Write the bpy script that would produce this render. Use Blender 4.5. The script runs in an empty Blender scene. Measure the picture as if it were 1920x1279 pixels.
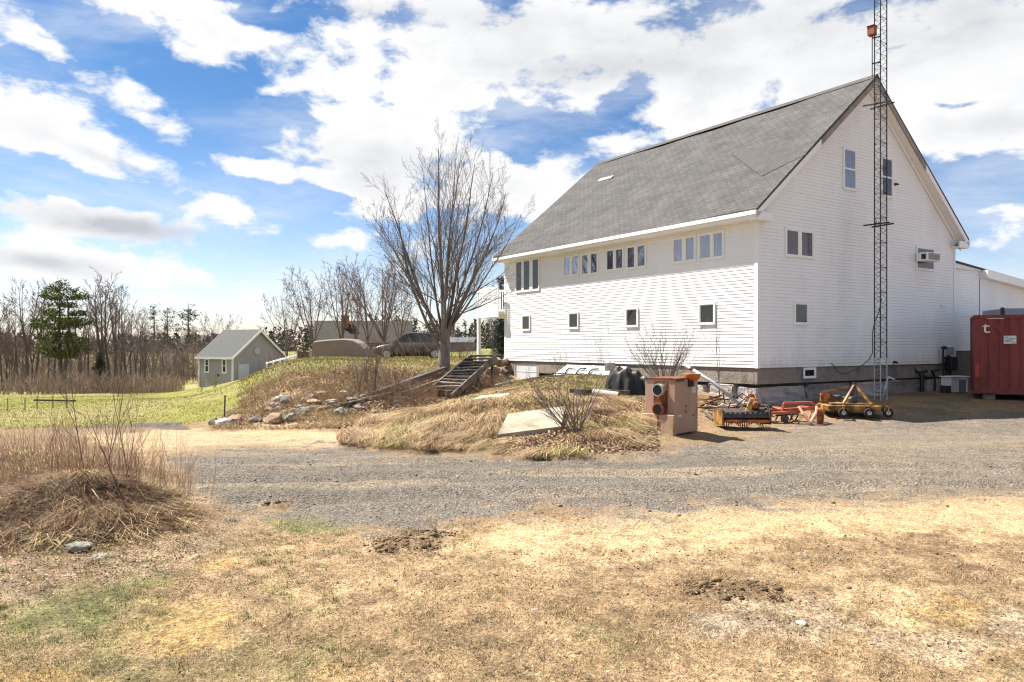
import bpy, bmesh, math, random
import numpy as np
from mathutils import Vector, Matrix

R = math.radians
random.seed(11)
rng = np.random.default_rng(11)
# camera model: focal length and horizon in pixels of a 1920 x 1279 frame; the lens is at (0, 0, CAMZ) looking along +Y
F = 1408.0
CX = 960.0
HY = 648.0
CAMZ = 2.2
EXPO = 1.42
SC = bpy.context.scene
COL = SC.collection


def at(px, py, Y):
    return Vector(((px - CX) * Y / F, Y, CAMZ - (py - HY) * Y / F))


# ---------------------------------------------------------------- objects
def tag(o, label=None, cat=None, group=None, kind=None):
    if label:
        o['label'] = label
    if cat:
        o['category'] = cat
    if group:
        o['group'] = group
    if kind:
        o['kind'] = kind
    return o


def thing(name, label, cat, loc, rotz=0.0, group=None):
    o = bpy.data.objects.new(name, None)
    COL.objects.link(o)
    o.empty_display_size = 0.3
    o.location = loc
    o.rotation_euler = (0, 0, rotz)
    return tag(o, label, cat, group)


def obj(name, mb, mat, parent=None, smooth=False, bevel=0.0, loc=None, rotz=0.0):
    me = bpy.data.meshes.new(name)
    me.from_pydata(mb.v, [], mb.f)
    me.materials.append(mat)
    me.update()
    if mb.fix:
        bm = bmesh.new()
        bm.from_mesh(me)
        bmesh.ops.recalc_face_normals(bm, faces=bm.faces)
        bm.to_mesh(me)
        bm.free()
    if smooth:
        me.polygons.foreach_set('use_smooth', [True] * len(me.polygons))
    o = bpy.data.objects.new(name, me)
    COL.objects.link(o)
    if parent is not None:
        o.parent = parent
    if loc is not None:
        o.location = loc
    o.rotation_euler = (0, 0, rotz)
    if bevel:
        b = o.modifiers.new('bevel', 'BEVEL')
        b.width = bevel
        b.segments = 2
        b.limit_method = 'ANGLE'
        b.angle_limit = R(40)
    return o


def copy_tree(o, parent=None):
    c = o.copy()
    COL.objects.link(c)
    if parent is not None:
        c.parent = parent
    for ch in o.children:
        copy_tree(ch, c)
    return c


class MB:
    def __init__(s, fix=True):
        s.v = []
        s.f = []
        s.fix = fix

    def add(s, vs, fs):
        o = len(s.v)
        s.v += [tuple(v) for v in vs]
        s.f += [tuple(i + o for i in f) for f in fs]
        return s

    def box(s, x0, x1, y0, y1, z0, z1):
        return s.add([(x0, y0, z0), (x1, y0, z0), (x1, y1, z0), (x0, y1, z0), (x0, y0, z1), (x1, y0, z1), (x1, y1, z1), (x0, y1, z1)],
                     [(0, 3, 2, 1), (4, 5, 6, 7), (0, 1, 5, 4), (1, 2, 6, 5), (2, 3, 7, 6), (3, 0, 4, 7)])

    def hexa(s, b, t):
        """box from four bottom and four top points, both counter-clockwise"""
        return s.add(list(b) + list(t), [(0, 3, 2, 1), (4, 5, 6, 7), (0, 1, 5, 4), (1, 2, 6, 5), (2, 3, 7, 6), (3, 0, 4, 7)])

    def bar(s, p, q, w, h=None, up=(0, 0, 1)):
        p = Vector(p)
        q = Vector(q)
        h = h or w
        d = (q - p).normalized()
        u = Vector(up)
        if abs(d.dot(u)) > 0.98:
            u = Vector((1, 0, 0))
        a = d.cross(u).normalized()
        b = a.cross(d).normalized()
        vs = []
        for c in (p, q):
            for i, j in ((-1, -1), (1, -1), (1, 1), (-1, 1)):
                vs.append(c + a * (i * w / 2) + b * (j * h / 2))
        return s.add(vs, [(0, 1, 2, 3), (7, 6, 5, 4), (0, 4, 5, 1), (1, 5, 6, 2), (2, 6, 7, 3), (3, 7, 4, 0)])

    def tube(s, pts, rad, n=6, cap=True):
        pts = [Vector(p) for p in pts]
        if not hasattr(rad, '__len__'):
            rad = [rad] * len(pts)
        o = len(s.v)
        d = (pts[1] - pts[0]).normalized()
        u = Vector((0, 0, 1)) if abs(d.z) < 0.9 else Vector((1, 0, 0))
        a = d.cross(u).normalized()
        for i, p in enumerate(pts):
            if i == 0:
                d = pts[1] - p
            elif i == len(pts) - 1:
                d = p - pts[-2]
            else:
                d = pts[i + 1] - pts[i - 1]
            d = d.normalized()
            a = (a - d * a.dot(d))
            a = a.normalized() if a.length > 1e-6 else d.orthogonal().normalized()
            b = d.cross(a)
            for k in range(n):
                t = 2 * math.pi * k / n
                s.v.append(tuple(p + (a * math.cos(t) + b * math.sin(t)) * rad[i]))
        for i in range(len(pts) - 1):
            for k in range(n):
                k2 = (k + 1) % n
                s.f.append((o + i * n + k, o + i * n + k2, o + (i + 1) * n + k2, o + (i + 1) * n + k))
        if cap:
            s.f.append(tuple(o + k for k in reversed(range(n))))
            s.f.append(tuple(o + (len(pts) - 1) * n + k for k in range(n)))
        return s

    def prism(s, poly, axis, a, b):
        """extrude a polygon of the two other axes (in xyz order) along axis from a to b"""
        def put(p, t):
            c = list(p)
            c.insert(axis, t)
            return tuple(c)
        n = len(poly)
        vs = [put(p, a) for p in poly] + [put(p, b) for p in poly]
        fs = [tuple(range(n)), tuple(reversed(range(n, 2 * n)))]
        for i in range(n):
            j = (i + 1) % n
            fs.append((i, i + n, j + n, j))
        return s.add(vs, fs)

    def lathe(s, prof, c, axis='z', n=20):
        """prof: (radius, height) pairs; turned round axis through c"""
        o = len(s.v)
        for r, h in prof:
            for k in range(n):
                t = 2 * math.pi * k / n
                x, y = r * math.cos(t), r * math.sin(t)
                p = {'z': (x, y, h), 'y': (x, h, y), 'x': (h, x, y)}[axis]
                s.v.append((c[0] + p[0], c[1] + p[1], c[2] + p[2]))
        for i in range(len(prof) - 1):
            for k in range(n):
                k2 = (k + 1) % n
                s.f.append((o + i * n + k, o + i * n + k2, o + (i + 1) * n + k2, o + (i + 1) * n + k))
        s.f.append(tuple(o + k for k in reversed(range(n))))
        s.f.append(tuple(o + (len(prof) - 1) * n + k for k in range(n)))
        return s

    def turn(s, M):
        s.v = [tuple(M @ Vector(v)) for v in s.v]
        return s


def rock_mb(size, seed, sub=3, rough=0.28, flat=0.0):
    """an angular fieldstone: an icosphere pushed about and clipped by a few planes"""
    r = random.Random(seed)
    bm = bmesh.new()
    bmesh.ops.create_icosphere(bm, subdivisions=sub, radius=1.0)
    planes = []
    for _ in range(9):
        n = Vector((r.gauss(0, 1), r.gauss(0, 1), r.gauss(0, 1))).normalized()
        planes.append((n, r.uniform(0.55, 0.9)))
    if flat:
        planes.append((Vector((0, 0, 1)), 1 - flat))
    ph = [r.uniform(0, 9) for _ in range(6)]
    for v in bm.verts:
        p = v.co.copy()
        for n, d in planes:
            e = p.dot(n) - d
            if e > 0:
                p -= n * e * 0.92
        k = 1 + rough * 0.25 * (math.sin(p.x * 5 + ph[0]) * math.sin(p.y * 6 + ph[1]) + math.sin(p.z * 7 + ph[2]) * math.sin(p.x * 9 + ph[3]))
        p *= k
        v.co = Vector((p.x * size[0], p.y * size[1], p.z * size[2]))
    mb = MB()
    bm.verts.index_update()
    mb.v = [tuple(v.co) for v in bm.verts]
    mb.f = [tuple(v.index for v in f.verts) for f in bm.faces]
    bm.free()
    return mb


def np_mesh(name, verts, faces, mat, cols=None, smooth=False):
    """a mesh from arrays: verts (n,3), faces (m,k) all of one size, cols (n,3) as colour attribute 'col'"""
    me = bpy.data.meshes.new(name)
    n, (m, k) = len(verts), faces.shape
    me.vertices.add(n)
    me.vertices.foreach_set('co', np.ascontiguousarray(verts, dtype=np.float32).ravel())
    me.loops.add(m * k)
    me.loops.foreach_set('vertex_index', np.ascontiguousarray(faces, dtype=np.int32).ravel())
    me.polygons.add(m)
    me.polygons.foreach_set('loop_start', np.arange(0, m * k, k, dtype=np.int32))
    me.polygons.foreach_set('loop_total', np.full(m, k, dtype=np.int32))
    if smooth:
        me.polygons.foreach_set('use_smooth', np.ones(m, dtype=bool))
    me.update(calc_edges=True)
    if cols is not None:
        at_ = me.color_attributes.new('col', 'FLOAT_COLOR', 'POINT')
        c4 = np.ones((n, 4), dtype=np.float32)
        c4[:, :3] = cols
        at_.data.foreach_set('color', c4.ravel())
    me.materials.append(mat)
    o = bpy.data.objects.new(name, me)
    COL.objects.link(o)
    return o


# ---------------------------------------------------------------- materials
_mats = {}


def new_mat(name):
    m = bpy.data.materials.new(name)
    m.use_nodes = True
    return m, m.node_tree, m.node_tree.nodes['Principled BSDF']


def mat(name, col, rough=0.75, var=0.18, scale=5.0, col2=None, lo=0.45, hi=0.62, bump=0.0, bscale=30.0, metallic=0.0, spec=0.35, sc=(1, 1, 1), scale2=None):
    """procedural material: base colour broken up by two noises, optional second colour in patches, optional bump"""
    if name in _mats:
        return _mats[name]
    m, nt, bs = new_mat(name)
    N, L = nt.nodes, nt.links
    tc = N.new('ShaderNodeTexCoord')
    mp = N.new('ShaderNodeMapping')
    mp.inputs['Scale'].default_value = sc
    L.new(tc.outputs['Object'], mp.inputs[0])
    n1 = N.new('ShaderNodeTexNoise')
    n1.inputs['Scale'].default_value = scale
    n1.inputs['Detail'].default_value = 6
    n1.inputs['Roughness'].default_value = 0.65
    L.new(mp.outputs[0], n1.inputs['Vector'])
    mr = N.new('ShaderNodeMapRange')
    mr.inputs[1].default_value = 0.3
    mr.inputs[2].default_value = 0.7
    mr.inputs[3].default_value = 1 - var
    mr.inputs[4].default_value = 1 + var
    L.new(n1.outputs['Fac'], mr.inputs[0])
    mul = N.new('ShaderNodeVectorMath')
    mul.operation = 'SCALE'
    L.new(mr.outputs[0], mul.inputs['Scale'])
    if col2 is None:
        mul.inputs[0].default_value = col
    else:
        n2 = N.new('ShaderNodeTexNoise')
        n2.inputs['Scale'].default_value = scale2 or scale * 0.6
        n2.inputs['Detail'].default_value = 7
        n2.inputs['Roughness'].default_value = 0.6
        mp2 = N.new('ShaderNodeMapping')
        mp2.inputs['Location'].default_value = (3.7, 9.1, 4.4)
        mp2.inputs['Scale'].default_value = sc
        L.new(tc.outputs['Object'], mp2.inputs[0])
        L.new(mp2.outputs[0], n2.inputs['Vector'])
        m2 = N.new('ShaderNodeMapRange')
        m2.interpolation_type = 'SMOOTHSTEP'
        m2.inputs[1].default_value = lo
        m2.inputs[2].default_value = hi
        L.new(n2.outputs['Fac'], m2.inputs[0])
        mx = N.new('ShaderNodeMix')
        mx.data_type = 'RGBA'
        L.new(m2.outputs[0], mx.inputs[0])
        mx.inputs[6].default_value = (*col, 1)
        mx.inputs[7].default_value = (*col2, 1)
        L.new(mx.outputs[2], mul.inputs[0])
    L.new(mul.outputs[0], bs.inputs['Base Color'])
    bs.inputs['Roughness'].default_value = rough
    bs.inputs['Metallic'].default_value = metallic
    bs.inputs['Specular IOR Level'].default_value = spec
    if bump:
        n3 = N.new('ShaderNodeTexNoise')
        n3.inputs['Scale'].default_value = bscale
        n3.inputs['Detail'].default_value = 5
        L.new(mp.outputs[0], n3.inputs['Vector'])
        bp = N.new('ShaderNodeBump')
        bp.inputs['Strength'].default_value = bump
        bp.inputs['Distance'].default_value = 0.05
        L.new(n3.outputs['Fac'], bp.inputs['Height'])
        L.new(bp.outputs[0], bs.inputs['Normal'])
    _mats[name] = m
    return m


def col_mat(name, rough=0.85, var=0.2, scale=20.0, spec=0.2):
    """colour from the mesh's own 'col' attribute (each leaf, blade or stone its own), broken up by noise"""
    m, nt, bs = new_mat(name)
    N, L = nt.nodes, nt.links
    a = N.new('ShaderNodeAttribute')
    a.attribute_name = 'col'
    tc = N.new('ShaderNodeTexCoord')
    n1 = N.new('ShaderNodeTexNoise')
    n1.inputs['Scale'].default_value = scale
    n1.inputs['Detail'].default_value = 4
    L.new(tc.outputs['Object'], n1.inputs['Vector'])
    mr = N.new('ShaderNodeMapRange')
    mr.inputs[1].default_value = 0.3
    mr.inputs[2].default_value = 0.7
    mr.inputs[3].default_value = 1 - var
    mr.inputs[4].default_value = 1 + var
    L.new(n1.outputs['Fac'], mr.inputs[0])  # dark rubble core behind the granite blocks
    mul = N.new('ShaderNodeVectorMath')
    mul.operation = 'SCALE'
    L.new(a.outputs['Color'], mul.inputs[0])
    L.new(mr.outputs[0], mul.inputs['Scale'])
    L.new(mul.outputs[0], bs.inputs['Base Color'])
    bs.inputs['Roughness'].default_value = rough
    bs.inputs['Specular IOR Level'].default_value = spec
    return m


M_SIDING = mat('white_vinyl', (0.80, 0.805, 0.81), 0.5, 0.04, 1.2, col2=(0.745, 0.745, 0.74), lo=0.5, hi=0.75, spec=0.3, sc=(1, 1, 0.3), scale2=0.9)
def splash(m):
    """soil splashed up the lowest boards and faint runs below: ragged, brown, fading out by knee height"""
    nt = m.node_tree
    N, L = nt.nodes, nt.links
    bs = N['Principled BSDF']
    src = bs.inputs['Base Color'].links[0].from_socket
    tc = N.new('ShaderNodeTexCoord')
    sp = N.new('ShaderNodeSeparateXYZ')
    L.new(tc.outputs['Object'], sp.inputs[0])
    n = N.new('ShaderNodeTexNoise')
    n.inputs['Scale'].default_value = 3.5
    n.inputs['Detail'].default_value = 7
    mp = N.new('ShaderNodeMapping')
    mp.inputs['Scale'].default_value = (1, 1, .5)
    L.new(tc.outputs['Object'], mp.inputs[0])
    L.new(mp.outputs[0], n.inputs['Vector'])
    a = N.new('ShaderNodeMapRange')
    a.inputs[1].default_value = 1.5
    a.inputs[2].default_value = 2.5
    a.inputs[3].default_value = .30
    a.inputs[4].default_value = -.25
    L.new(sp.outputs[2], a.inputs[0])
    s = N.new('ShaderNodeMath')
    s.operation = 'ADD'
    L.new(n.outputs['Fac'], s.inputs[0])
    L.new(a.outputs[0], s.inputs[1])
    r = N.new('ShaderNodeMapRange')
    r.interpolation_type = 'SMOOTHSTEP'
    r.inputs[1].default_value = .5
    r.inputs[2].default_value = .95
    r.inputs[4].default_value = .45
    L.new(s.outputs[0], r.inputs[0])
    mx = N.new('ShaderNodeMix')
    mx.data_type = 'RGBA'
    L.new(r.outputs[0], mx.inputs[0])
    L.new(src, mx.inputs[6])
    mx.inputs[7].default_value = (.50, .44, .36, 1)
    L.new(mx.outputs[2], bs.inputs['Base Color'])


splash(M_SIDING)
M_TRIM = mat('white_trim', (0.80, 0.80, 0.79), 0.5, 0.03, 3.0)
M_WEATHER = mat('weathered_board', (0.27, 0.235, 0.21), 0.85, 0.3, 4.0, bump=0.3)
M_CONC = mat('stained_concrete', (0.24, 0.205, 0.175), 0.9, 0.18, 2.5, col2=(0.15, 0.12, 0.10), lo=0.5, hi=0.7, bump=0.35, bscale=14)
M_GRAN = mat('granite_block', (0.36, 0.32, 0.305), 0.85, 0.2, 4.0, col2=(0.20, 0.165, 0.15), lo=0.5, hi=0.72, bump=0.6, bscale=9)
M_DARKGLASS = mat('dark_glass', (0.012, 0.014, 0.016), 0.03, 0.2, 2.0, spec=0.6, bump=.03, bscale=3)
M_PALEGLASS = mat('curtained_glass', (0.22, 0.22, 0.245), 0.05, 0.3, 3.0, spec=0.8, sc=(3, 3, 0.4), bump=.03, bscale=2)
M_SKYGLASS = mat('sky_tinted_glass', (0.050, 0.055, 0.085), 0.03, 0.3, 3.0, spec=0.9, bump=.03, bscale=2)  # blue base colour stands in for reflected sky
for m_, ior_ in ((M_PALEGLASS, 1.9), (M_SKYGLASS, 2.3), (M_DARKGLASS, 1.5)):
    m_.node_tree.nodes['Principled BSDF'].inputs['IOR'].default_value = ior_
M_STEEL = mat('dark_steel', (0.035, 0.036, 0.042), 0.5, 0.3, 8.0, metallic=0.3)
M_GALV = mat('galvanised_steel', (0.42, 0.44, 0.46), 0.45, 0.2, 9.0, metallic=0.4)
M_BLACK = mat('black_plastic', (0.012, 0.012, 0.013), 0.38, 0.3, 6.0, spec=0.5)
M_RUBBER = mat('rubber', (0.018, 0.017, 0.016), 0.8, 0.3, 8.0)
M_BARK = mat('bark', (0.155, 0.13, 0.112), 0.9, 0.3, 6.0, col2=(0.23, 0.20, 0.175), sc=(1, 1, 0.35), bump=0.6, bscale=22)
M_TWIG = mat('twig_bark', (0.15, 0.122, 0.105), 0.9, 0.25, 5.0)
M_FARBARK = mat('wood_edge_bark', (0.13, 0.105, 0.095), 0.9, 0.3, 1.0)
M_FARTWIG = mat('wood_edge_twigs', (0.165, 0.125, 0.115), 0.9, 0.3, 1.0)
M_OLDWOOD = mat('grey_old_wood', (0.15, 0.125, 0.10), 0.9, 0.35, 5.0, col2=(0.06, 0.045, 0.036), sc=(1, 1, 1), bump=0.4)
M_PALEWOOD = mat('pale_board', (0.40, 0.33, 0.26), 0.85, 0.25, 5.0, bump=0.3)


# ---------------------------------------------------------------- terrain
_CP = []


def _cp(Y, *pz):
    for px, z in pz:
        _CP.append((px, Y, z))


for _Y in (3, 6, 10, 13):
    _cp(_Y, (-900, 0), (-100, 0), (500, 0), (960, 0), (1500, 0), (2100, 0), (2900, 0))
_cp(15.6, (-600, 0), (100, 0), (400, 0), (640, 0), (800, 0.0), (1000, 0.0), (1200, 0.0), (1450, 0), (1800, 0), (2400, 0))
_cp(18, (300, 0), (600, 0.02), (700, .15), (800, .28), (900, .36), (1000, .42), (1100, .45), (1190, .36), (1290, 0.03), (1420, 0), (1700, 0), (2300, 0))
_cp(20, (-300, 0), (200, 0), (600, 0.03), (700, .16), (800, .42), (900, .62), (1000, .72), (1100, .75), (1190, .6), (1290, .25), (1400, .05), (1600, .05), (2000, .1))
_cp(21.2, (300, 0), (400, 0), (500, 0), (600, 0.05), (680, .1))
_cp(23, (0, 0), (200, 0.02), (420, .1), (500, .3), (600, .48), (700, .45), (760, .22), (830, .36), (900, .66), (1000, .92), (1100, .95), (1200, .85), (1300, .6), (1400, .5), (1550, .4), (1700, .4), (2100, .4))
_cp(26.5, (0, -.05), (250, 0.0), (400, .2), (440, .42), (520, .95), (600, 1.18), (700, 1.12), (770, .72), (830, .36), (900, .5), (960, .74), (1010, 1.0), (1100, 1.05), (1220, 1.0), (1350, .7), (1600, .5), (1850, .5), (2100, .5))
_cp(30, (0, -.2), (250, -.05), (400, .25), (450, .7), (520, 1.36), (600, 1.5), (700, 1.5), (790, 1.42), (850, 1.2), (890, .62), (925, .58), (960, .68), (1000, .95), (1080, 1.05), (1300, 1), (1700, .6), (2200, .6))
_cp(33.6, (0, -.4), (250, -.2), (400, .1), (460, .7), (520, 1.42), (600, 1.55), (700, 1.5), (800, 1.48), (870, 1.42), (905, 1.25), (945, .62), (990, .7), (1040, 1.0), (1500, 1.0))
_cp(36, (905, 1.42), (960, 1.4), (1050, 1.3))
_cp(40, (-400, -.7), (0, -.7), (200, -.5), (400, -.35), (480, .7), (540, 1.42), (700, 1.45), (850, 1.42), (950, 1.4), (1400, 1.2), (2000, .8))
_cp(55, (-400, -1.5), (0, -1.5), (200, -1.3), (400, -1.1), (500, .1), (560, 1.1), (700, 1.3), (900, 1.2), (1500, 1.0), (2200, .6))
_cp(75, (-500, -2.4), (0, -2.4), (200, -2.4), (400, -2.25), (500, -1.2), (600, .6), (900, 1.0), (1500, 1), (2200, .5))
_cp(105, (-500, -3), (0, -3), (300, -3), (500, -1.6), (700, .5), (900, .8), (1500, .8), (2200, .5))
_cp(180, (-500, -2.6), (0, -2.6), (300, -2.6), (600, -0.8), (900, .8), (1500, .8), (2200, .5))
_cp(400, (-500, -1), (0, -1), (300, -1), (600, 0), (900, .8), (1500, .8), (2200, .5))
_cpa = np.array(_CP)


def _warp(px, Y):
    return np.stack([np.clip(px, -900, 2900) / 330.0, 4.2 * np.log(np.clip(Y, 3, 400))], -1)


def _phi(d2):
    return np.where(d2 > 1e-12, 0.5 * d2 * np.log(np.maximum(d2, 1e-12)), 0)


_W = _warp(_cpa[:, 0], _cpa[:, 1])
_n = len(_W)
_A = np.zeros((_n + 3, _n + 3))
_A[:_n, :_n] = _phi(((_W[:, None] - _W[None]) ** 2).sum(-1)) + np.eye(_n) * 0.02
_A[:_n, _n] = 1
_A[:_n, _n + 1:] = _W
_A[_n, :_n] = 1
_A[_n + 1:, :_n] = _W.T
_TPS = np.linalg.solve(_A, np.concatenate([_cpa[:, 2], [0, 0, 0]]))


def height(x, y):
    x = np.asarray(x, dtype=float)
    y = np.asarray(y, dtype=float)
    Y = np.maximum(y, 3.0)
    px = CX + F * x / Y
    q = _warp(px, Y)
    sh = q.shape[:-1]
    q = q.reshape(-1, 2)
    out = np.empty(len(q))
    for i in range(0, len(q), 40000):
        c = q[i:i + 40000]
        out[i:i + 40000] = _phi(((c[:, None] - _W[None]) ** 2).sum(-1)) @ _TPS[:_n] + _TPS[_n] + c @ _TPS[_n + 1:]
    out = out.reshape(sh)
    fade = np.clip((y - 3.0) / 4.0, 0, 1)
    out = out * fade
    # the brush heap on the left and a few small earth heaps
    # hummocks on the grass mound
    k = np.exp(-(((x - .2) / 3.0) ** 4 + ((y - 20.5) / 4.4) ** 4))
    out = out + k * ((fbm(x * .75 + 3, y * .75, 3, 140) - .5) * .36 - .07)
    k = np.exp(-(((x + 5.8) / 1.7) ** 4 + ((y - 9.8) / 1.4) ** 4))
    out = out + k * (fbm(x * 1.7, y * 1.7 + 5, 3, 150) - .5) * .42
    for bx, by, rx, ry, hh in HEAPS:
        out = out + hh * np.exp(-(((x - bx) / rx) ** 2 + ((y - by) / ry) ** 2))
    return out


HEAPS = [(-5.45, 9.35, 1.05, 0.75, 0.50), (-8.1, 12.2, 1.8, 1.3, 0.6), (-1.2, 8.25, 0.30, 0.20, 0.075), (-3.05, 10.3, .25, .15, .07), (1.98, 6.75, 0.35, 0.22, 0.06), (-0.95, 8.75, .25, .12, .05)]


def h(x, y):
    return float(height(np.array([x]), np.array([y]))[0])


_YS = np.exp(np.linspace(math.log(3.5), math.log(160), 1400))


def hit(px, py):
    """the ground point that shows at a given spot of the frame"""
    xs = (px - CX) * _YS / F
    z = height(xs, _YS)
    pr = HY + (CAMZ - z) * F / _YS
    i = int(np.argmax(pr <= py))
    return Vector((xs[i], _YS[i], z[i]))


def hash2(ix, iy, s):
    v = (ix.astype(np.int64) * 374761393 + iy.astype(np.int64) * 668265263 + s * 1274126177) & 0xffffffff
    v = ((v ^ (v >> 13)) * 1274126177) & 0xffffffff
    return ((v ^ (v >> 16)) & 0xffff) / 65535.0


def vnoise(x, y, s=0):
    ix = np.floor(x)
    iy = np.floor(y)
    fx = x - ix
    fy = y - iy
    fx = fx * fx * (3 - 2 * fx)
    fy = fy * fy * (3 - 2 * fy)
    a = hash2(ix, iy, s)
    b = hash2(ix + 1, iy, s)
    c = hash2(ix, iy + 1, s)
    d = hash2(ix + 1, iy + 1, s)
    return (a * (1 - fx) + b * fx) * (1 - fy) + (c * (1 - fx) + d * fx) * fy


def fbm(x, y, octs=4, s=0, gain=0.5):
    t = 0
    a = 1
    tot = 0
    for o in range(octs):
        t = t + a * vnoise(x * 2 ** o + 17.3 * o, y * 2 ** o - 9.1 * o, s + o)
        tot += a
        a *= gain
    return t / tot


def sdpoly(px, py, poly):
    """signed distance to a polygon, positive inside"""
    d = np.full(px.shape, 1e18)
    inside = np.zeros(px.shape, bool)
    n = len(poly)
    for i in range(n):
        x0, y0 = poly[i]
        x1, y1 = poly[(i + 1) % n]
        ex, ey = x1 - x0, y1 - y0
        t = np.clip(((px - x0) * ex + (py - y0) * ey) / (ex * ex + ey * ey + 1e-9), 0, 1)
        d = np.minimum(d, (px - x0 - t * ex) ** 2 + (py - y0 - t * ey) ** 2)
        cr = ((y0 > py) != (y1 > py)) & (px < (x1 - x0) * (py - y0) / (y1 - y0 + 1e-12) + x0)
        inside ^= cr
    d = np.sqrt(d)
    return np.where(inside, d, -d)


def sstep(a, b, x):
    t = np.clip((x - a) / (b - a), 0, 1)
    return t * t * (3 - 2 * t)


# outlines of the ground's different covers, as seen from the road (frame coordinates on the bare terrain)
P_LAWN = [(-1200, 741), (0, 739), (200, 737), (330, 733), (440, 716), (500, 690), (485, 720), (462, 760), (430, 782), (350, 797), (0, 806), (-1200, 830)]
P_BANK = [(470, 728), (540, 700), (700, 692), (840, 700), (930, 706), (960, 728), (830, 752), (740, 790), (640, 803), (400, 803), (420, 780)]
P_BANKTOP = [(455, 700), (520, 672), (620, 668), (830, 668), (940, 668), (940, 690), (840, 700), (700, 697), (560, 704), (470, 735), (440, 750)]
P_MOUND = [(640, 822), (700, 842), (900, 850), (1000, 852), (1130, 850), (1215, 838), (1240, 760), (1225, 716), (1160, 700), (985, 700), (940, 722), (830, 750), (720, 788)]
P_MLEAF = [(930, 838), (1060, 800), (1120, 770), (1225, 745), (1235, 846), (1060, 856), (940, 852)]
P_MGREEN = [(1000, 700), (1180, 700), (1180, 742), (1060, 735), (960, 730)]
P_SAND = [(150, 808), (400, 803), (640, 803), (640, 826), (700, 846), (860, 852), (500, 838), (330, 848), (180, 842)]
P_GRAVEL = [(318, 862), (345, 850), (450, 836), (640, 840), (860, 850), (1000, 857), (1215, 850), (1300, 826), (1420, 806), (1500, 797), (1700, 776), (3200, 760), (3200, 905), (1920, 926), (1700, 934), (1450, 940), (1250, 955), (1100, 966), (900, 974), (760, 992), (650, 980), (560, 966), (430, 956), (350, 920)]
P_TAN = [(1300, 826), (1420, 806), (1700, 800), (3200, 800), (3200, 890), (1920, 890), (1600, 880), (1400, 860)]
P_SANDBAND = [(840, 1000), (960, 980), (1120, 970), (1300, 950), (1500, 944), (1700, 938), (1920, 930), (3200, 915), (3200, 990), (1920, 1010), (1500, 1015), (1200, 1035), (980, 1040)]
P_LITTER = [(-600, 960), (120, 990), (300, 1010), (420, 1005), (330, 1080), (100, 1120), (-600, 1180)]
P_WEEDS = [(-900, 815), (120, 815), (230, 850), (290, 930), (330, 985), (250, 1030), (-900, 1080)]
P_DARKSTRIP = [(40, 812), (130, 797), (340, 793), (355, 803), (160, 806)]
P_WALLSHADE = [(1500, 745), (1800, 735), (2200, 735), (2200, 775), (1800, 776), (1600, 778), (1480, 772)]

C_DIRT = np.array((.235, .160, .093))
C_FIELD = np.array((.23, .19, .085))


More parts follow.
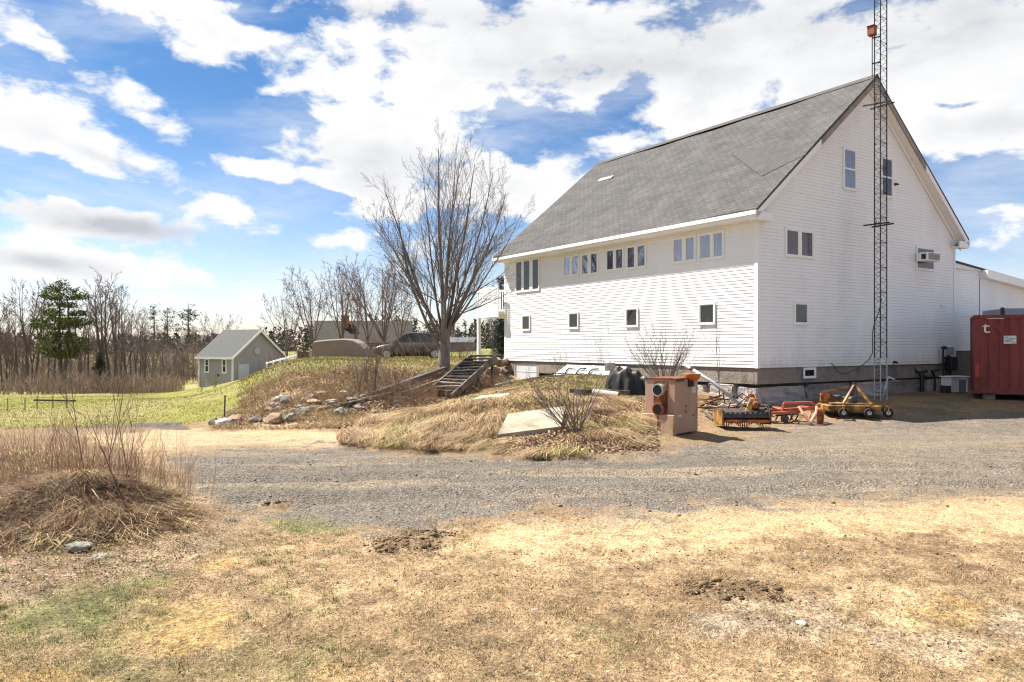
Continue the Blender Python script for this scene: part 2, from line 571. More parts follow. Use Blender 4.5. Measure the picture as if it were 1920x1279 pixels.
def ground_colour(x, y, z):
    """colour of the ground at each point and how gravelly it is"""
    Y = np.maximum(y, 0.4)
    px = CX + F * x / Y
    py = HY + (CAMZ - z) * F / Y
    front = y > 1.0
    px = np.where(front, px, np.where(x > 0, 3000, -1100))
    py = np.where(front, np.minimum(py, 4000), 2500)
    n_big = fbm(x * .22, y * .22, 4, 3)
    n_mid = fbm(x * .9, y * .9, 4, 11)
    n_fin = fbm(x * 4.5, y * 4.5, 4, 23)
    n_vf = fbm(x * 17, y * 17, 3, 37)
    col = np.empty(x.shape + (3,))
    col[:] = C_DIRT
    col *= (0.72 + 0.56 * n_mid)[..., None]
    stony = 0.25 + 0.2 * n_mid

    def mix(mask, c, v=0.0, noise=None):
        nonlocal col
        c = np.array(c)
        cc = np.broadcast_to(c, col.shape)
        if v:
            cc = cc * (1 + v * ((noise if noise is not None else n_fin) - 0.5) * 2)[..., None]
        col = col * (1 - mask[..., None]) + cc * mask[..., None]

    def poly(P, w=12, amp=40, nz=None):
        sd = sdpoly(px, py, P)
        nz = n_mid if nz is None else nz
        pscale = np.clip((py - 640) / 250, 0.06, 1.5)
        return sstep(-w * pscale, w * pscale, sd + (nz - 0.5) * 2 * amp * pscale)

    far = sstep(45, 75, y)
    mix(far, C_FIELD, 0.35, n_big)
    mix(far * sstep(.5, .6, fbm(x * .03, y * .05, 3, 5)), (.14, .15, .045), .3)
    # foreground sward: thin dead grass with greener patches towards the lower left
    fg = sstep(960, 1010, py) * front
    mix(fg * sstep(.40, .62, n_mid) * .7, (.28, .20, .116), .25)
    mix(fg * sstep(.54, .68, fbm(x * 1.7, y * 1.7, 4, 71)) * .5, (.185, .130, .075), .3)
    lg = sstep(760, 250, px) * sstep(985, 1080, py)
    mix(lg * sstep(.38, .66, fbm(x * 1.1, y * 1.1, 5, 41) + (n_fin - .5) * .5) * .85, (.135, .142, .055), .4)
    mid_g = sstep(1500, 700, px) * sstep(1040, 1120, py)
    mix(mid_g * sstep(.50, .66, fbm(x * 1.4, y * 1.4, 5, 43)) * .65, (.145, .13, .06), .3)
    rs = sstep(800, 1400, px) * fg
    mix(rs * sstep(.34, .58, fbm(x * .55, y * .8, 4, 182)) * .65, (.335, .245, .142), .3, n_fin)
    mix(rs * sstep(.56, .68, fbm(x * 1.9, y * 1.9, 4, 183)) * .6, (.20, .135, .08), .3)
    for ex, ey, rx, ry, c, st in ((580, 978, 75, 22, (.135, .15, .05), .7), (330, 1172, 100, 50, (.31, .205, .085), .7), (385, 1057, 62, 20, (.31, .20, .08), .65), (200, 1150, 150, 60, (.125, .13, .06), .4),
                              (60, 1275, 130, 25, (.31, .195, .08), .65), (1800, 1155, 90, 30, (.31, .205, .085), .6), (1890, 1230, 60, 40, (.31, .21, .10), .4), (640, 1265, 60, 20, (.34, .22, .09), .4)):
        e = 1 - np.sqrt(((px - ex) / rx) ** 2 + ((py - ey) / ry) ** 2)
        mix(sstep(-.15, .35, e + (n_fin - .5) * 1.6 + (n_mid - .5) * 1.0) * st, c, .3, n_vf)
    for ex, ey, rx, ry in ((1480, 1165, 190, 50), (1760, 1215, 150, 40), (1900, 1180, 90, 60), (1330, 1180, 80, 30)):
        e = 1 - np.sqrt(((px - ex) / rx) ** 2 + ((py - ey) / ry) ** 2)
        k = sstep(-.1, .5, e + (n_fin - .5) * 1.5)
        mix(k * .45, (.27, .225, .175), .3, n_vf)
        stony = np.maximum(stony, k * .7)
    mix(poly(P_LITTER, 26, 70) * .85, (.215, .155, .105), .4)
    mix(poly(P_SANDBAND, 16, 34, n_mid * .6 + n_fin * .4) * .92, (.385, .282, .160), .15)
    mix(poly(P_SAND, 10, 22), (.37, .27, .16), .15)
    g = poly(P_GRAVEL, 20, 60, n_mid * .55 + n_fin * .45)
    gc = np.array((.146, .126, .103))[None] * (0.8 + .4 * fbm(x * .35, y * 1.1, 4, 61))[..., None]
    # wheel tracks run along the drive
    yy_ = y - .035 * x - .5 * np.sin(x * .18)
    rut = np.exp(-((yy_ - 11.0) / .32) ** 2) + np.exp(-((yy_ - 12.7) / .32) ** 2) + .8 * np.exp(-((yy_ - 14.6) / .35) ** 2)
    tr = np.clip(sstep(.55, .75, fbm(x * .16 + y * .05, y * 1.5 - x * .10, 3, 77)) + rut * sstep(.42, .66, fbm(x * .35, y * .9, 4, 192)) * 1.3, 0, 1.3)
    gc = gc * (1 - tr[..., None] * .6) + np.array((.25, .198, .138)) * tr[..., None] * .6
    col = col * (1 - g[..., None]) + gc * g[..., None]
    stony = np.maximum(stony, g)
    t = poly(P_TAN, 25, 50) * g * .55
    mix(t, (.21, .168, .122), .2)
    mix(poly(P_WALLSHADE, 14, 30) * sstep(.4, .6, n_mid) * .8, (.13, .105, .07), .3)  # soil at the wall foot, darkened to deepen the gable's shade
    bt = poly(P_BANKTOP, 8, 16)
    mix(bt, (.225, .18, .085), .3)
    mix(bt * sstep(.45, .6, n_big), (.12, .13, .035), .3)
    bk = poly(P_BANK, 8, 20)
    mix(bk, (.27, .19, .115), .35)
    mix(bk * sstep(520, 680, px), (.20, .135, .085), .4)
    mix(poly(P_LAWN, 8, 14), (.185, .180, .042), .3, n_mid)
    mix(poly(P_LAWN, 8, 14) * sstep(.5, .68, n_big) * .8, (.235, .20, .08), .25)
    mix(poly(P_DARKSTRIP, 5, 14), (.10, .09, .08), .3)
    mix(poly(P_WEEDS, 12, 30), (.20, .135, .082), .35)
    md = poly(P_MOUND, 7, 16)
    mix(md, (.30, .205, .115), .35)
    mix(md * sstep(.50, .64, fbm(x * .9, y * .9, 4, 172)) * .8, (.17, .115, .07), .4)
    mix(md * poly(P_MGREEN, 8, 20) * .7, (.16, .14, .045), .3)
    mix(poly(P_MLEAF, 10, 24), (.165, .115, .068), .4)
    for bx, by, rx, ry, hh in HEAPS[2:]:
        e = ((x - bx) / (rx * 1.3)) ** 2 + ((y - by) / (ry * 1.3)) ** 2
        mix(sstep(1.1, .3, e + (n_vf - .5) + (n_fin - .5) * 2.6) * .7, (.125, .082, .048), .4, n_vf)
    mott = 1 + fg * (.6 * (n_fin - .5) + .55 * (fbm(x * 9, y * 9, 3, 200) - .5) + .6 * (n_vf - .5))
    col = col * np.clip(mott, .5, 1.6)[..., None]
    col = col * (1 + fg[..., None] * np.array((.025, 0, -.03)))
    stony = np.clip(np.where(py < 790, stony * .6, stony), 0, 1)
    stony = stony * (1 - far)
    return col, stony


def make_ground():
    r = [0.15, 0.5, 1.0, 1.6, 2.2, 2.8, 3.3]
    q = 3.7
    while q < 42:
        r.append(q)
        q *= 1.0068
    while q < 1600:
        r.append(q)
        q *= 1.035
    r = np.array(r)
    fine = np.arange(-38, 38.01, 0.115)
    coarse = np.concatenate([np.linspace(38, 322, 60)[1:-1]])
    ang = np.radians(np.concatenate([fine, coarse]))
    RR, AA = np.meshgrid(r, ang, indexing='ij')
    x = RR * np.sin(AA)
    y = RR * np.cos(AA)
    z0 = height(x, y)
    z0 = np.where(RR > 420, z0 * np.clip(1 - (RR - 420) / 500, 0, 1), z0)
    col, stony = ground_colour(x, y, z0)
    near = np.clip(1 - (RR - 14) / 22, 0.15, 1)
    dz = (fbm(x * .8, y * .8, 4, 90) - .5) * .10 + (fbm(x * 5, y * 5, 3, 93) - .5) * .050 * (1 - .55 * stony)
    dz = dz + (fbm(x * 14, y * 14, 2, 95) - .5) * .022
    yy_ = y - .035 * x - .5 * np.sin(x * .18)
    for q_ in (11.0, 12.7, 14.6):      # wheel ruts with thrown-up edges
        dz = dz - stony * .05 * np.exp(-((yy_ - q_) / .28) ** 2) + stony * .04 * np.exp(-((np.abs(yy_ - q_) - .5) / .18) ** 2)
    z = z0 + dz * near * np.clip(RR / 3, 0, 1)
    nr, na = x.shape
    V = np.stack([x, y, z], -1).reshape(-1, 3)
    i = np.arange(nr - 1)[:, None] * na
    j = np.arange(na)[None]
    jn = (j + 1) % na
    f = np.stack([i + j, i + jn, i + na + jn, i + na + j], -1).reshape(-1, 4)
    f = f[:, ::-1]
    m, nt, bs = new_mat('ground_cover')
    N, L = nt.nodes, nt.links
    a = N.new('ShaderNodeAttribute')
    a.attribute_name = 'col'
    b = N.new('ShaderNodeAttribute')
    b.attribute_name = 'stony'
    tc = N.new('ShaderNodeTexCoord')

    def nse(scale, det=4, rough=.6):
        n = N.new('ShaderNodeTexNoise')
        n.inputs['Scale'].default_value = scale
        n.inputs['Detail'].default_value = det
        n.inputs['Roughness'].default_value = rough
        L.new(tc.outputs['Object'], n.inputs['Vector'])
        return n.outputs['Fac']

    def mrange(v, a0, a1, b0, b1):
        n = N.new('ShaderNodeMapRange')
        L.new(v, n.inputs[0])
        for k, q_ in enumerate((a0, a1, b0, b1)):
            n.inputs[k + 1].default_value = q_
        return n.outputs[0]

    def mth(op, p, q_):
        n = N.new('ShaderNodeMath')
        n.operation = op
        for k, w in enumerate((p, q_)):
            if isinstance(w, (int, float)):
                n.inputs[k].default_value = w
            else:
                L.new(w, n.inputs[k])
        return n.outputs[0]

    vo = N.new('ShaderNodeTexVoronoi')
    vo.inputs['Scale'].default_value = 34
    L.new(tc.outputs['Object'], vo.inputs['Vector'])
    vsep = N.new('ShaderNodeSeparateColor')
    L.new(vo.outputs['Color'], vsep.inputs[0])
    cell = mrange(vsep.outputs[0], 0, 1, 0.72, 1.30)
    fine_ = mth('MULTIPLY', mrange(nse(26, 3, .6), .32, .68, .62, 1.38), mrange(nse(75, 3, .6), .32, .68, .50, 1.50))
    vg = N.new('ShaderNodeTexVoronoi')
    vg.inputs['Scale'].default_value = 21
    L.new(tc.outputs['Object'], vg.inputs['Vector'])
    gs = N.new('ShaderNodeSeparateColor')
    L.new(vg.outputs['Color'], gs.inputs[0])
    speck = mth('MULTIPLY', mrange(gs.outputs[1], .80, .84, 0, 1), mrange(vg.outputs['Distance'], .22, .40, 1, 0))
    fine_ = mth('MULTIPLY', fine_, mth('SUBTRACT', 1.0, mth('MULTIPLY', speck, .55)))
    mot = mrange(nse(3.2, 5, .65), .3, .7, .82, 1.18)
    k1 = mth('MULTIPLY', fine_, mot)
    cmix = mth('ADD', mth('MULTIPLY', cell, b.outputs['Fac']), mth('SUBTRACT', 1.0, b.outputs['Fac']))
    k2 = mth('MULTIPLY', k1, cmix)
    sc = N.new('ShaderNodeVectorMath')
    sc.operation = 'SCALE'
    L.new(a.outputs['Color'], sc.inputs[0])
    L.new(k2, sc.inputs['Scale'])
    L.new(sc.outputs[0], bs.inputs['Base Color'])
    bs.inputs['Roughness'].default_value = 0.95
    bs.inputs['Specular IOR Level'].default_value = 0.12
    hgt = mth('ADD', mth('MULTIPLY', nse(30, 6, .7), 1.0), mth('MULTIPLY', mth('SUBTRACT', 0.6, vo.outputs['Distance']), mth('MULTIPLY', b.outputs['Fac'], 0.9)))
    bp = N.new('ShaderNodeBump')
    bp.inputs['Strength'].default_value = 0.9
    bp.inputs['Distance'].default_value = 0.035
    L.new(hgt, bp.inputs['Height'])
    L.new(bp.outputs[0], bs.inputs['Normal'])
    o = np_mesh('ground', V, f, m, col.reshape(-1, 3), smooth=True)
    s = o.data.attributes.new('stony', 'FLOAT', 'POINT')
    s.data.foreach_set('value', stony.ravel().astype(np.float32))
    tag(o, 'gravel drive, bare sandy soil, thin grass, banks and fields around the barn', kind='structure')
    return o


make_ground()


# ---------------------------------------------------------------- loose ground cover (nobody could count it)
def spread(n, r0, r1, a0=-37, a1=37):
    rr = np.exp(rng.uniform(math.log(r0), math.log(r1), n))
    aa = np.radians(rng.uniform(a0, a1, n))
    x = rr * np.sin(aa)
    y = rr * np.cos(aa)
    z = height(x, y)
    px = CX + F * x / y
    py = HY + (CAMZ - z) * F / y
    return x, y, z, px, py


def micro(x, y):
    RR = np.hypot(x, y)
    near = np.clip(1 - (RR - 14) / 22, 0.15, 1)
    return ((fbm(x * .8, y * .8, 4, 90) - .5) * .10 + (fbm(x * 5, y * 5, 3, 93) - .5) * .03) * near


def blades(name, x, y, z, hgt, lean, leandir, width, col, mat_, bend=0.5):
    """curved two-piece blades, each with its own size, lean and colour"""
    n = len(x)
    wd = rng.uniform(0, 2 * np.pi, n)
    wx, wy = np.cos(wd) * width * .5, np.sin(wd) * width * .5
    lx, ly = np.cos(leandir) * lean, np.sin(leandir) * lean
    b = np.stack([x, y, z], -1)
    mid = b + np.stack([lx * .4 * hgt, ly * .4 * hgt, hgt * .55], -1)
    tip = b + np.stack([lx * hgt * (1 + bend), ly * hgt * (1 + bend), hgt * np.clip(1 - .45 * lean, .1, 1)], -1)
    w3 = np.stack([wx, wy, np.zeros(n)], -1)
    V = np.stack([b - w3, b + w3, mid - w3 * .8, mid + w3 * .8, tip], 1).reshape(-1, 3)
    k = np.arange(n)[:, None] * 5
    f = np.concatenate([k + np.array([[0, 1, 3]]), k + np.array([[0, 3, 2]]), k + np.array([[2, 3, 4]])])
    return np_mesh(name, V, f, mat_, np.repeat(col, 5, axis=0))


def jitter(c, n, v=.3):
    return np.array(c)[None] * (1 + v * rng.uniform(-1, 1, (n, 1))) * (1 + .08 * rng.uniform(-1, 1, (n, 3)))


M_BLADE = col_mat('grass_blades', .8, .1)
M_LEAF = col_mat('dead_leaves', .8, .15)
M_STONE = col_mat('small_stones', .85, .2, 60)

# sparse turf in the foreground
x, y, z, px, py = spread(420000, 3.9, 15.0)
den = .42 * sstep(955, 1000, py) + .4 * sstep(900, 300, px) * sstep(990, 1080, py)
den = den * (.25 + .75 * sstep(.36, .62, fbm(x * 1.3, y * 1.3, 5, 41)))
den = np.maximum(den, .7 * sstep(1.6, .2, ((px - 580) / 75) ** 2 + ((py - 978) / 22) ** 2) * sstep(.35, .6, fbm(x * 5, y * 5, 3, 190)))
den = den * (1 - .92 * sstep(-5, 12, sdpoly(px, py, P_SANDBAND)) * (py < 1045)) * (1 - sstep(-10, 5, sdpoly(px, py, P_GRAVEL)))
den = den * (1 - .80 * sstep(750, 1350, px) * sstep(.25, .5, fbm(x * .7, y * .7, 4, 181)))
for ex, ey, rx, ry in ((330, 1172, 105, 48), (385, 1057, 62, 20), (1800, 1155, 90, 30)):
    den = den * (1 - .9 * sstep(1.3, .6, ((px - ex) / rx) ** 2 + ((py - ey) / ry) ** 2))
k = rng.uniform(0, 1, len(x)) < den
x, y, z, px, py = (q[k] for q in (x, y, z, px, py))
n = len(x)
gr = fbm(x * 1.1, y * 1.1, 5, 41) + .25 * sstep(800, 200, px) + rng.uniform(-.22, .22, n)
gr = np.maximum(gr, .9 * ((((px - 580) / 75) ** 2 + ((py - 978) / 22) ** 2 < 1.4) & (rng.uniform(0, 1, n) < .7)))
col = np.where((gr > .64)[:, None], jitter((.145, .165, .050), n), jitter((.39, .282, .158), n, .5))
blades('turf', x, y, z + micro(x, y) - .004, rng.uniform(.010, .042, n), rng.uniform(.3, 1.7, n), rng.uniform(0, 6.28, n), rng.uniform(.0018, .0042, n) * (.6 + y / 14), col, M_BLADE, .2)
tag(bpy.data.objects['turf'], 'thin dead and green grass of the foreground', kind='stuff')

# tufts: little clumps of longer blades, greener towards the lower left
x, y, z, px, py = spread(5200, 3.9, 12.0)
den = sstep(960, 1010, py) * (.10 + .55 * sstep(900, 250, px) * sstep(.40, .62, fbm(x * .9, y * .9, 4, 41)) + .30 * sstep(.56, .66, fbm(x * .8, y * .8, 4, 205))) * (sdpoly(px, py, P_SANDBAND) < 8)
k = rng.uniform(0, 1, len(x)) < den
x, y, px = x[k], y[k], px[k]
m_ = 34
gx_t = np.repeat(sstep(1000, 200, px) + rng.uniform(-.35, .35, len(x)) > .34, m_)
rad = np.repeat(rng.uniform(.02, .07, len(x)), m_)
x, y = np.repeat(x, m_) + rng.normal(0, 1, len(x) * m_) * rad, np.repeat(y, m_) + rng.normal(0, 1, len(y) * m_) * rad
n = len(x)
z = height(x, y) + micro(x, y) - .004
u = rng.uniform(0, 1, n)
col = np.where((gx_t & (u < .7))[:, None], jitter((.13, .155, .045), n, .35), np.where((u < .88)[:, None], jitter((.36, .265, .14), n, .4), jitter((.13, .09, .05), n, .4)))
blades('grass_tufts', x, y, z, rng.uniform(.015, .06, n), rng.uniform(.1, 1.2, n), rng.uniform(0, 6.28, n), rng.uniform(.002, .0045, n) * (.6 + y / 14), col, M_BLADE, .3)
tag(bpy.data.objects['grass_tufts'], 'small tufts of green and dead grass in the foreground', kind='stuff')

# matted straw on the mound, combed downhill towards the road
x, y, z, px, py = spread(420000, 14.5, 33, -14, 14)
sd = sdpoly(px, py, P_MOUND) + (fbm(x * 1.6, y * 1.6, 4, 5) - .5) * 46
leafy = sdpoly(px, py, P_MLEAF)
slab = sdpoly(px, py, [(922, 838), (1064, 820), (1066, 772), (945, 786)])
den = sstep(-3, 6, sd) * (slab < 0) * (1 - .75 * sstep(-6, 10, leafy)) * (.22 + .78 * sstep(.40, .62, fbm(x * 1.3, y * 1.3, 4, 8)))
k = rng.uniform(0, 1, len(x)) < den
x, y, z, px, py = (q[k] for q in (x, y, z, px, py))
n = len(x)
clump = fbm(x * 1.5, y * 1.5, 3, 31)
ld = R(-100) + (fbm(x * .7, y * .7, 3, 33) - .5) * 3.4 + rng.normal(0, .35, n)
col = jitter((.46, .335, .19), n, .3)
mixv = fbm(x * .8, y * .8, 4, 171)
col[rng.uniform(0, 1, n) < .15] *= .6
kk = mixv + rng.uniform(-.1, .1, n) > .61
col[kk] = jitter((.33, .225, .13), int(kk.sum()), .35)
kk = (mixv + rng.uniform(-.1, .1, n) < .36)
col[kk] = jitter((.34, .29, .13), int(kk.sum()), .3)
top = (sdpoly(px, py, P_MGREEN) > 0) & (rng.uniform(0, 1, n) < .45)
col[top] = jitter((.15, .15, .05), int(top.sum()), .3)
short = np.where(y > 20.5, .38, 1.0)
blades('dry_grass', x, y, z + (clump - .45) * .16 * short, rng.uniform(.06, .30, n) * short * (.25 + 1.6 * clump), rng.uniform(.7, 1.9, n), ld, rng.uniform(.006, .014, n), col, M_BLADE, .7)
tag(bpy.data.objects['dry_grass'], 'straw coloured matted grass covering the mound before the barn', kind='stuff')

# dead grass on the left flank of the bank
x, y, z, px, py = spread(120000, 20, 33, -25, -2)
den = sstep(-6, 6, sdpoly(px, py, P_BANK)) * sstep(760, 600, px) * sstep(.35, .6, fbm(x * 1.1, y * 1.1, 4, 58))
k = rng.uniform(0, 1, len(x)) < den * .8
x, y, z, px, py = (q[k] for q in (x, y, z, px, py))
n = len(x)
col = np.where((rng.uniform(0, 1, n) < .22)[:, None], jitter((.20, .19, .07), n), jitter((.42, .30, .175), n, .35))
blades('bank_grass', x, y, z, rng.uniform(.06, .22, n), rng.uniform(.4, 1.6, n), R(-110) + rng.normal(0, .8, n), rng.uniform(.006, .013, n), col, M_BLADE, .6)
tag(bpy.data.objects['bank_grass'], 'dead tan grass on the left flank of the bank', kind='stuff')

# matted grass on the near brush heap
x, y, z, px, py = spread(150000, 7.8, 14, -40, -19)
hb = ((x + 5.45) / 1.4) ** 2 + ((y - 9.35) / .98) ** 2 + (fbm(x * 2, y * 2, 3, 160) - .5) * 1.2
den = np.maximum(sstep(1.35, .5, hb), sstep(0, 40, sdpoly(px, py, P_WEEDS)) * .55) * (.25 + .75 * sstep(.40, .58, fbm(x * 2.2, y * 2.2, 4, 66)))
k = rng.uniform(0, 1, len(x)) < den
x, y, z, px, py = (q[k] for q in (x, y, z, px, py))
n = len(x)
t = fbm(x * 1.6, y * 1.6, 4, 68) + rng.uniform(-.16, .16, n)
col = np.where((t > .515)[:, None], jitter((.50, .40, .22), n, .3), np.where((t > .45)[:, None], jitter((.37, .225, .12), n, .35), jitter((.19, .115, .07), n, .4)))
out_ = np.arctan2(y - 9.6, x + 5.5) + rng.normal(0, .7, n)
blades('heap_grass', x, y, z, rng.uniform(.05, .20, n), rng.uniform(.6, 2.0, n), out_, rng.uniform(.004, .009, n), col, M_BLADE, .7)
tag(bpy.data.objects['heap_grass'], 'matted tan and rust grass over the near brush heap', kind='stuff')

# lawn and rough grass beyond the drive
x, y, z, px, py = spread(150000, 20, 70, -40, -2)
la = sdpoly(px, py, P_LAWN)
bt = sdpoly(px, py, P_BANKTOP)
den = np.maximum(sstep(-2, 3, la) * .55, sstep(-2, 3, bt) * .9)
k = rng.uniform(0, 1, len(x)) < den
x, y, z, px, py = (q[k] for q in (x, y, z, px, py))
n = len(x)
bt0 = sdpoly(px, py, P_BANKTOP)
gr = fbm(x * .3, y * .3, 4, 3) + rng.uniform(-.2, .2, n)
col = np.where((gr > np.where(bt0 > 0, .38, .48))[:, None], jitter((.28, .235, .085), n), jitter((.185, .185, .045), n))
blades('rough_grass', x, y, z, rng.uniform(.015, .045, n) * np.where(bt0 > 0, 2.6, 1), rng.uniform(.2, 1.0, n), rng.uniform(0, 6.28, n), rng.uniform(.012, .025, n), col, M_BLADE)
tag(bpy.data.objects['rough_grass'], 'yellow green grass of the lawn and bank top', kind='stuff')


def flakes(name, x, y, z, size, col, mat_):
    """small bent leaves lying at all angles"""
    n = len(x)
    c = np.stack([x, y, z], -1)
    a = rng.normal(0, 1, (n, 3))
    a[:, 2] *= .5
    a /= np.linalg.norm(a, axis=1)[:, None]
    b = rng.normal(0, 1, (n, 3))
    b[:, 2] *= .6
    b -= a * (a * b).sum(1)[:, None]
    b /= np.linalg.norm(b, axis=1)[:, None]
    nn = np.cross(a, b)
    s = size[:, None]
    V = np.stack([c - a * s, c + b * s * .55 + nn * s * .25, c + a * s, c - b * s * .55 + nn * s * .2], 1).reshape(-1, 3)
    k = np.arange(n)[:, None] * 4
    f = np.concatenate([k + np.array([[0, 1, 2]]), k + np.array([[0, 2, 3]])])
    return np_mesh(name, V, f, mat_, np.repeat(col, 4, axis=0))


x, y, z, px, py = spread(120000, 15.0, 34, -24, 12)
den = np.maximum(sstep(-5, 8, sdpoly(px, py, P_BANK)) * (.18 + .5 * sstep(520, 690, px)), sstep(-6, 10, sdpoly(px, py, P_MLEAF)))
den = np.maximum(den, .12 * sstep(0, 20, sdpoly(px, py, P_MOUND)))
k = rng.uniform(0, 1, len(x)) < den
x, y, z, px, py = (q[k] for q in (x, y, z, px, py))
x2, y2, z2, px2, py2 = spread(26000, 7.2, 13.5, -38, -17)
k = rng.uniform(0, 1, len(x2)) < sstep(-20, 25, sdpoly(px2, py2, P_LITTER)) * .45 + sstep(-10, 30, sdpoly(px2, py2, P_WEEDS)) * .25
x3, y3, z3, px3, py3 = spread(9000, 3.9, 10.0)
k3 = (rng.uniform(0, 1, len(x3)) < .55 * sstep(.38, .62, fbm(x3 * 1.5, y3 * 1.5, 4, 207))) & (py3 > 975)
x, y, z = np.concatenate([x, x2[k], x3[k3]]), np.concatenate([y, y2[k], y3[k3]]), np.concatenate([z, z2[k], z3[k3]])
n = len(x)
u = rng.uniform(0, 1, n)[:, None]
col = np.where(u < .5, jitter((.28, .18, .11), n, .4), np.where(u < .88, jitter((.42, .31, .20), n, .3), jitter((.12, .08, .055), n, .4)))
flakes('leaf_litter', x, y, z + micro(x, y) + rng.uniform(0, .05, n), rng.uniform(.02, .055, n) * np.where(y < 14, .10 + .03 * y, .5 + .028 * y), col, M_LEAF)
tag(bpy.data.objects['leaf_litter'], 'brown fallen leaves over the bank and at its foot', kind='stuff')

# pebbles and clods
x, y, z, px, py = spread(60000, 3.9, 17.5)
gv = sdpoly(px, py, P_GRAVEL)
den = .10 + .30 * sstep(-6, 6, gv) + .34 * sstep(900, 1400, px) * (py > 990) * sstep(.35, .65, fbm(x * 1.1, y * 1.1, 4, 191))
for ex, ey, rx, ry in ((1480, 1165, 210, 60), (1760, 1215, 170, 50), (1900, 1180, 100, 70), (1330, 1180, 90, 40)):
    den = np.maximum(den, .5 * sstep(1.2, .1, ((px - ex) / rx) ** 2 + ((py - ey) / ry) ** 2))
hp = np.zeros(len(x))
for bx, by, rx, ry, hh in HEAPS[2:]:
    hp = np.maximum(hp, sstep(2.2, .8, ((x - bx) / (rx * 1.2)) ** 2 + ((y - by) / (ry * 1.2)) ** 2))
den = np.maximum(den, hp)
den = den * (1 - .8 * sstep(0, 10, sdpoly(px, py, P_SANDBAND)))
k = rng.uniform(0, 1, len(x)) < den
x, y, z, gv, hp, px = (q[k] for q in (x, y, z, gv, hp, px))
n = len(x)
ico = bmesh.new()
bmesh.ops.create_icosphere(ico, subdivisions=1, radius=1)
iv = np.array([v.co[:] for v in ico.verts])
ifc = np.array([[v.index for v in f_.verts] for f_ in ico.faces])
ico.free()
s = .0045 + .007 * rng.uniform(0, 1, n) ** 3 + .018 * rng.uniform(0, 1, n) ** 22
s = s * np.clip(y / 9, .65, 1.15) * np.where(hp > .3, 2.3, 1)
V = iv[None] * (1 + .35 * rng.uniform(-1, 1, (n, 12, 1))) * (s[:, None] * (1 + .35 * rng.uniform(-1, 1, (n, 3))))[:, None, :] * np.array([1, 1, .7])
V = V + np.stack([x, y, z + micro(x, y) + s * .25], -1)[:, None, :]
f = (ifc[None] + (np.arange(n) * 12)[:, None, None]).reshape(-1, 3)
u = rng.uniform(0, 1, n)[:, None]
col = np.where(u < .45, jitter((.17, .148, .122), n, .4), np.where(u < .9, jitter((.24, .195, .145), n, .35), jitter((.36, .32, .28), n, .2)))
col = np.where((hp > .3)[:, None], jitter((.13, .088, .05), n, .5), np.where(((gv < -4) & (rng.uniform(0, 1, n) < .55))[:, None], jitter((.12, .088, .058), n, .5), col))
np_mesh('pebbles', V.reshape(-1, 3), f, M_STONE, np.repeat(col, 12, axis=0), smooth=False)
tag(bpy.data.objects['pebbles'], 'loose pebbles and clods on the drive and bare soil', kind='stuff')


# ---------------------------------------------------------------- the white barn
BC = Vector((7.42, 22.70))
BA = R(33.0)
UA = Vector((math.cos(BA), math.sin(BA)))
VA = Vector((-math.sin(BA), math.cos(BA)))
BW, BL = 11.5, 14.2          # gable width, length
ZS = 1.52                    # bottom of the siding
RZ, RS = 11.42, 0.83         # ridge height, roof rise per metre
OV, OG = 0.43, 0.34          # eave and gable overhang


def roofz(u):
    return RZ - RS * abs(u - BW / 2)


def B(u, v, z):
    p = BC + UA * u + VA * v
    return Vector((p.x, p.y, z))


def long_wall(px, py, u0=0.0):
    """(v, z) on the plane u = u0 seen at px, py"""
    dx = (px - CX) / F
    Y = (u0 + BC.dot(UA)) / (dx * UA.x + UA.y)
    p = Vector((dx * Y, Y)) - BC
    return p.dot(VA), CAMZ - (py - HY) * Y / F


def gable_wall(px, py, v0=0.0):
    dx = (px - CX) / F
    Y = (v0 + BC.dot(VA)) / (dx * VA.x + VA.y)
    p = Vector((dx * Y, Y)) - BC
    return p.dot(UA), CAMZ - (py - HY) * Y / F


def lap_siding(mb, put, z0, z1, span, e=0.104, lip=0.016, board=3.66):
    """lapped boards in lengths: each leans out to a lip that shades the one below; put(s, z, n) gives the point"""
    r = random.Random(int(z0 * 1000 + z1 * 77))
    z = z0
    while z < z1 - 0.01:
        zt = min(z + e, z1)
        a, b = span(z)
        c, d = span(zt)
        if b - a > 0.02:
            if d <= c:
                c = d = (c + d) / 2
            cuts = [a]
            s = a + r.uniform(.4, board)
            while s < b - .3:
                cuts.append(s)
                s += board
            cuts.append(b)
            for i in range(len(cuts) - 1):
                s0, s1 = cuts[i], cuts[i + 1]
                g0, g1 = (0 if i == 0 else .0015), 0
                t0 = c if i == 0 else min(max(s0, c), d)
                t1 = d if i == len(cuts) - 2 else min(max(s1, c), d)
                lp = lip * r.uniform(.95, 1.05)
                dz = r.uniform(-.001, .001)
                mb.add([put(s0 + g0, z + dz, lp), put(s1, z + dz, lp), put(t1, zt, 0.003), put(t0 + (g0 if t1 > t0 else 0), zt, 0.003)], [(0, 1, 2, 3)])
                mb.add([put(s0 + g0, z + dz, 0.001), put(s1, z + dz, 0.001), put(s1, z + dz, lp), put(s0 + g0, z + dz, lp)], [(0, 1, 2, 3)])
        z += e


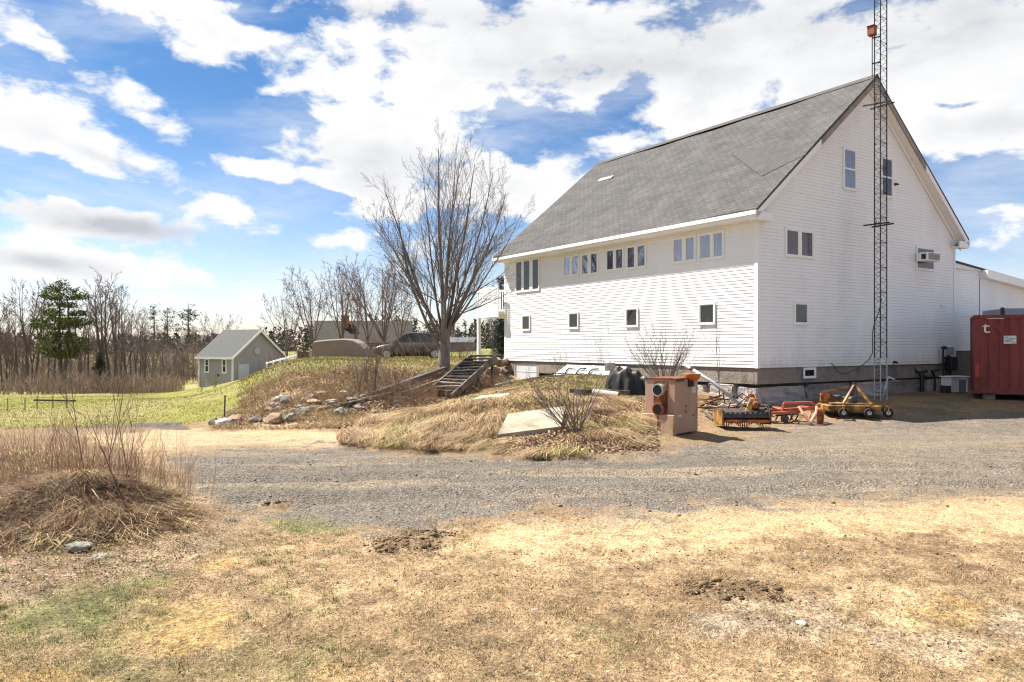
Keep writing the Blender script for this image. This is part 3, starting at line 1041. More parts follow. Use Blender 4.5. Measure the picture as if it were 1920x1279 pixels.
def shingle_mat():
    m, nt, bs = new_mat('asphalt_shingle')
    N, L = nt.nodes, nt.links
    tc = N.new('ShaderNodeTexCoord')
    sp = N.new('ShaderNodeSeparateXYZ')
    L.new(tc.outputs['Object'], sp.inputs[0])
    cb = N.new('ShaderNodeCombineXYZ')
    L.new(sp.outputs[1], cb.inputs[0])
    mz = N.new('ShaderNodeMath')
    mz.operation = 'MULTIPLY'
    mz.inputs[1].default_value = 1.56
    L.new(sp.outputs[2], mz.inputs[0])
    L.new(mz.outputs[0], cb.inputs[1])
    br = N.new('ShaderNodeTexBrick')
    br.inputs['Scale'].default_value = 1.0
    br.inputs['Brick Width'].default_value = 0.31
    br.inputs['Row Height'].default_value = 0.165
    br.inputs['Mortar Size'].default_value = 0.012
    br.inputs['Bias'].default_value = 0.0
    br.inputs['Color1'].default_value = (.098, .093, .090, 1)
    br.inputs['Color2'].default_value = (.079, .076, .074, 1)
    br.inputs['Mortar'].default_value = (.044, .042, .041, 1)
    L.new(cb.outputs[0], br.inputs['Vector'])
    n = N.new('ShaderNodeTexNoise')
    n.inputs['Scale'].default_value = 1.1
    n.inputs['Detail'].default_value = 8
    n.inputs['Roughness'].default_value = .7
    mp = N.new('ShaderNodeMapping')
    mp.inputs['Scale'].default_value = (1.6, .8, .35)
    L.new(tc.outputs['Object'], mp.inputs[0])
    L.new(mp.outputs[0], n.inputs['Vector'])
    mr = N.new('ShaderNodeMapRange')
    mr.inputs[1].default_value = .3
    mr.inputs[2].default_value = .7
    mr.inputs[3].default_value = .74
    mr.inputs[4].default_value = 1.3
    L.new(n.outputs['Fac'], mr.inputs[0])
    g = N.new('ShaderNodeTexNoise')
    g.inputs['Scale'].default_value = 28
    g.inputs['Detail'].default_value = 3
    L.new(tc.outputs['Object'], g.inputs['Vector'])
    mg = N.new('ShaderNodeMapRange')
    mg.inputs[1].default_value = .3
    mg.inputs[2].default_value = .7
    mg.inputs[3].default_value = .75
    mg.inputs[4].default_value = 1.25
    L.new(g.outputs['Fac'], mg.inputs[0])
    mm = N.new('ShaderNodeMath')
    mm.operation = 'MULTIPLY'
    L.new(mr.outputs[0], mm.inputs[0])
    L.new(mg.outputs[0], mm.inputs[1])
    sc = N.new('ShaderNodeVectorMath')
    sc.operation = 'SCALE'
    L.new(br.outputs['Color'], sc.inputs[0])
    L.new(mm.outputs[0], sc.inputs['Scale'])
    L.new(sc.outputs[0], bs.inputs['Base Color'])
    bs.inputs['Roughness'].default_value = .95
    bs.inputs['Specular IOR Level'].default_value = .15
    bp = N.new('ShaderNodeBump')
    bp.inputs['Strength'].default_value = .5
    bp.inputs['Distance'].default_value = .02
    L.new(mm.outputs[0], bp.inputs['Height'])
    L.new(bp.outputs[0], bs.inputs['Normal'])
    return m


M_SHINGLE = shingle_mat()
M_PATCH = mat('newer_shingle', (.082, .074, .070), .95, .22, 5.0, bump=.4, bscale=25)
M_PAPER = mat('bare_roofing_felt', (.42, .40, .38), .9, .15, 4)

barn = thing('white_barn', 'large white clapboard barn with steep grey shingle roof', 'barn', (BC.x, BC.y, 0), BA)

mb = MB(fix=False)
wtop = roofz(0) - 0.32
lap_siding(mb, lambda s, z, n: (-n, s, z), ZS, wtop, lambda z: (0.0, BL))


def gspan(z):
    k = (RZ - 0.16 - z) / RS
    return max(0.0, BW / 2 - k), min(BW, BW / 2 + k)


lap_siding(mb, lambda s, z, n: (s, -n, z), ZS, RZ - 0.3, gspan)
# the two walls turned away
mb.add([(BW, 0, ZS), (BW, BL, ZS), (BW, BL, wtop), (BW, 0, wtop)], [(0, 1, 2, 3)])
mb.add([(0, BL, ZS), (BW, BL, ZS), (BW, BL, wtop), (BW / 2, BL, RZ - .2), (0, BL, wtop)], [(0, 1, 2, 3, 4)])
obj('wall', mb, M_SIDING, barn)

for u0, u1, v0, v1 in ((-.03, .085, -.03, .085), (-.03, .085, BL - .085, BL + .03), (BW - .085, BW + .03, -.03, .085)):
    mb = MB()
    mb.box(u0, u1, v0, v1, ZS - .01, wtop)
    obj('corner_board', mb, M_TRIM, barn)

# roof: two slopes of one slab with a worn edge
mb = MB()
T = .09
nU = 30
for sgn in (-1, 1):
    ue = -OV if sgn < 0 else BW + OV
    um = BW / 2
    nv = 36
    g = []
    for i in range(nv + 1):
        v = -OG + (BL + 2 * OG) * i / nv
        for u in (ue, ue + (um - ue) * .25, ue + (um - ue) * .5, ue + (um - ue) * .75, um):
            sag = -.085 * math.sin(math.pi * min(max((v + .5) / (BL + 1), 0), 1)) + .018 * math.sin(v * 1.9 + u * .8)
            g.append((u, v, roofz(u) + sag))
    o = len(mb.v)
    n = len(g)
    mb.v += g + [(a, b, c - T) for a, b, c in g]
    for i in range(nv):
        for j in range(4):
            a = o + i * 5 + j
            mb.f.append((a, a + 1, a + 6, a + 5))
            mb.f.append((a + n, a + 5 + n, a + 6 + n, a + 1 + n))
        a = o + i * 5
        mb.f.append((a, a + 5, a + 5 + n, a + n))
    for j in range(4):
        a = o + j
        mb.f.append((a, a + n, a + 1 + n, a + 1))
        a = o + nv * 5 + j
        mb.f.append((a, a + 1, a + 1 + n, a + n))
roof = obj('roof', mb, M_SHINGLE, barn)
mb = MB()
mb.prism([(BW / 2 - .16, roofz(BW / 2 - .16) + .005), (BW / 2, RZ + .035), (BW / 2 + .16, roofz(BW / 2 + .16) + .005), (BW / 2, RZ - .02)], 1, -OG - .01, BL + OG + .01)
obj('ridge_cap', mb, M_PATCH, roof)


def roof_pt(px, py):
    """where the line of sight meets the near slope"""
    d = Vector(((px - CX) / F, 1, (HY - py) / F))
    du, dv = d.x * UA.x + d.y * UA.y, d.x * VA.x + d.y * VA.y
    cu = -BC.dot(UA)
    # z = RZ - RS*(BW/2 - u)
    Y = (RZ - RS * (BW / 2 - cu) - CAMZ) / (d.z - RS * du)
    return cu + du * Y, -BC.dot(VA) + dv * Y


# a bare strip where shingles are missing
mb = MB()
u, v = roof_pt(1135, 335)
mb.hexa([(u - .10, v - .55, roofz(u - .10) - .02), (u + .06, v - .5, roofz(u + .06) - .02), (u + .10, v + .45, roofz(u + .10) - .02), (u - .04, v + .5, roofz(u - .04) - .02)],
        [(u - .10, v - .55, roofz(u - .10) + .02), (u + .06, v - .5, roofz(u + .06) + .02), (u + .10, v + .45, roofz(u + .10) + .02), (u - .04, v + .5, roofz(u - .04) + .02)])
obj('bare_strip', mb, M_PAPER, roof)

# a re-shingled patch near the gable end
mb = MB()
cs = [roof_pt(*q_) for q_ in ((1428, 331), (1372, 289), (1470, 262), (1512, 290))]
mb.hexa([(a_, b_, roofz(a_) - .03) for a_, b_ in cs], [(a_, b_, roofz(a_) + .022) for a_, b_ in cs])
obj('repaired_patch', mb, mat('repair_shingle', (.068, .064, .062), .95, .22, 4.0, bump=.4, bscale=25), roof)

# eaves: gutter board, soffit, end returns
for sgn in (-1, 1):
    ue = -OV if sgn < 0 else BW + OV
    ze = roofz(-OV) - T
    mb = MB()
    a, b = (ue + .005, ue + .035) if sgn < 0 else (ue - .035, ue - .005)
    mb.box(a, b, -OG + .02, BL + OG - .02, ze - .22, ze - .005)
    a, b = (ue - .07, ue + .003) if sgn < 0 else (ue - .003, ue + .07)
    mb.box(a, b, -OG + .01, BL + OG - .01, ze - .11, ze + .01)
    obj('fascia', mb, M_TRIM, barn)
    mb = MB()
    a, b = (ue + .036, -.001) if sgn < 0 else (BW + .001, ue - .036)
    mb.box(a, b, -OG + .03, BL + OG - .03, ze - .215, ze - .175)
    # return box at the gable end
    a, b = (ue + .0, .30) if sgn < 0 else (BW - .30, ue - .0)
    mb.box(a, b, -OG + .0, -.02, ze - .26, ze - .216)
    mb.box(a, b, -OG + .0, -OG + .03, ze - .215, ze - .02)
    obj('soffit', mb, M_TRIM, barn)

# rake boards up the gable: painted below, bare grey above; white boarded underside
for v_out, front in ((-OG, True), (BL + OG, False)):
    for sgn in (-1, 1):
        for s0, s1, mt, drop in ((0.0, .50, M_TRIM, .21), (.50, 1.0, M_WEATHER, .21)):
            u0 = BW / 2 + sgn * (BW / 2 + OV) * (1 - s0)
            u1 = BW / 2 + sgn * (BW / 2 + OV) * (1 - s1)
            z0, z1 = roofz(u0) - T - .004, roofz(u1) - T - .004
            mb = MB()
            mb.prism([(u0, z0), (u1, z1), (u1, z1 - drop), (u0, z0 - drop)], 1, v_out + (.0 if front else -.04), v_out + (.04 if front else .0))
            obj('rake_board', mb, mt, barn)
    if front:
        for sgn in (-1, 1):
            u0 = BW / 2 + sgn * (BW / 2 + OV - .05)
            u1 = BW / 2
            z0, z1 = roofz(u0) - T - .16, roofz(u1) - T - .16
            mb = MB()
            mb.prism([(u0, z0), (u1, z1), (u1, z1 - .03), (u0, z0 - .03)], 1, v_out + .042, -.021)
            # frieze board under it, against the wall
            mb.prism([(u0, z0 - .035), (u1, z1 - .035), (u1, z1 - .21), (u0, z0 - .21)], 1, -.05, -.022)
            obj('rake_soffit', mb, M_TRIM, barn)


def window(put, panes, glass, parent, label=None, fr=.06, depth=.045, sill=False, mid=False):
    """frame standing proud of the siding, glass let into it; panes are (s0, s1, z0, z1)"""
    mb = MB()

    def bx(s0, s1, z0, z1, n0, n1):
        b = [put(s0, z0, n0), put(s1, z0, n0), put(s1, z0, n1), put(s0, z0, n1)]
        t = [put(s0, z1, n0), put(s1, z1, n0), put(s1, z1, n1), put(s0, z1, n1)]
        mb.hexa(b, t)
    S0, S1 = min(p[0] for p in panes), max(p[1] for p in panes)
    Z0, Z1 = min(p[2] for p in panes), max(p[3] for p in panes)
    bx(S0 - fr, S0, Z0 - fr, Z1 + fr, .0, depth)
    bx(S1, S1 + fr, Z0 - fr, Z1 + fr, .0, depth)
    bx(S0, S1, Z1, Z1 + fr, .0, depth - .002)
    bx(S0, S1, Z0 - fr, Z0, .0, depth - .002)
    if sill:
        bx(S0 - fr - .02, S1 + fr + .02, Z0 - fr - .03, Z0 - fr - .002, .0, depth + .03)
    ps = sorted(panes)
    for a, b in zip(ps, ps[1:]):
        if b[0] - a[1] > .005:
            bx(a[1], b[0], Z0, Z1, .0, depth - .004)
    if mid:
        zm = (Z0 + Z1) / 2
        bx(S0, S1, zm - .03, zm + .03, .0, depth - .004)
    for s0, s1, z0, z1 in panes:      # the sash inside the casing
        q = .028
        for a, b, c, d in ((s0, s0 + q, z0, z1), (s1 - q, s1, z0, z1), (s0 + q, s1 - q, z0, z0 + q), (s0 + q, s1 - q, z1 - q, z1)):
            bx(a, b, c, d, .0, depth - .012)
    w = obj('window', mb, M_TRIM, parent)
    if label:
        w['label'] = label
    g = MB()
    for s0, s1, z0, z1 in panes:
        g.hexa([put(s0, z0, .001), put(s1, z0, .001), put(s1, z0, .0155), put(s0, z0, .0155)],
               [put(s0, z1, .001), put(s1, z1, .001), put(s1, z1, .0155), put(s0, z1, .0155)])
    obj('glass', g, glass, w)
    return w


putL = lambda s, z, n: (-n - .010, s, z)
putG = lambda s, z, n: (s, -n - .010, z)


def lw(rects):
    out = []
    for x0, x1, y0, y1 in rects:
        va, z1 = long_wall((x0 + x1) / 2, y0)
        vb, z0 = long_wall((x0 + x1) / 2, y1)
        v1, _ = long_wall(x0, y0)
        v0, _ = long_wall(x1, y0)
        out.append((v0, v1, z0, z1))
    Z0 = sum(o[2] for o in out) / len(out)
    Z1 = sum(o[3] for o in out) / len(out)
    return [(a, b, Z0, Z1) for a, b, _, _ in out]


def gw(rects):
    out = []
    for x0, x1, y0, y1 in rects:
        _, z1 = gable_wall((x0 + x1) / 2, y0)
        _, z0 = gable_wall((x0 + x1) / 2, y1)
        s0, _ = gable_wall(x0, y0)
        s1, _ = gable_wall(x1, y0)
        out.append((s0, s1, z0, z1))
    Z0 = sum(o[2] for o in out) / len(out)
    Z1 = sum(o[3] for o in out) / len(out)
    return [(a, b, Z0, Z1) for a, b, _, _ in out]


window(putL, lw([(968.8, 979.6, 491, 546), (983, 994.5, 488.5, 545), (999.5, 1011, 486, 543)]), M_DARKGLASS, barn, 'tall triple window near the far corner')
window(putL, lw([(1059, 1070, 482, 516.5), (1074, 1085.5, 480, 515.5)]), M_SKYGLASS, barn)
window(putL, lw([(1092, 1104, 477.5, 514), (1108.5, 1121, 475, 513)]), M_SKYGLASS, barn)
window(putL, lw([(1138.6, 1151.6, 469.6, 506), (1155.5, 1169, 466.5, 504.5)]), M_SKYGLASS, barn)
window(putL, lw([(1177, 1191.5, 463, 502.5), (1196, 1211, 460, 500)]), M_SKYGLASS, barn)
window(putL, lw([(1264, 1281, 448, 491), (1287, 1303.5, 444.5, 488.5)]), M_PALEGLASS, barn)
window(putL, lw([(1313.5, 1334, 440, 485), (1338.5, 1356.5, 436, 482)]), M_PALEGLASS, barn)
for r_ in ((981, 994, 593, 618), (1068.5, 1084.5, 588, 614.5), (1176, 1196, 580, 611), (1313.5, 1340, 571, 606)):
    window(putL, lw([r_]), M_DARKGLASS, barn, fr=.05)
M_GREENGLASS = mat('green_tinted_glass', (.022, .035, .033), .05, .5, 2.5, spec=.6)
M_SMOKEGLASS = mat('drawn_curtain_glass', (.10, .085, .09), .07, .3, 6, spec=.5, sc=(3, 1, .2))
window(putG, gw([(1581.5, 1602.5, 281.5, 354)]), M_PALEGLASS, barn, mid=True)
window(putG, gw([(1652, 1671, 298, 368)]), M_SMOKEGLASS, barn, mid=True)
window(putG, gw([(1473, 1495.5, 432, 478.5), (1500.5, 1522.5, 435, 482)]), M_SMOKEGLASS, barn)
window(putG, gw([(1489.5, 1512, 569.5, 606)]), M_GREENGLASS, barn)
window(putG, gw([(1718, 1749, 466, 505)]), M_SMOKEGLASS, barn)
# basement light in a white frame in the concrete
window(putG, gw([(1506.5, 1526, 692, 706.5)]), M_DARKGLASS, barn, fr=.05, sill=False)

# foundation: concrete sill wall on big granite blocks
mb = MB()
zc = 1.02
dv1, _ = long_wall(969, 690, .1)
dv0, _ = long_wall(1008, 690, .1)
mb.box(.03, BW - .03, .03, dv0 - .17, zc, ZS)
mb.box(.03, BW - .03, dv1 + .17, BL - .03, zc, ZS)
mb.box(.6, BW - .03, dv0 - .17, dv1 + .17, zc, ZS)
obj('foundation_wall', mb, M_CONC, barn)
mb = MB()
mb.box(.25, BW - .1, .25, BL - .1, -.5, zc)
obj('footing', mb, mat('dark_rubble', (.09, .075, .065), .95, .4, 6, bump=.8), barn)
rr = random.Random(5)
M_GRAN2 = mat('dark_granite_block', (.25, .215, .20), .85, .25, 4.0, col2=(.15, .125, .11), lo=.5, hi=.7, bump=.6, bscale=9)


def block(u0, u1, v0, v1, z0, z1, seed):
    """a quarried block: box faces pushed about, corners knocked off"""
    r = random.Random(seed)
    bm = bmesh.new()
    bmesh.ops.create_cube(bm, size=1.0)
    bmesh.ops.bevel(bm, geom=bm.edges[:], offset=.045, segments=1, affect='EDGES')
    bmesh.ops.subdivide_edges(bm, edges=bm.edges[:], cuts=3, use_grid_fill=True)
    mb = MB()
    for v in bm.verts:
        j = Vector((r.uniform(-1, 1), r.uniform(-1, 1), r.uniform(-1, 1))) * .022
        c = v.co
        mb.v.append(((u0 + u1) / 2 + c.x * (u1 - u0) + j.x, (v0 + v1) / 2 + c.y * (v1 - v0) + j.y + .03 * math.sin(c.x * 7 + seed) * c.z, (z0 + z1) / 2 + c.z * (z1 - z0) + j.z))
    bm.verts.index_update()
    mb.f = [tuple(v.index for v in f.verts) for f in bm.faces]
    bm.free()
    return mb


u = -.02
i = 0
while u < BW - .5:
    w_ = rr.choice((1.25, 1.9, 2.2, 1.5, 2.5))
    w_ = min(w_, BW - u)
    top = zc - rr.uniform(.03, .10)
    obj('granite_block', block(u + .02, u + w_ - rr.uniform(.06, .15), .0 + rr.uniform(-.10, .09), .75, .28, top - rr.uniform(0, .07), 30 + i), (M_GRAN, M_GRAN2)[i % 2], barn)
    u += w_
    i += 1
v = .9
while v < 5.2:
    w_ = rr.uniform(.6, 1.1)
    obj('granite_block', block(rr.uniform(-.06, .06), .6, v, v + w_ - .06, .4, zc - rr.uniform(.02, .12), 60 + i), M_GRAN, barn)
    v += w_ + .1
    i += 1
# lower course, half buried
u = .3
while u < BW - 1:
    w_ = rr.uniform(.9, 1.9)
    obj('granite_block', block(u, u + w_ - .10, -.20 + rr.uniform(-.10, .08), .5, .0, .46 + rr.uniform(-.09, .08), 90 + i), (M_GRAN2, M_GRAN)[i % 2], barn)
    u += w_
    i += 1

# the low white door of the cellar, at the foot of the long wall
v1, _ = long_wall(969, 690, .1)
v0, _ = long_wall(1008, 690, .1)
mb = MB()
mb.box(.06, .12, v0, v1, .35, ZS - .12)
for q in (.33, .66):
    mb.box(.05, .06, v0 + .05, v1 - .05, .35 + (ZS - .47) * q - .012, .35 + (ZS - .47) * q + .012)
obj('cellar_door', mb, mat('blue_white_paint', (.55, .58, .62), .5, .08, 3), barn)
mb = MB()
mb.box(.04, .16, v1, v1 + .16, .2, ZS - .02)
mb.box(.04, .16, v0 - .16, v0, .2, ZS - .02)
mb.box(.04, .16, v0, v1, ZS - .12, ZS - .02)
obj('door_frame', mb, M_WEATHER, barn)
# hooded light at the right gable window, hose bib and dryer flap on the gable
for px_, py_, w_ in ((1677, 346, .09), (1675, 679, .10)):
    s_, z_ = gable_wall(px_, py_)
    mb = MB()
    mb.box(s_ - w_ / 2, s_ + w_ / 2, -.10, -.012, z_ - w_ * .4, z_ + w_ * .4)
    mb.box(s_ - w_ * .3, s_ + w_ * .3, -.16, -.101, z_ - w_ * .5, z_ + w_ * .1)
    obj('wall_fitting', mb, M_STEEL, barn, bevel=.01)
s_, z_ = gable_wall(1765, 573)
mb = MB()
mb.box(s_ - .05, s_ + .05, -.06, -.012, z_ - .04, z_ + .04)
mb.tube([(s_, -.06, z_), (s_ + .07, -.12, z_ - .06)], .02, 6)
obj('wall_fitting', mb, M_TRIM, barn)

# ---------------------------------------------------------------- air conditioner in the right-hand window
s0, z1 = gable_wall(1716, 475)
s1, z0 = gable_wall(1737, 493)
ac = thing('air_conditioner', 'boxy white air conditioner hung out of the right gable window', 'air conditioner', B((s0 + s1) / 2, -.06, (z0 + z1) / 2), BA)
hw, hh = (s1 - s0) / 2 + .06, (z1 - z0) / 2
mb = MB()
mb.box(-hw, hw, -.42, -.005, -hh, hh)
obj('case', mb, M_TRIM, ac, bevel=.015)
mb = MB()
for i in range(7):
    mb.box(-hw + .06, -.02, -.434, -.421, -hh + .05 + i * .034, -hh + .066 + i * .034)
    mb.box(.02, hw - .06, -.434, -.421, -hh + .05 + i * .034, -hh + .066 + i * .034)
obj('grille', mb, M_STEEL, ac)
mb = MB()
mb.box(-hw - .006, -hw - .001, -.36, -.2, -hh + .06, hh - .06)
obj('side_vent', mb, M_STEEL, ac)

# ---------------------------------------------------------------- low wing at the right
wing = thing('barn_wing', 'low white flat roofed wing joined to the right end of the barn', 'building', (BC.x, BC.y, 0), BA)
w0, w1, wj = BW + .04, BW + 9.0, BW + 2.15
zb, zt = 2.0, 5.20
mb = MB(fix=False)
lap_siding(mb, lambda s, z, n: (s, .12 - n, z), zb, zt, lambda z: (w0, wj))
lap_siding(mb, lambda s, z, n: (s, .10 - n, z), zb, zt - .28, lambda z: (wj, w1))
mb.add([(w1, .1, 0), (w1, 7, 0), (w1, 7, zt), (w1, .1, zt)], [(0, 1, 2, 3)])
mb.add([(w0, 7, 0), (w1, 7, 0), (w1, 7, zt), (w0, 7, zt)], [(0, 1, 2, 3)])
obj('wall', mb, M_SIDING, wing)
mb = MB()
mb.box(w0, w1, .13, 7, .2, zb)
obj('base_wall', mb, mat('brown_board_base', (.155, .135, .11), .85, .12, 2), wing)
mb = MB()
mb.hexa([(w0, -.04, zt + .22), (w1, -.04, zt - .55), (w1, 7.3, zt - .55), (w0, 7.3, zt + .22)], [(w0, -.04, zt + .28), (w1, -.04, zt - .49), (w1, 7.3, zt - .49), (w0, 7.3, zt + .28)])
obj('roof', mb, M_PATCH, wing)
mb = MB()
mb.hexa([(w0, .02, zt - .0), (wj, .02, zt - .0), (wj, .11, zt), (w0, .11, zt)], [(w0, .02, zt + .21), (wj, .02, zt + .03), (wj, .11, zt + .03), (w0, .11, zt + .21)])
mb.hexa([(wj, -.22, zt - .30), (w1, -.22, zt - .85), (w1, .11, zt - .85), (wj, .11, zt - .30)], [(wj, -.22, zt + .02), (w1, -.22, zt - .57), (w1, .11, zt - .57), (wj, .11, zt + .02)])
obj('fascia', mb, M_TRIM, wing)

# ---------------------------------------------------------------- deck on the far end
dk = thing('deck', 'small white railed balcony on posts behind the far barn corner', 'deck', B(1.6, BL + 1.0, 0), BA)
mb = MB()
mb.box(-1.9, 2.2, -.94, 1.0, 3.72, 3.78)
mb.box(-1.9, 2.2, .96, 1.0, 3.52, 3.715)
mb.box(-1.94, -1.9, -.94, 1.0, 3.52, 3.78)
obj('floor', mb, M_TRIM, dk)
mb = MB()
for a, b in (((-1.9, -.9, 0), (-1.9, 1.0, 0)), ((-1.9, 1.0, 0), (2.2, 1.0, 0))):
    for zz in (3.92, 4.88):
        mb.bar((a[0], a[1], zz), (b[0], b[1], zz), .05, .09)
    d = Vector(b) - Vector(a)
    n = int(d.length / .14)
    for i in range(n + 1):
        p = Vector(a) + d * (i / n)
        mb.box(p.x - .02, p.x + .02, p.y - .02, p.y + .02, 3.6, 4.86)
obj('railing', mb, M_TRIM, dk)
for xx in (-1.86, 2.1):
    mb = MB()
    mb.box(xx - .07, xx + .07, .88, 1.02, 1.2, 4.95)
    obj('post', mb, M_TRIM, dk)


# ---------------------------------------------------------------- red shipping container
CA = R(-29.0)
ctop = at(1825, 591, 24.6)
cbase = at(1826, 738, 24.6)
cont = thing('shipping_container', 'rusty red corrugated shipping container at the right edge, beside the barn', 'container', (cbase.x, cbase.y, cbase.z), CA)
CH = ctop.z - cbase.z
CL, CD = 6.06, 2.44
M_RED = mat('faded_red_paint', (.205, .040, .034), .6, .2, 1.5, col2=(.125, .028, .024), lo=.48, hi=.7, bump=.1, sc=(1, 1, .35))
M_RUST = mat('rust', (.16, .055, .02), .9, .35, 8, col2=(.075, .03, .018), lo=.45, hi=.6)


def corrugated(mb, L, z0, z1, put, period=.278, dep=.036):
    n = int(L / period)
    p = L / n
    xs = []
    for i in range(n):
        a = i * p
        xs += [(a, 0), (a + p * .26, 0), (a + p * .5, dep), (a + p * .76, dep)]
    xs.append((L, 0))
    for (a, da), (b, db) in zip(xs, xs[1:]):
        mb.add([put(a, z0, da), put(b, z0, db), put(b, z1, db), put(a, z1, da)], [(0, 1, 2, 3)])


mb = MB(fix=False)
corrugated(mb, CL - .3, .17, CH - .12, lambda s, z, d: (.15 + s, .02 + d, z))
corrugated(mb, CL - .3, .17, CH - .12, lambda s, z, d: (.15 + s, CD - .02 - d, z))
mb.add([(.03, .15, .17), (.03, CD - .15, .17), (.03, CD - .15, CH - .1), (.03, .15, CH - .1)], [(0, 1, 2, 3)])
mb.add([(CL - .03, .15, .17), (CL - .03, CD - .15, .17), (CL - .03, CD - .15, CH - .1), (CL - .03, .15, CH - .1)], [(0, 1, 2, 3)])
mb.add([(.02, .02, CH - .03), (CL - .02, .02, CH - .03), (CL - .02, CD - .02, CH - .03), (.02, CD - .02, CH - .03)], [(0, 1, 2, 3)])
mb.add([(.02, .02, .14), (CL - .02, .02, .14), (CL - .02, CD - .02, .14), (.02, CD - .02, .14)], [(0, 1, 2, 3)])
obj('corrugated_side', mb, M_RED, cont)
mb = MB()
for y0 in (0, CD - .06):
    mb.box(.16, CL - .16, y0, y0 + .06, CH - .12, CH - .005)
    mb.box(.16, CL - .16, y0, y0 + .06, 0.02, .17)
for x0 in (0, CL - .06):
    mb.box(x0, x0 + .06, .16, CD - .16, CH - .12, CH - .005)
    mb.box(x0, x0 + .06, .16, CD - .16, 0.02, .17)
obj('rail', mb, M_RED, cont)
for x0 in (0, CL - .16):
    for y0 in (-.004, CD - .156):
        mb = MB()
        mb.box(x0, x0 + .16, y0, y0 + .16, .12, CH - .12)
        cp = obj('corner_post', mb, M_RED, cont, bevel=.012)
        mb = MB()
        mb.box(x0 - .005, x0 + .17, y0 - .006, y0 + .17, 0, .118)
        obj('corner_casting', mb, M_RUST, cp, bevel=.01)
        mb = MB()
        mb.box(x0 - .005, x0 + .17, y0 - .006, y0 + .17, CH - .118, CH)
        obj('corner_casting', mb, M_RUST, cp, bevel=.01)


def text_part(name, body, size, M, m, parent, thick=.004):
    cu = bpy.data.curves.new(name, 'FONT')
    cu.body = body
    cu.size = size
    cu.extrude = thick
    cu.align_x = 'CENTER'
    cu.align_y = 'CENTER'
    tmp = bpy.data.objects.new(name + '_tmp', cu)
    COL.objects.link(tmp)
    dg = bpy.context.evaluated_depsgraph_get()
    me = bpy.data.meshes.new_from_object(tmp.evaluated_get(dg))
    bpy.data.objects.remove(tmp)
    me.transform(M)
    me.materials.clear()
    me.materials.append(m)
    o = bpy.data.objects.new(name, me)
    COL.objects.link(o)
    o.parent = parent
    return o


Rx90 = Matrix.Rotation(R(90), 4, 'X')
M_WHITE = mat('white_lettering', (.72, .66, .62), .6, .15, 6)
M_GHOST = mat('painted_over_lettering', (.215, .062, .058), .6, .25, 6)
text_part('letter', 't', .54, Matrix.Translation((.34, .004, CH - .42)) @ Rx90 @ Matrix.Diagonal((1.25, 1.0, 1, 1)), M_WHITE, cont)
text_part('faded_letters', 'ex', .34, Matrix.Translation((.63, .004, CH - .45)) @ Rx90, M_GHOST, cont)
mb = MB()
mb.hexa([(.36, .0, CH - .135), (.85, .0, CH - .135), (.85, .018, CH - .135), (.36, .018, CH - .135)], [(.40, .0, CH - .10), (.80, .0, CH - .10), (.80, .018, CH - .10), (.40, .018, CH - .10)])
obj('scraped_patch', mb, M_WHITE, cont)
mb = MB()
mb.box(.82, 1.16, -.004, .014, CH - .94, CH - .68)
st = obj('sign_plate', mb, mat('white_notice', (.62, .62, .60), .5, .08, 6), cont)
mb = MB()
for i, (a, b) in enumerate(((.05, .16), (.19, .37), (.05, .30), (.08, .22), (.26, .37))):
    zz = CH - .73 - .045 * i
    mb.box(.80 + a * .9, .80 + b * .9, -.0065, -.0042, zz - .014, zz + .014)
obj('notice_lines', mb, mat('green_print', (.16, .30, .24), .6, .2, 5), st)
mb = MB()
mb.box(.04, .15, -.012, -.0045, .55, 1.0)
obj('touch_up_paint', mb, mat('bright_red_paint', (.40, .05, .04), .5, .2, 4), cont)
for x0 in (.25, CL - .7):
    b_ = thing('timber_block', 'dark timber block under the left end of the red container' if x0 < 1 else 'dark timber block under the right end of the red container', 'block', (cbase.x + math.cos(CA) * x0, cbase.y + math.sin(CA) * x0, 0), CA, 'blocks under the container')
    zz = h(b_.location.x, b_.location.y)
    mb = MB()
    mb.box(0, .35, .05, CD - .05, zz - .1, cbase.z + .02)
    obj('beam', mb, M_OLDWOOD, b_, bevel=.01)

# grey box trailer whose top shows over the container
gx0 = at(1883, 578, 27.2)
gt = thing('box_trailer', 'grey box trailer parked behind the red container, top corner showing', 'trailer', (gx0.x, gx0.y, .5), R(-14))
mb = MB()
mb.box(0, 5, 0, 2.2, .55, gx0.z - .5)
obj('body', mb, mat('grey_panel', (.30, .33, .37), .45, .06, 2), gt, bevel=.03)
mb = MB()
mb.box(-.09, -.005, -.02, .10, .5, gx0.z - .47)
obj('corner_pipe', mb, M_STEEL, gt)
for xx in (1.2, 3.8):
    mb = MB()
    mb.lathe([(.30, -.1), (.36, -.08), (.36, .08), (.30, .1)], (xx, .15, .36), 'y', 18)
    obj('wheel', mb, M_RUBBER, gt)

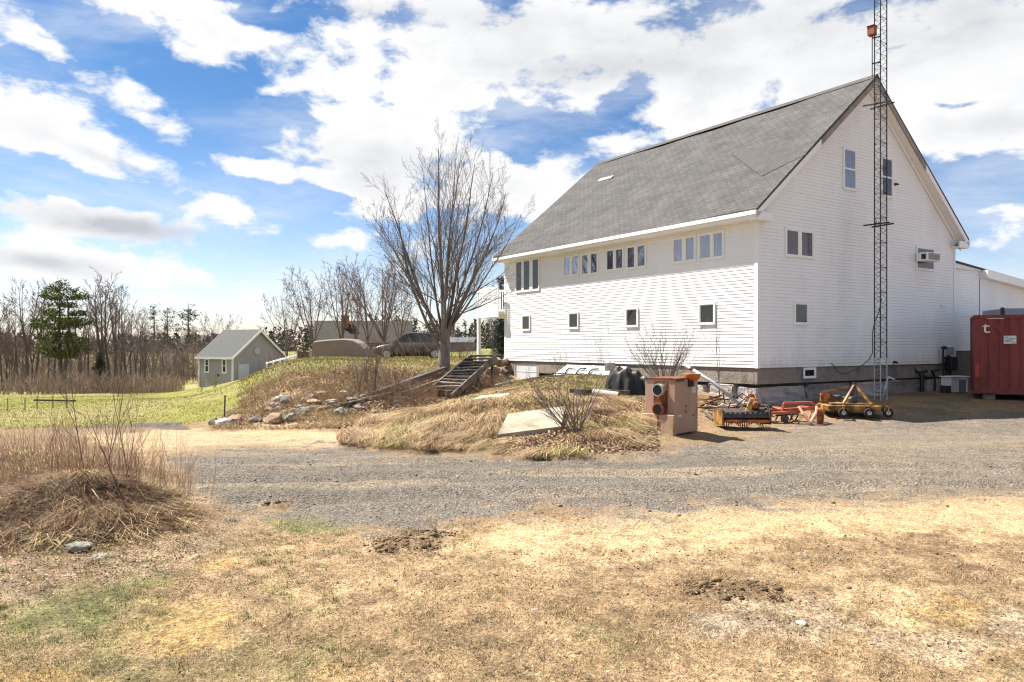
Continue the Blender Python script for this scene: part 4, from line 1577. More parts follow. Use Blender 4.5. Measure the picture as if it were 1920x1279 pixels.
# ---------------------------------------------------------------- radio mast against the gable
TP = at(1651, 765, 24.1)
tz = h(TP.x, TP.y)
mast = thing('lattice_mast', 'tall three legged dark lattice mast standing before the gable', 'mast', (TP.x, TP.y, tz), BA + R(10))
TW = .205
TOPZ = 16.5 - tz
corners = [Vector((TW * math.cos(R(a)), TW * math.sin(R(a)), 0)) for a in (200, 320, 80)]
for c in corners:
    mb = MB()
    mb.tube([c + Vector((0, 0, -.1)), c + Vector((0, 0, 1.35))], .021, 8)
    obj('leg_foot', mb, M_GALV, mast)
    mb = MB()
    mb.tube([c + Vector((0, 0, 1.35)), c + Vector((0, 0, TOPZ))], .019, 8)
    obj('leg', mb, M_STEEL, mast)
mb = MB()
z_ = .25
k = 0
while z_ < TOPZ - .3:
    for i in range(3):
        a, b = corners[i], corners[(i + 1) % 3]
        mb.tube([a + Vector((0, 0, z_)), b + Vector((0, 0, z_ + .20))], .0065, 4, False)
        mb.tube([b + Vector((0, 0, z_ + .20)), a + Vector((0, 0, z_ + .40))], .0065, 4, False)
        if k % 2 == 0:
            mb.tube([a + Vector((0, 0, z_)), b + Vector((0, 0, z_))], .0065, 4, False)
    z_ += .40
    k += 1
obj('bracing', mb, M_STEEL, mast)


def to_local(o, p):
    return (Matrix.Translation(o.location) @ Matrix.Rotation(o.rotation_euler.z, 4, 'Z')).inverted() @ Vector(p)


for bars in ((((1618, 199, 24.5), (1668, 190, 23.85)), ((1632, 205, 24.6), (1677, 192, 24.0)), ((1640, 196, 24.0), (1643, 178, 25.2))), (((1619, 423, 24.5), (1668, 417, 23.85)), ((1634, 426, 24.6), (1676, 419, 24.1)), ((1640, 422, 24.0), (1643, 416, 25.2)))):
    mb = MB()
    for p_, q_ in bars:
        mb.bar(to_local(mast, at(*p_)), to_local(mast, at(*q_)), .035, .045)
    obj('wall_bracket', mb, M_STEEL, mast)
# side pole with its box
pz0, pz1 = at(1633, 150, 24.1).z - tz, at(1633, 66, 24.1).z - tz
px_ = to_local(mast, (at(1634, 100, 24.1).x, 24.05, 0))
mb = MB()
mb.tube([(px_.x, px_.y, pz0 + .1), (px_.x, px_.y, pz1)], .016, 6)
for f_ in (.35, .92):
    zz = pz0 + (pz1 - pz0) * f_
    mb.bar((px_.x, px_.y, zz), corners[0] + Vector((0, 0, zz)), .035)
mb.tube([(px_.x, px_.y, pz0 + .15), (px_.x + .04, px_.y, pz0 - .25)], .006, 5)
sp = obj('side_pole', mb, M_STEEL, mast)
mb = MB()
mb.box(px_.x - .13, px_.x + .10, px_.y - .11, px_.y + .11, pz1 - .04, pz1 + .24)
mb.box(px_.x - .15, px_.x + .12, px_.y - .13, px_.y + .13, pz1 + .241, pz1 + .265)
obj('copper_box', mb, mat('copper_brown', (.30, .085, .035), .5, .2, 6, col2=(.05, .025, .02)), sp, bevel=.01)
# cable slung from the mast to the corner of the foundation
pts = []
for px1, py1, Y1 in ((1653, 560, 24.0), (1648, 585, 24.0), (1640, 605, 24.05), (1636, 622, 24.1), (1636, 662, 24.15), (1630, 674, 24.2), (1618, 684, 24.3), (1605, 692, 24.3), (1590, 699, 24.25), (1580, 701, 24.2), (1570, 696, 24.15), (1562, 684, 24.1), (1558, 681, 24.2)):
    pts.append(to_local(mast, at(px1, py1, Y1)))
mb = MB()
mb.tube(pts, .014, 6)
obj('cable', mb, M_BLACK, mast, smooth=True)
# pale pole leaning by the mast foot
p0, p1, p2 = at(1651, 762, 23.6), at(1665, 707, 23.6), at(1678, 712, 23.5)
gate = thing('leaning_pipe', 'bent pale galvanised pipe leaning at the foot of the lattice mast', 'pipe', p0)
mb = MB()
mb.tube([Vector((0, 0, 0)), (p1 - p0) * .97, p1 - p0, p2 - p0], .03, 8)
obj('bent_tube', mb, M_GALV, gate, smooth=True)

# ---------------------------------------------------------------- wood furnace (tan steel cabinet with flue collars)
bp = hit(1266, 817)
FZ = bp.z
fa, fb = Vector((-.60, .62, 0)), Vector((.72, .80, 0))
ang = math.atan2(fb.y, fb.x)
fur = thing('furnace', 'tan rust streaked steel furnace cabinet with two round collars, standing on the gravel', 'furnace', (bp.x, bp.y, FZ), ang)
M_TAN = mat('tan_enamel', (.36, .225, .165), .6, .12, 2, col2=(.20, .095, .05), lo=.56, hi=.70, scale2=2.2, sc=(1, 1, .45))
M_TANR = mat('rusted_tan', (.45, .30, .20), .75, .2, 3, col2=(.32, .12, .04), lo=.52, hi=.66, sc=(1.5, 1.5, .5))
M_RUSTO = mat('orange_rust', (.36, .12, .028), .9, .3, 6, col2=(.10, .035, .018), lo=.42, hi=.58)
W_, D_, HT = 1.10, .82, 1.31      # along x: right face; along y: left (collared) face
mb = MB()
mb.box(.0, W_, .0, D_, .02, HT)
obj('cabinet', mb, M_TAN, fur, bevel=.012)
# the collared face is at x = 0 (turned to the left); rusty slot with two collars
mb = MB()
mb.box(-.012, -.001, .20, .58, .50, HT - .05)
obj('rusty_recess', mb, M_RUSTO, fur)
for zz, tilt in ((1.06, 0), (.60, 0)):
    mb = MB()
    mb.lathe([(.125, -.16), (.148, -.16), (.150, -.10), (.142, -.08), (.142, -.013), (.125, -.013), (.125, -.159)][:6], (0, .39, zz), 'x', 24)
    cl = obj('flue_collar', mb, M_GALV if zz > .8 else M_RUSTO, fur, smooth=False)
    mb = MB()
    mb.lathe([(.001, -.163), (.122, -.163), (.122, -.1605), (.001, -.1605)], (0, .39, zz), 'x', 24)
    obj('dark_opening', mb, mat('hollow_black', (.006, .005, .005), .9, .2, 8), cl)  # black disc stands in for the collar's shaded hollow
mb = MB()
mb.box(-.13, -.0125, -.03, D_ + .03, 0, .48)
lo_ = obj('ash_hood', mb, M_TANR, fur, bevel=.01)
mb = MB()
mb.box(-.142, -.1305, .36, .40, .02, .47)
obj('seam', mb, M_RUSTO, lo_)
mb = MB()
mb.box(-.02, W_ + .02, -.02, D_ + .02, HT + .001, HT + .03)
mb.box(-.03, .4, -.03, -.021, HT - .05, HT + .03)
obj('top_rim', mb, M_RUST, fur)
mb = MB()
mb.box(.60, .84, -.03, -.001, HT - .19, HT - .0)
obj('rust_hole', mb, mat('dark_rust', (.05, .018, .012), .9, .3, 8), fur)
mb = MB()
mb.box(.80, .98, -.006, -.001, HT - .34, HT - .20)
lb = obj('label_plate', mb, mat('faded_label', (.55, .56, .52), .5, .15, 9), fur)
mb = MB()
for i in range(3):
    mb.box(.83, .95, -.0085, -.0062, HT - .235 - i * .035, HT - .225 - i * .035)
obj('print_lines', mb, mat('grey_print', (.2, .22, .22), .6, .1, 9), lb)
mb = MB()
mb.box(.12, .30, -.005, -.001, .42, .47)
obj('maker_plate', mb, mat('pale_plate', (.52, .44, .42), .5, .15, 9), fur)
for a_, b_ in ((.50, .66), (.49, .54), (.86, .42)):
    mb = MB()
    mb.lathe([(.001, -.012), (.022, -.012), (.022, -.001), (.001, -.001)], (a_, 0, b_), 'y', 12)
    obj('screw_plug', mb, M_RUST, fur)
# orange basin set on its far corner
bw = thing('basin', 'shallow orange basin sitting on the right rear corner of the furnace', 'basin', fur.matrix_basis @ Vector((.86, .05, HT + .031)), 0)
mb = MB()
mb.lathe([(.10, -.13), (.16, -.10), (.185, -.03), (.20, .02), (.20, .035), (.18, .03), (.16, -.04), (.09, -.10)], (0, -.13, .06), 'z', 24)
obj('bowl', mb, mat('orange_plastic', (.50, .13, .02), .45, .2, 5, col2=(.25, .05, .015)), bw, smooth=True)

# ---------------------------------------------------------------- implements before the gable
M_ORANGE = mat('orange_paint', (.46, .14, .03), .6, .25, 6, col2=(.13, .05, .025), lo=.46, hi=.60)
M_YELLOW = mat('old_yellow_paint', (.31, .165, .035), .6, .25, 6, col2=(.095, .05, .026), lo=.42, hi=.58)
M_REDOR = mat('red_orange_paint', (.46, .11, .055), .6, .25, 6, col2=(.20, .07, .04), lo=.5, hi=.64)
M_DKMET = mat('dark_worn_metal', (.05, .042, .04), .6, .4, 7, col2=(.12, .05, .025), lo=.5, hi=.65)

# rotary tiller: long hood between two side plates, tine rotor, gearbox and hitch mast
q = hit(1390, 803)
tl = thing('rotary_tiller', 'rotary tiller with yellow side plate, orange gearbox and a row of curved tines', 'tiller', (q.x, q.y, q.z), R(7))
mb = MB()
mb.prism([(-.30, .30), (-.26, .44), (0, .52), (.25, .46), (.32, .30), (.30, .28), (.22, .42), (0, .47), (-.23, .40), (-.27, .28)], 0, -.62, .62)
obj('hood', mb, M_DKMET, tl)
for xx, mt in ((-.66, M_YELLOW), (.62, M_DKMET)):
    mb = MB()
    mb.prism([(-.34, .12), (-.34, .50), (-.24, .56), (.26, .50), (.32, .34), (.20, .08)], 0, xx, xx + .045)
    obj('side_plate', mb, mt, tl)
mb = MB()
mb.tube([(-.6, 0, .22), (.6, 0, .22)], .045, 8)
rt = obj('rotor', mb, M_DKMET, tl)
for i in range(15):
    a = i * 2.4
    xx = -.56 + i * .08
    mb = MB()
    for k in range(3):
        t = a + k * 2.094
        d = Vector((0, math.cos(t), math.sin(t)))
        e = Vector((0, -math.sin(t), math.cos(t)))
        c = Vector((xx, 0, .22))
        mb.bar(c + d * .04, c + d * .17, .045, .012, up=(1, 0, 0))
        mb.bar(c + d * .165, c + d * .205 + e * .07 + Vector((.03, 0, 0)), .045, .012, up=(1, 0, 0))
    obj('tine', mb, M_ORANGE if i % 2 == 0 else M_RUST, rt)
mb = MB()
mb.bar((-.6, -.33, .22), (.6, -.33, .20), .05, .07)
for i in range(22):
    xx = -.58 + i * .054
    mb.prism([(xx, .22), (xx + .046, .22), (xx + .023, .15)], 1, -.365, -.352)
obj('tooth_bar', mb, M_ORANGE, tl)
mb = MB()
mb.lathe([(.05, 0), (.16, .02), (.17, .12), (.11, .22), (.10, .27), (.04, .29)], (.34, .02, .50), 'z', 14)
mb.lathe([(.06, -.2), (.09, -.18), (.09, .12), (.05, .14)], (.34, .0, .62), 'y', 12)
obj('gearbox', mb, M_ORANGE, tl, smooth=False)
mb = MB()
mb.hexa([(.02, -.20, .46), (.16, -.22, .46), (.16, -.18, .46), (.02, -.16, .46)], [(.22, -.06, .78), (.36, -.08, .78), (.36, -.05, .78), (.22, -.03, .78)])
obj('chain_cover', mb, M_YELLOW, tl, bevel=.008)
mb = MB()
for s_ in (-1, 1):
    mb.bar((.34 + s_ * .25, .25, .42), (.34 + s_ * .05, .18, .88), .05, .02)
    mb.bar((.34 + s_ * .26, .22, .46), (.34 + s_ * .30, .55, .36), .05, .02)
mb.bar((.28, .18, .86), (.40, .18, .86), .05)
obj('hitch_mast', mb, M_ORANGE, tl)
mb = MB()
mb.tube([(.34, -.18, .62), (.62, -.42, .60)], .03, 8)
for t in (.1, .9):
    p = Vector((.34, -.18, .62)).lerp(Vector((.62, -.42, .60)), t)
    mb.box(p.x - .045, p.x + .045, p.y - .045, p.y + .045, p.z - .045, p.z + .045)
obj('drive_shaft', mb, M_DKMET, tl)

mb = MB()
mb.tube([(.40, .05, .70), (.30, -.10, .86), (.05, -.12, .80), (-.15, 0, .55)], .014, 6)
mb.tube([(.30, .10, .74), (.10, .16, .90), (-.25, .10, .70), (-.35, .05, .48)], .014, 6)
obj('hose', mb, M_BLACK, tl, smooth=True)
mb = MB()
for i in range(9):
    mb.lathe([(.001, .0), (.018, .0), (.018, .02), (.001, .02)], (-.55 + i * .135, -.27, .405), 'z', 6)
obj('bolts', mb, M_GALV, tl)
mb = MB()
mb.box(.40, .60, -.12, .10, .46, .60)
mb.box(.36, .42, -.02, .06, .60, .75)
obj('bearing_block', mb, M_RUST, tl, bevel=.02)
mb = MB()
mb.box(.44, .58, -.125, -.121, .50, .55)
obj('maker_plate', mb, M_WHITE, tl)

# single-row cultivator, red-orange
q = hit(1492, 794)
cu_ = thing('cultivator', 'red orange cultivator frame with forked shanks, between tiller and mower', 'cultivator', (q.x, q.y, q.z), R(-4))
mb = MB()
mb.bar((-.72, .25, .30), (.66, .22, .40), .09, .09)
mb.bar((-.78, -.02, .26), (.10, .02, .30), .08, .07)
mb.bar((-.72, .25, .30), (-.78, -.02, .26), .07)
mb.bar((.10, .02, .32), (.66, .06, .50), .07)
mb.bar((-.80, .1, .48), (-.30, .1, .28), .06)
mb.bar((-.30, .06, .53), (.42, .06, .56), .07)
mb.bar((-.30, .06, .53), (-.34, .1, .30), .06)
mb.bar((.42, .06, .56), (.66, .10, .42), .06)
obj('frame', mb, M_REDOR, cu_, bevel=.006)
for side in (-1, 1):
    mb = MB()
    base = Vector((.30, -.30, .04))
    top = Vector((.30 + side * .24, -.06, .46))
    mid = base.lerp(top, .55) + Vector((side * .03, -.05, 0))
    mb.tube([base, mid, top], [.05, .035, .035], 6)
    obj('fork_leg', mb, mat('sun_bleached_red', (.62, .30, .21), .5, .2, 4), cu_)
mb = MB()
mb.prism([(.52, .0), (.68, .0), (.72, .36), (.50, .36)], 1, -.16, -.12)
mb.bar((.6, -.1, .34), (.6, .10, .44), .06)
obj('shovel', mb, M_ORANGE, cu_)
for xx, yy in ((-.5, .1), (-.1, .15), (.1, .3)):
    mb = MB()
    mb.tube([(xx, yy, .34), (xx + .02, yy - .12, .20), (xx - .02, yy - .02, .06), (xx, yy - .16, .0)], .022, 6)
    obj('spring_tine', mb, M_DKMET, cu_)
mb = MB()
mb.lathe([(.02, -.03), (.11, -.02), (.11, .02), (.02, .03)], (-.30, -.02, .12), 'y', 14)
obj('gauge_wheel', mb, M_DKMET, cu_)

# finishing mower, faded yellow, in the building's shade
q = hit(1597, 780)
mw = thing('finishing_mower', 'faded yellow finishing mower with caster wheels and a frame peak, in the shade', 'mower', (q.x, q.y, q.z), R(-12))
mb = MB()
mb.prism([(-.82, -.30), (-.70, -.42), (.62, -.42), (.80, -.25), (.80, .25), (.60, .42), (-.66, .42), (-.82, .28)], 2, .17, .32)
mb.prism([(-.60, -.28), (.50, -.28), (.58, .25), (-.58, .25)], 2, .3205, .37)
obj('deck', mb, M_YELLOW, mw, bevel=.015)
mb = MB()
mb.bar((-.30, -.34, .36), (.08, .05, .88), .06)
mb.bar((.44, -.34, .36), (.10, .05, .88), .06)
mb.bar((-.76, .30, .62), (.09, .08, .86), .05)
mb.bar((.62, .34, .36), (.12, .08, .86), .05)
mb.box(.04, .15, .02, .12, .80, .95)
obj('frame', mb, M_YELLOW, mw)
mb = MB()
mb.lathe([(.06, 0), (.14, .01), (.14, .12), (.08, .18)], (.0, 0, .371), 'z', 14)
mb.tube([(.0, .0, .48), (-.42, .34, .55), (-.66, .42, .62)], [.05, .045, .05], 8)
obj('gearbox', mb, M_DKMET, mw)
mb = MB()
mb.box(-.78, -.52, .26, .50, .38, .60)
obj('orange_shield', mb, M_ORANGE, mw, bevel=.02)
for xx, yy in ((-.34, -.58), (.34, -.50), (.86, -.36), (-.8, .5)):
    mb = MB()
    mb.lathe([(.03, -.045), (.12, -.04), (.135, -.02), (.135, .02), (.12, .04), (.03, .045)], (xx, yy, .135), 'y', 18)
    wh = obj('caster_wheel', mb, M_RUBBER, mw)
    mb = MB()
    mb.lathe([(.001, -.050), (.06, -.048), (.06, .048), (.001, .05)], (xx, yy, .135), 'y', 14)
    obj('hub', mb, M_GALV, wh)
    mb = MB()
    mb.bar((xx, yy - .06, .13), (xx, yy - .06, .31), .03)
    mb.bar((xx, yy + .06, .13), (xx, yy + .06, .31), .03)
    mb.bar((xx, yy - .075, .32), (xx * .9, yy * .62 + .0, .33), .06, .03)
    obj('fork', mb, M_YELLOW, wh)

# ---------------------------------------------------------------- scrap behind the furnace
q0, q1 = at(1284, 684, 21.6), at(1392, 752, 20.6)
pl = thing('auger_tube', 'long grey metal tube sloping down from behind the furnace to the scrap heap', 'tube', (q1.x, q1.y, q1.z))
mb = MB()
mb.tube([Vector((0, 0, -.15)), (q0 - q1) * .5, q0 - q1], .05, 10)
obj('tube', mb, M_GALV, pl, smooth=True)
mb = MB()
d_ = (q0 - q1).normalized()
for t in (.12, .88):
    p = (q0 - q1) * t
    mb.tube([p - d_ * .04, p + d_ * .04], .062, 10)
obj('clamp', mb, M_DKMET, pl)
scrap = [((1322, 760), (1395, 778), .05, .12, M_PALEWOOD, 'pale warped board lying across the scrap behind the tiller'),
         ((1330, 744), (1380, 752), .05, .10, M_OLDWOOD, 'dark short plank in the scrap heap under the grey tube'),
         ((1362, 752), (1432, 768), .04, .07, M_GALV, 'bright thin metal bar lying on the scrap heap'),
         ((1345, 770), (1400, 760), .06, .09, M_RUST, 'rusty angle iron crossing the scrap heap'),
         ((1335, 777), (1350, 800), .05, .08, M_STEEL, 'dark steel post stub leaning left of the tiller'),
         ((1318, 770), (1338, 797), .07, .07, M_OLDWOOD, 'old timber prop leaning beside the furnace')]
for (a, b, th, wd, mt, lab) in scrap:
    A = hit(a[0], a[1] + 8)
    Yb = A.y - .15 if b[1] <= a[1] + 22 else A.y - .5
    P0 = at(a[0], a[1], A.y)
    P1 = at(b[0], b[1], Yb)
    P0.z = max(P0.z, h(P0.x, P0.y) + th * .5)
    P1.z = max(P1.z, h(P1.x, P1.y) + th * .5)
    o_ = tag(obj('scrap_bar', MB().bar(Vector((0, 0, 0)), P1 - P0, wd, th), mt, None, bevel=.006, loc=P0), lab, 'scrap', 'scrap heap behind the tiller')
for i, (px1, py1, s_, lab) in enumerate(((1355, 765, .17, 'round grey rubble stone at the back of the scrap heap'), (1375, 772, .13, 'small pale rubble stone beside the tiller hood'), (1398, 762, .16, 'brown rubble stone near the barn corner'), (1335, 758, .14, 'dark rubble stone beneath the grey tube'))):
    p = hit(px1, py1)
    tag(obj('stone', rock_mb((s_, s_ * .8, s_ * .6), 300 + i), M_GRAN, None, loc=(p.x, p.y, p.z + s_ * .2)), lab, 'stone', 'scrap heap stones')
p = hit(1375, 738)
tag(obj('boulder', rock_mb((.34, .3, .42), 411, 3, .2), mat('grey_boulder', (.17, .145, .125), .9, .25, 4, bump=.5, bscale=9), None, loc=(p.x, p.y, p.z + .25)), 'rounded grey boulder standing against the barn corner foundation', 'boulder')

rr = random.Random(21)
for i in range(20):
    a = hit(rr.uniform(1322, 1412), rr.uniform(756, 782))
    d = Vector((rr.uniform(-1, 1), rr.uniform(-.5, .5), rr.uniform(-.1, .35))).normalized() * rr.uniform(.35, 1.0)
    mb = MB()
    if i % 2:
        mb.tube([-d * .5, Vector((0, 0, rr.uniform(0, .06))), d * .5], rr.uniform(.012, .03), 6)
    else:
        mb.bar(-d * .5, d * .5, rr.uniform(.03, .10), rr.uniform(.02, .05))
    tag(obj('scrap_rod', mb, (M_RUST, M_OLDWOOD, M_DKMET, M_GALV, M_RUST, M_PALEWOOD)[i % 6], None, loc=(a.x, a.y, a.z + rr.uniform(.06, .22))), 'rod or strip tangled in the scrap heap behind the tiller', 'scrap', 'rods of the scrap heap')

for i in range(12):
    a = hit(rr.uniform(1425, 1580), rr.uniform(772, 790))
    d = Vector((rr.uniform(-1, 1), rr.uniform(-.5, .5), rr.uniform(-.05, .4))).normalized() * rr.uniform(.3, .9)
    mb = MB()
    if i % 3:
        mb.bar(-d * .5, d * .5, rr.uniform(.03, .07), rr.uniform(.03, .06))
    else:
        mb.tube([-d * .5, Vector((0, .05, .08)), d * .5], .03, 6)
    tag(obj('implement_bar', mb, (M_REDOR, M_ORANGE, M_DKMET, M_RUST, M_YELLOW)[i % 5], None, loc=(a.x, a.y, a.z + rr.uniform(.06, .25))), 'loose implement bar lying in the jumble around the cultivator', 'scrap', 'loose bars around the cultivator')

# ---------------------------------------------------------------- black tarpaulin heap
p = hit(1183, 741)
gx_, gy_ = 60, 36
rr = random.Random(8)
mb = MB()
for j in range(gy_ + 1):
    for i in range(gx_ + 1):
        a, b = i / gx_ * 2 - 1, j / gy_ * 2 - 1
        rad = math.sqrt((a / 1.0) ** 2 + (b / 1.0) ** 2)
        hgt_ = max(0, 1 - rad ** 3) ** .55
        fold = .085 * math.sin(8 * b + 3 * a * a + 5 * a) + .04 * math.sin(13 * b - 9 * a) + .015 * math.sin(29 * b + 6 * a)
        z1 = (.70 * hgt_ * (1 - .25 * a) + fold * (hgt_ > .05)) if rad < 1 else 0
        mb.v.append((a * .74, b * .60 + .05 * math.sin(6 * a) + .03 * math.sin(15 * a), max(z1, 0) - .03))
for j in range(gy_):
    for i in range(gx_):
        k = j * (gx_ + 1) + i
        mb.f.append((k, k + 1, k + gx_ + 2, k + gx_ + 1))
tag(obj('tarpaulin', mb, mat('black_sheeting', (.014, .013, .013), .5, .3, 4, spec=.3), None, smooth=True, loc=(p.x, p.y + .45, p.z)), 'heap of folded black plastic sheeting on the mound by the furnace', 'tarpaulin')

# ---------------------------------------------------------------- white sheet roof panel leaning at the long wall
vA, _ = long_wall(1046, 700, -.45)
vB, _ = long_wall(1170, 700, -.45)
pA = B(-.75, vA, 0)
zA = h(pA.x, pA.y)
pn = thing('leaning_board', 'long white board with black curved handles leaning along the barn wall', 'board', (pA.x, pA.y, zA), math.atan2(-VA.y, -VA.x))
Lp = vA - vB
M_PANEL = mat('white_panel_paint', (.70, .70, .70), .45, .05, 3)
mb = MB()
mb.hexa([(.0, 0, .0), (Lp, 0, .0), (Lp, .05, .0), (.0, .05, .0)], [(.45, .42, .46), (Lp, .42, .46), (Lp, .47, .46), (.45, .47, .46)])
obj('sheet', mb, M_PANEL, pn, bevel=.006)
mb = MB()
mb.bar((.1, -.05, .12), (Lp - .1, -.05, .12), .03, .04)
mb.bar((.05, -.03, .03), (Lp, -.03, .03), .05, .05)
obj('edge_rail', mb, M_STEEL, pn)
for xx in (.75, 1.45, 2.2):
    if xx < Lp - .3:
        mb = MB()
        mb.tube([(xx, .10, .14), (xx + .02, .16, .25), (xx + .10, .22, .33), (xx + .45, .24, .35)], .025, 6)
        obj('curved_handle', mb, M_BLACK, pn, smooth=True)
mb = MB()
mb.box(Lp - .75, Lp - .60, .02, .40, .30, .60)
obj('dark_cleat', mb, M_WEATHER, pn)

# ---------------------------------------------------------------- slabs, boards and logs on the mound
c4 = [hit(932, 823), hit(1052, 807), hit(1060, 776), hit(952, 791)]
cc = sum(c4, Vector()) / 4
M_SLAB = mat('weathered_concrete', (.32, .28, .215), .9, .16, 3, col2=(.22, .20, .125), lo=.5, hi=.7, bump=.3, bscale=12)
mb = MB()
up = Vector((0, 0, .12))
mb.hexa([q - cc + Vector((0, 0, -.10)) for q in c4], [q - cc + Vector((0, 0, .09 + .10 * (i > 1))) for i, q in enumerate(c4)])
tag(obj('concrete_slab', mb, M_SLAB, None, bevel=.012, loc=cc), 'broad pale concrete slab tilted against the front of the grass mound', 'slab')
for (pts_, lab, mt) in ((((884, 759), (962, 752), (958, 746), (900, 752)), 'long pale stone strip lying in the dry grass above the slab', M_SLAB),
                        (((925, 731), (955, 722), (958, 717), (936, 722)), 'small pale flat stone near the retaining wall', M_SLAB)):
    c4 = [hit(*q) for q in pts_]
    cc = sum(c4, Vector()) / 4
    mb = MB()
    mb.hexa([q - cc + Vector((0, 0, -.10)) for q in c4], [q - cc + Vector((0, 0, .15)) for q in c4])
    tag(obj('flat_stone', mb, mt, None, bevel=.015, loc=cc), lab, 'stone')
A, Bq = hit(1068, 742), hit(1180, 745)
mb = MB()
mb.bar(Vector((0, 0, .06)), Bq - A + Vector((0, 0, .06)), .14, .13)
tag(obj('timber', mb, M_OLDWOOD, None, bevel=.01, loc=A + Vector((0, 0, .07))), 'dark square timber lying on the mound left of the black sheeting', 'timber')
A, Bq = hit(1112, 749), hit(1160, 755)
mb = MB()
d_ = (Bq - A)
mb.tube([Vector((0, 0, .10)), d_ + Vector((0, 0, .10))], .105, 16, cap=False)
mb.tube([d_ + Vector((0, 0, .10)), Vector((0, 0, .10))], .075, 16, cap=False)
n = 16
o_ = 0
for k in range(n):
    mb.f.append((n + k, n + (k + 1) % n, 2 * n + (-(k + 1)) % n, 2 * n + (-k) % n)) if False else None
tag(obj('clay_pipe', mb, mat('pale_clay', (.42, .34, .29), .8, .12, 5), None, smooth=False, loc=A + Vector((0, 0, .08))), 'short pale hollow pipe lying on the mound below the black sheeting', 'pipe')

# ---------------------------------------------------------------- white cabinet, gas pipes and weeds in the right corner
p = hit(1799, 737)
cb = thing('heat_pump', 'small white cabinet with grey front panel on the ground beside the container', 'heat pump', (p.x, p.y, p.z), BA - R(14))
mb = MB()
mb.box(-.40, .40, .0, .42, .02, .56)
obj('case', mb, M_TRIM, cb, bevel=.015)
mb = MB()
mb.box(-.02, .30, -.012, -.001, .04, .48)
obj('grey_panel', mb, mat('slate_panel', (.13, .16, .20), .5, .15, 5), cb)
mb = MB()
mb.box(-.46, .46, -.05, .46, .561, .60)
obj('lid', mb, M_TRIM, cb, bevel=.01)
mb = MB()
mb.box(-.46, -.41, -.01, .40, .0, .26)
obj('foot', mb, M_DKMET, cb)
s_, z_ = gable_wall(1770, 690)
gm = thing('gas_meter', 'dark meter with bent pipes and grey box on the gable right corner', 'meter', B(s_, -.25, 0), BA)
mb = MB()
mb.tube([(-.35, .1, .55), (-.35, .1, 2.05)], .04, 8)
mb.tube([(.15, .1, .45), (.15, .1, 1.5)], .05, 8)
mb.tube([(-.35, .1, 1.72), (-.1, .05, 1.78), (.15, .05, 1.74)], .05, 8)
mb.tube([(-.95, .1, .5), (-.93, .1, 1.0), (-1.1, .12, 1.25), (-.6, .12, 1.3)], .045, 8)
obj('pipework', mb, M_STEEL, gm)
mb = MB()
mb.box(-.02, .42, -.05, .2, 1.25, 1.78)
obj('meter_body', mb, M_STEEL, gm, bevel=.03)
mb = MB()
mb.box(.12, .38, .06, .22, 1.85, 2.15)
obj('grey_box', mb, mat('grey_plastic', (.30, .33, .36), .5, .1, 4), gm, bevel=.01)
mb = MB()
mb.lathe([(.03, 0), (.11, .02), (.11, .10), (.03, .14)], (-.35, .06, 2.05), 'z', 12)
obj('regulator', mb, M_STEEL, gm)
p = hit(1722, 742)
jm = thing('pipe_bundle', 'dark crooked downpipe stub standing at the gable foundation near the mast', 'pipe', B(gable_wall(1722, 700)[0], -.12, p.z))
mb = MB()
mb.tube([(0, 0, .0), (.02, 0, .5), (-.05, .02, .72), (.2, .02, .80)], .07, 8)
mb.tube([(.18, 0, .55), (-.22, .05, .82), (-.28, .05, .95)], .05, 8)
obj('pipe', mb, M_STEEL, jm)

# ---------------------------------------------------------------- the old outdoor stair and retaining wall
F0, F1 = hit(822, 748), at(905, 671, 30.2)
F1.x = gxv = (905 - CX) * 30.2 / F
ang = math.atan2(F1.y - F0.y, F1.x - F0.x)
run = math.hypot(F1.x - F0.x, F1.y - F0.y)
rise = F1.z - F0.z
sr = thing('stairs', 'old grey wooden outdoor stair climbing the bank to the barn rear corner', 'stairs', (F0.x, F0.y, F0.z), ang)
hw = .52
for s_ in (-1, 1):
    mb = MB()
    mb.bar((-.15, s_ * hw, .05), (run + .1, s_ * hw, rise + .02), .06, .26)
    obj('stringer', mb, M_OLDWOOD, sr)
ns = 13
for i in range(ns):
    t = (i + .5) / ns
    mb = MB()
    mb.box(-.15, .15, -hw + .032, hw - .032, -.022, .022)
    mb.turn(Matrix.Translation((run * t, 0, rise * t + .12)) @ Matrix.Rotation(rr.uniform(-.05, .05), 4, 'X') @ Matrix.Rotation(rr.uniform(-.10, .10), 4, 'Y'))
    obj('tread', mb, mat('pale_grey_tread', (.22, .19, .155), .9, .35, 5, col2=(.10, .08, .065), bump=.3), sr)  # treads a paler grey than the stringers
mb = MB()
mb.hexa([(-.1, -hw + .035, -.13), (run, -hw + .035, rise - .15), (run, hw - .035, rise - .15), (-.1, hw - .035, -.13)], [(-.1, -hw + .035, -.10), (run, -hw + .035, rise - .12), (run, hw - .035, rise - .12), (-.1, hw - .035, -.10)])
obj('shade_backing', mb, M_OLDWOOD, sr)  # dark sheet added so the gaps between treads read as shade
for xx in (run * .62, run * .98):
    for s_ in (-1, 1):
        mb = MB()
        mb.box(xx - .05, xx + .05, s_ * (hw - .09) - .045, s_ * (hw - .09) + .045, -.9, rise * xx / run - .02)
        obj('post', mb, M_OLDWOOD, sr)
mb = MB()
mb.box(run - .05, run + 1.0, -hw, hw, rise + .06, rise + .12)
obj('landing', mb, M_OLDWOOD, sr)
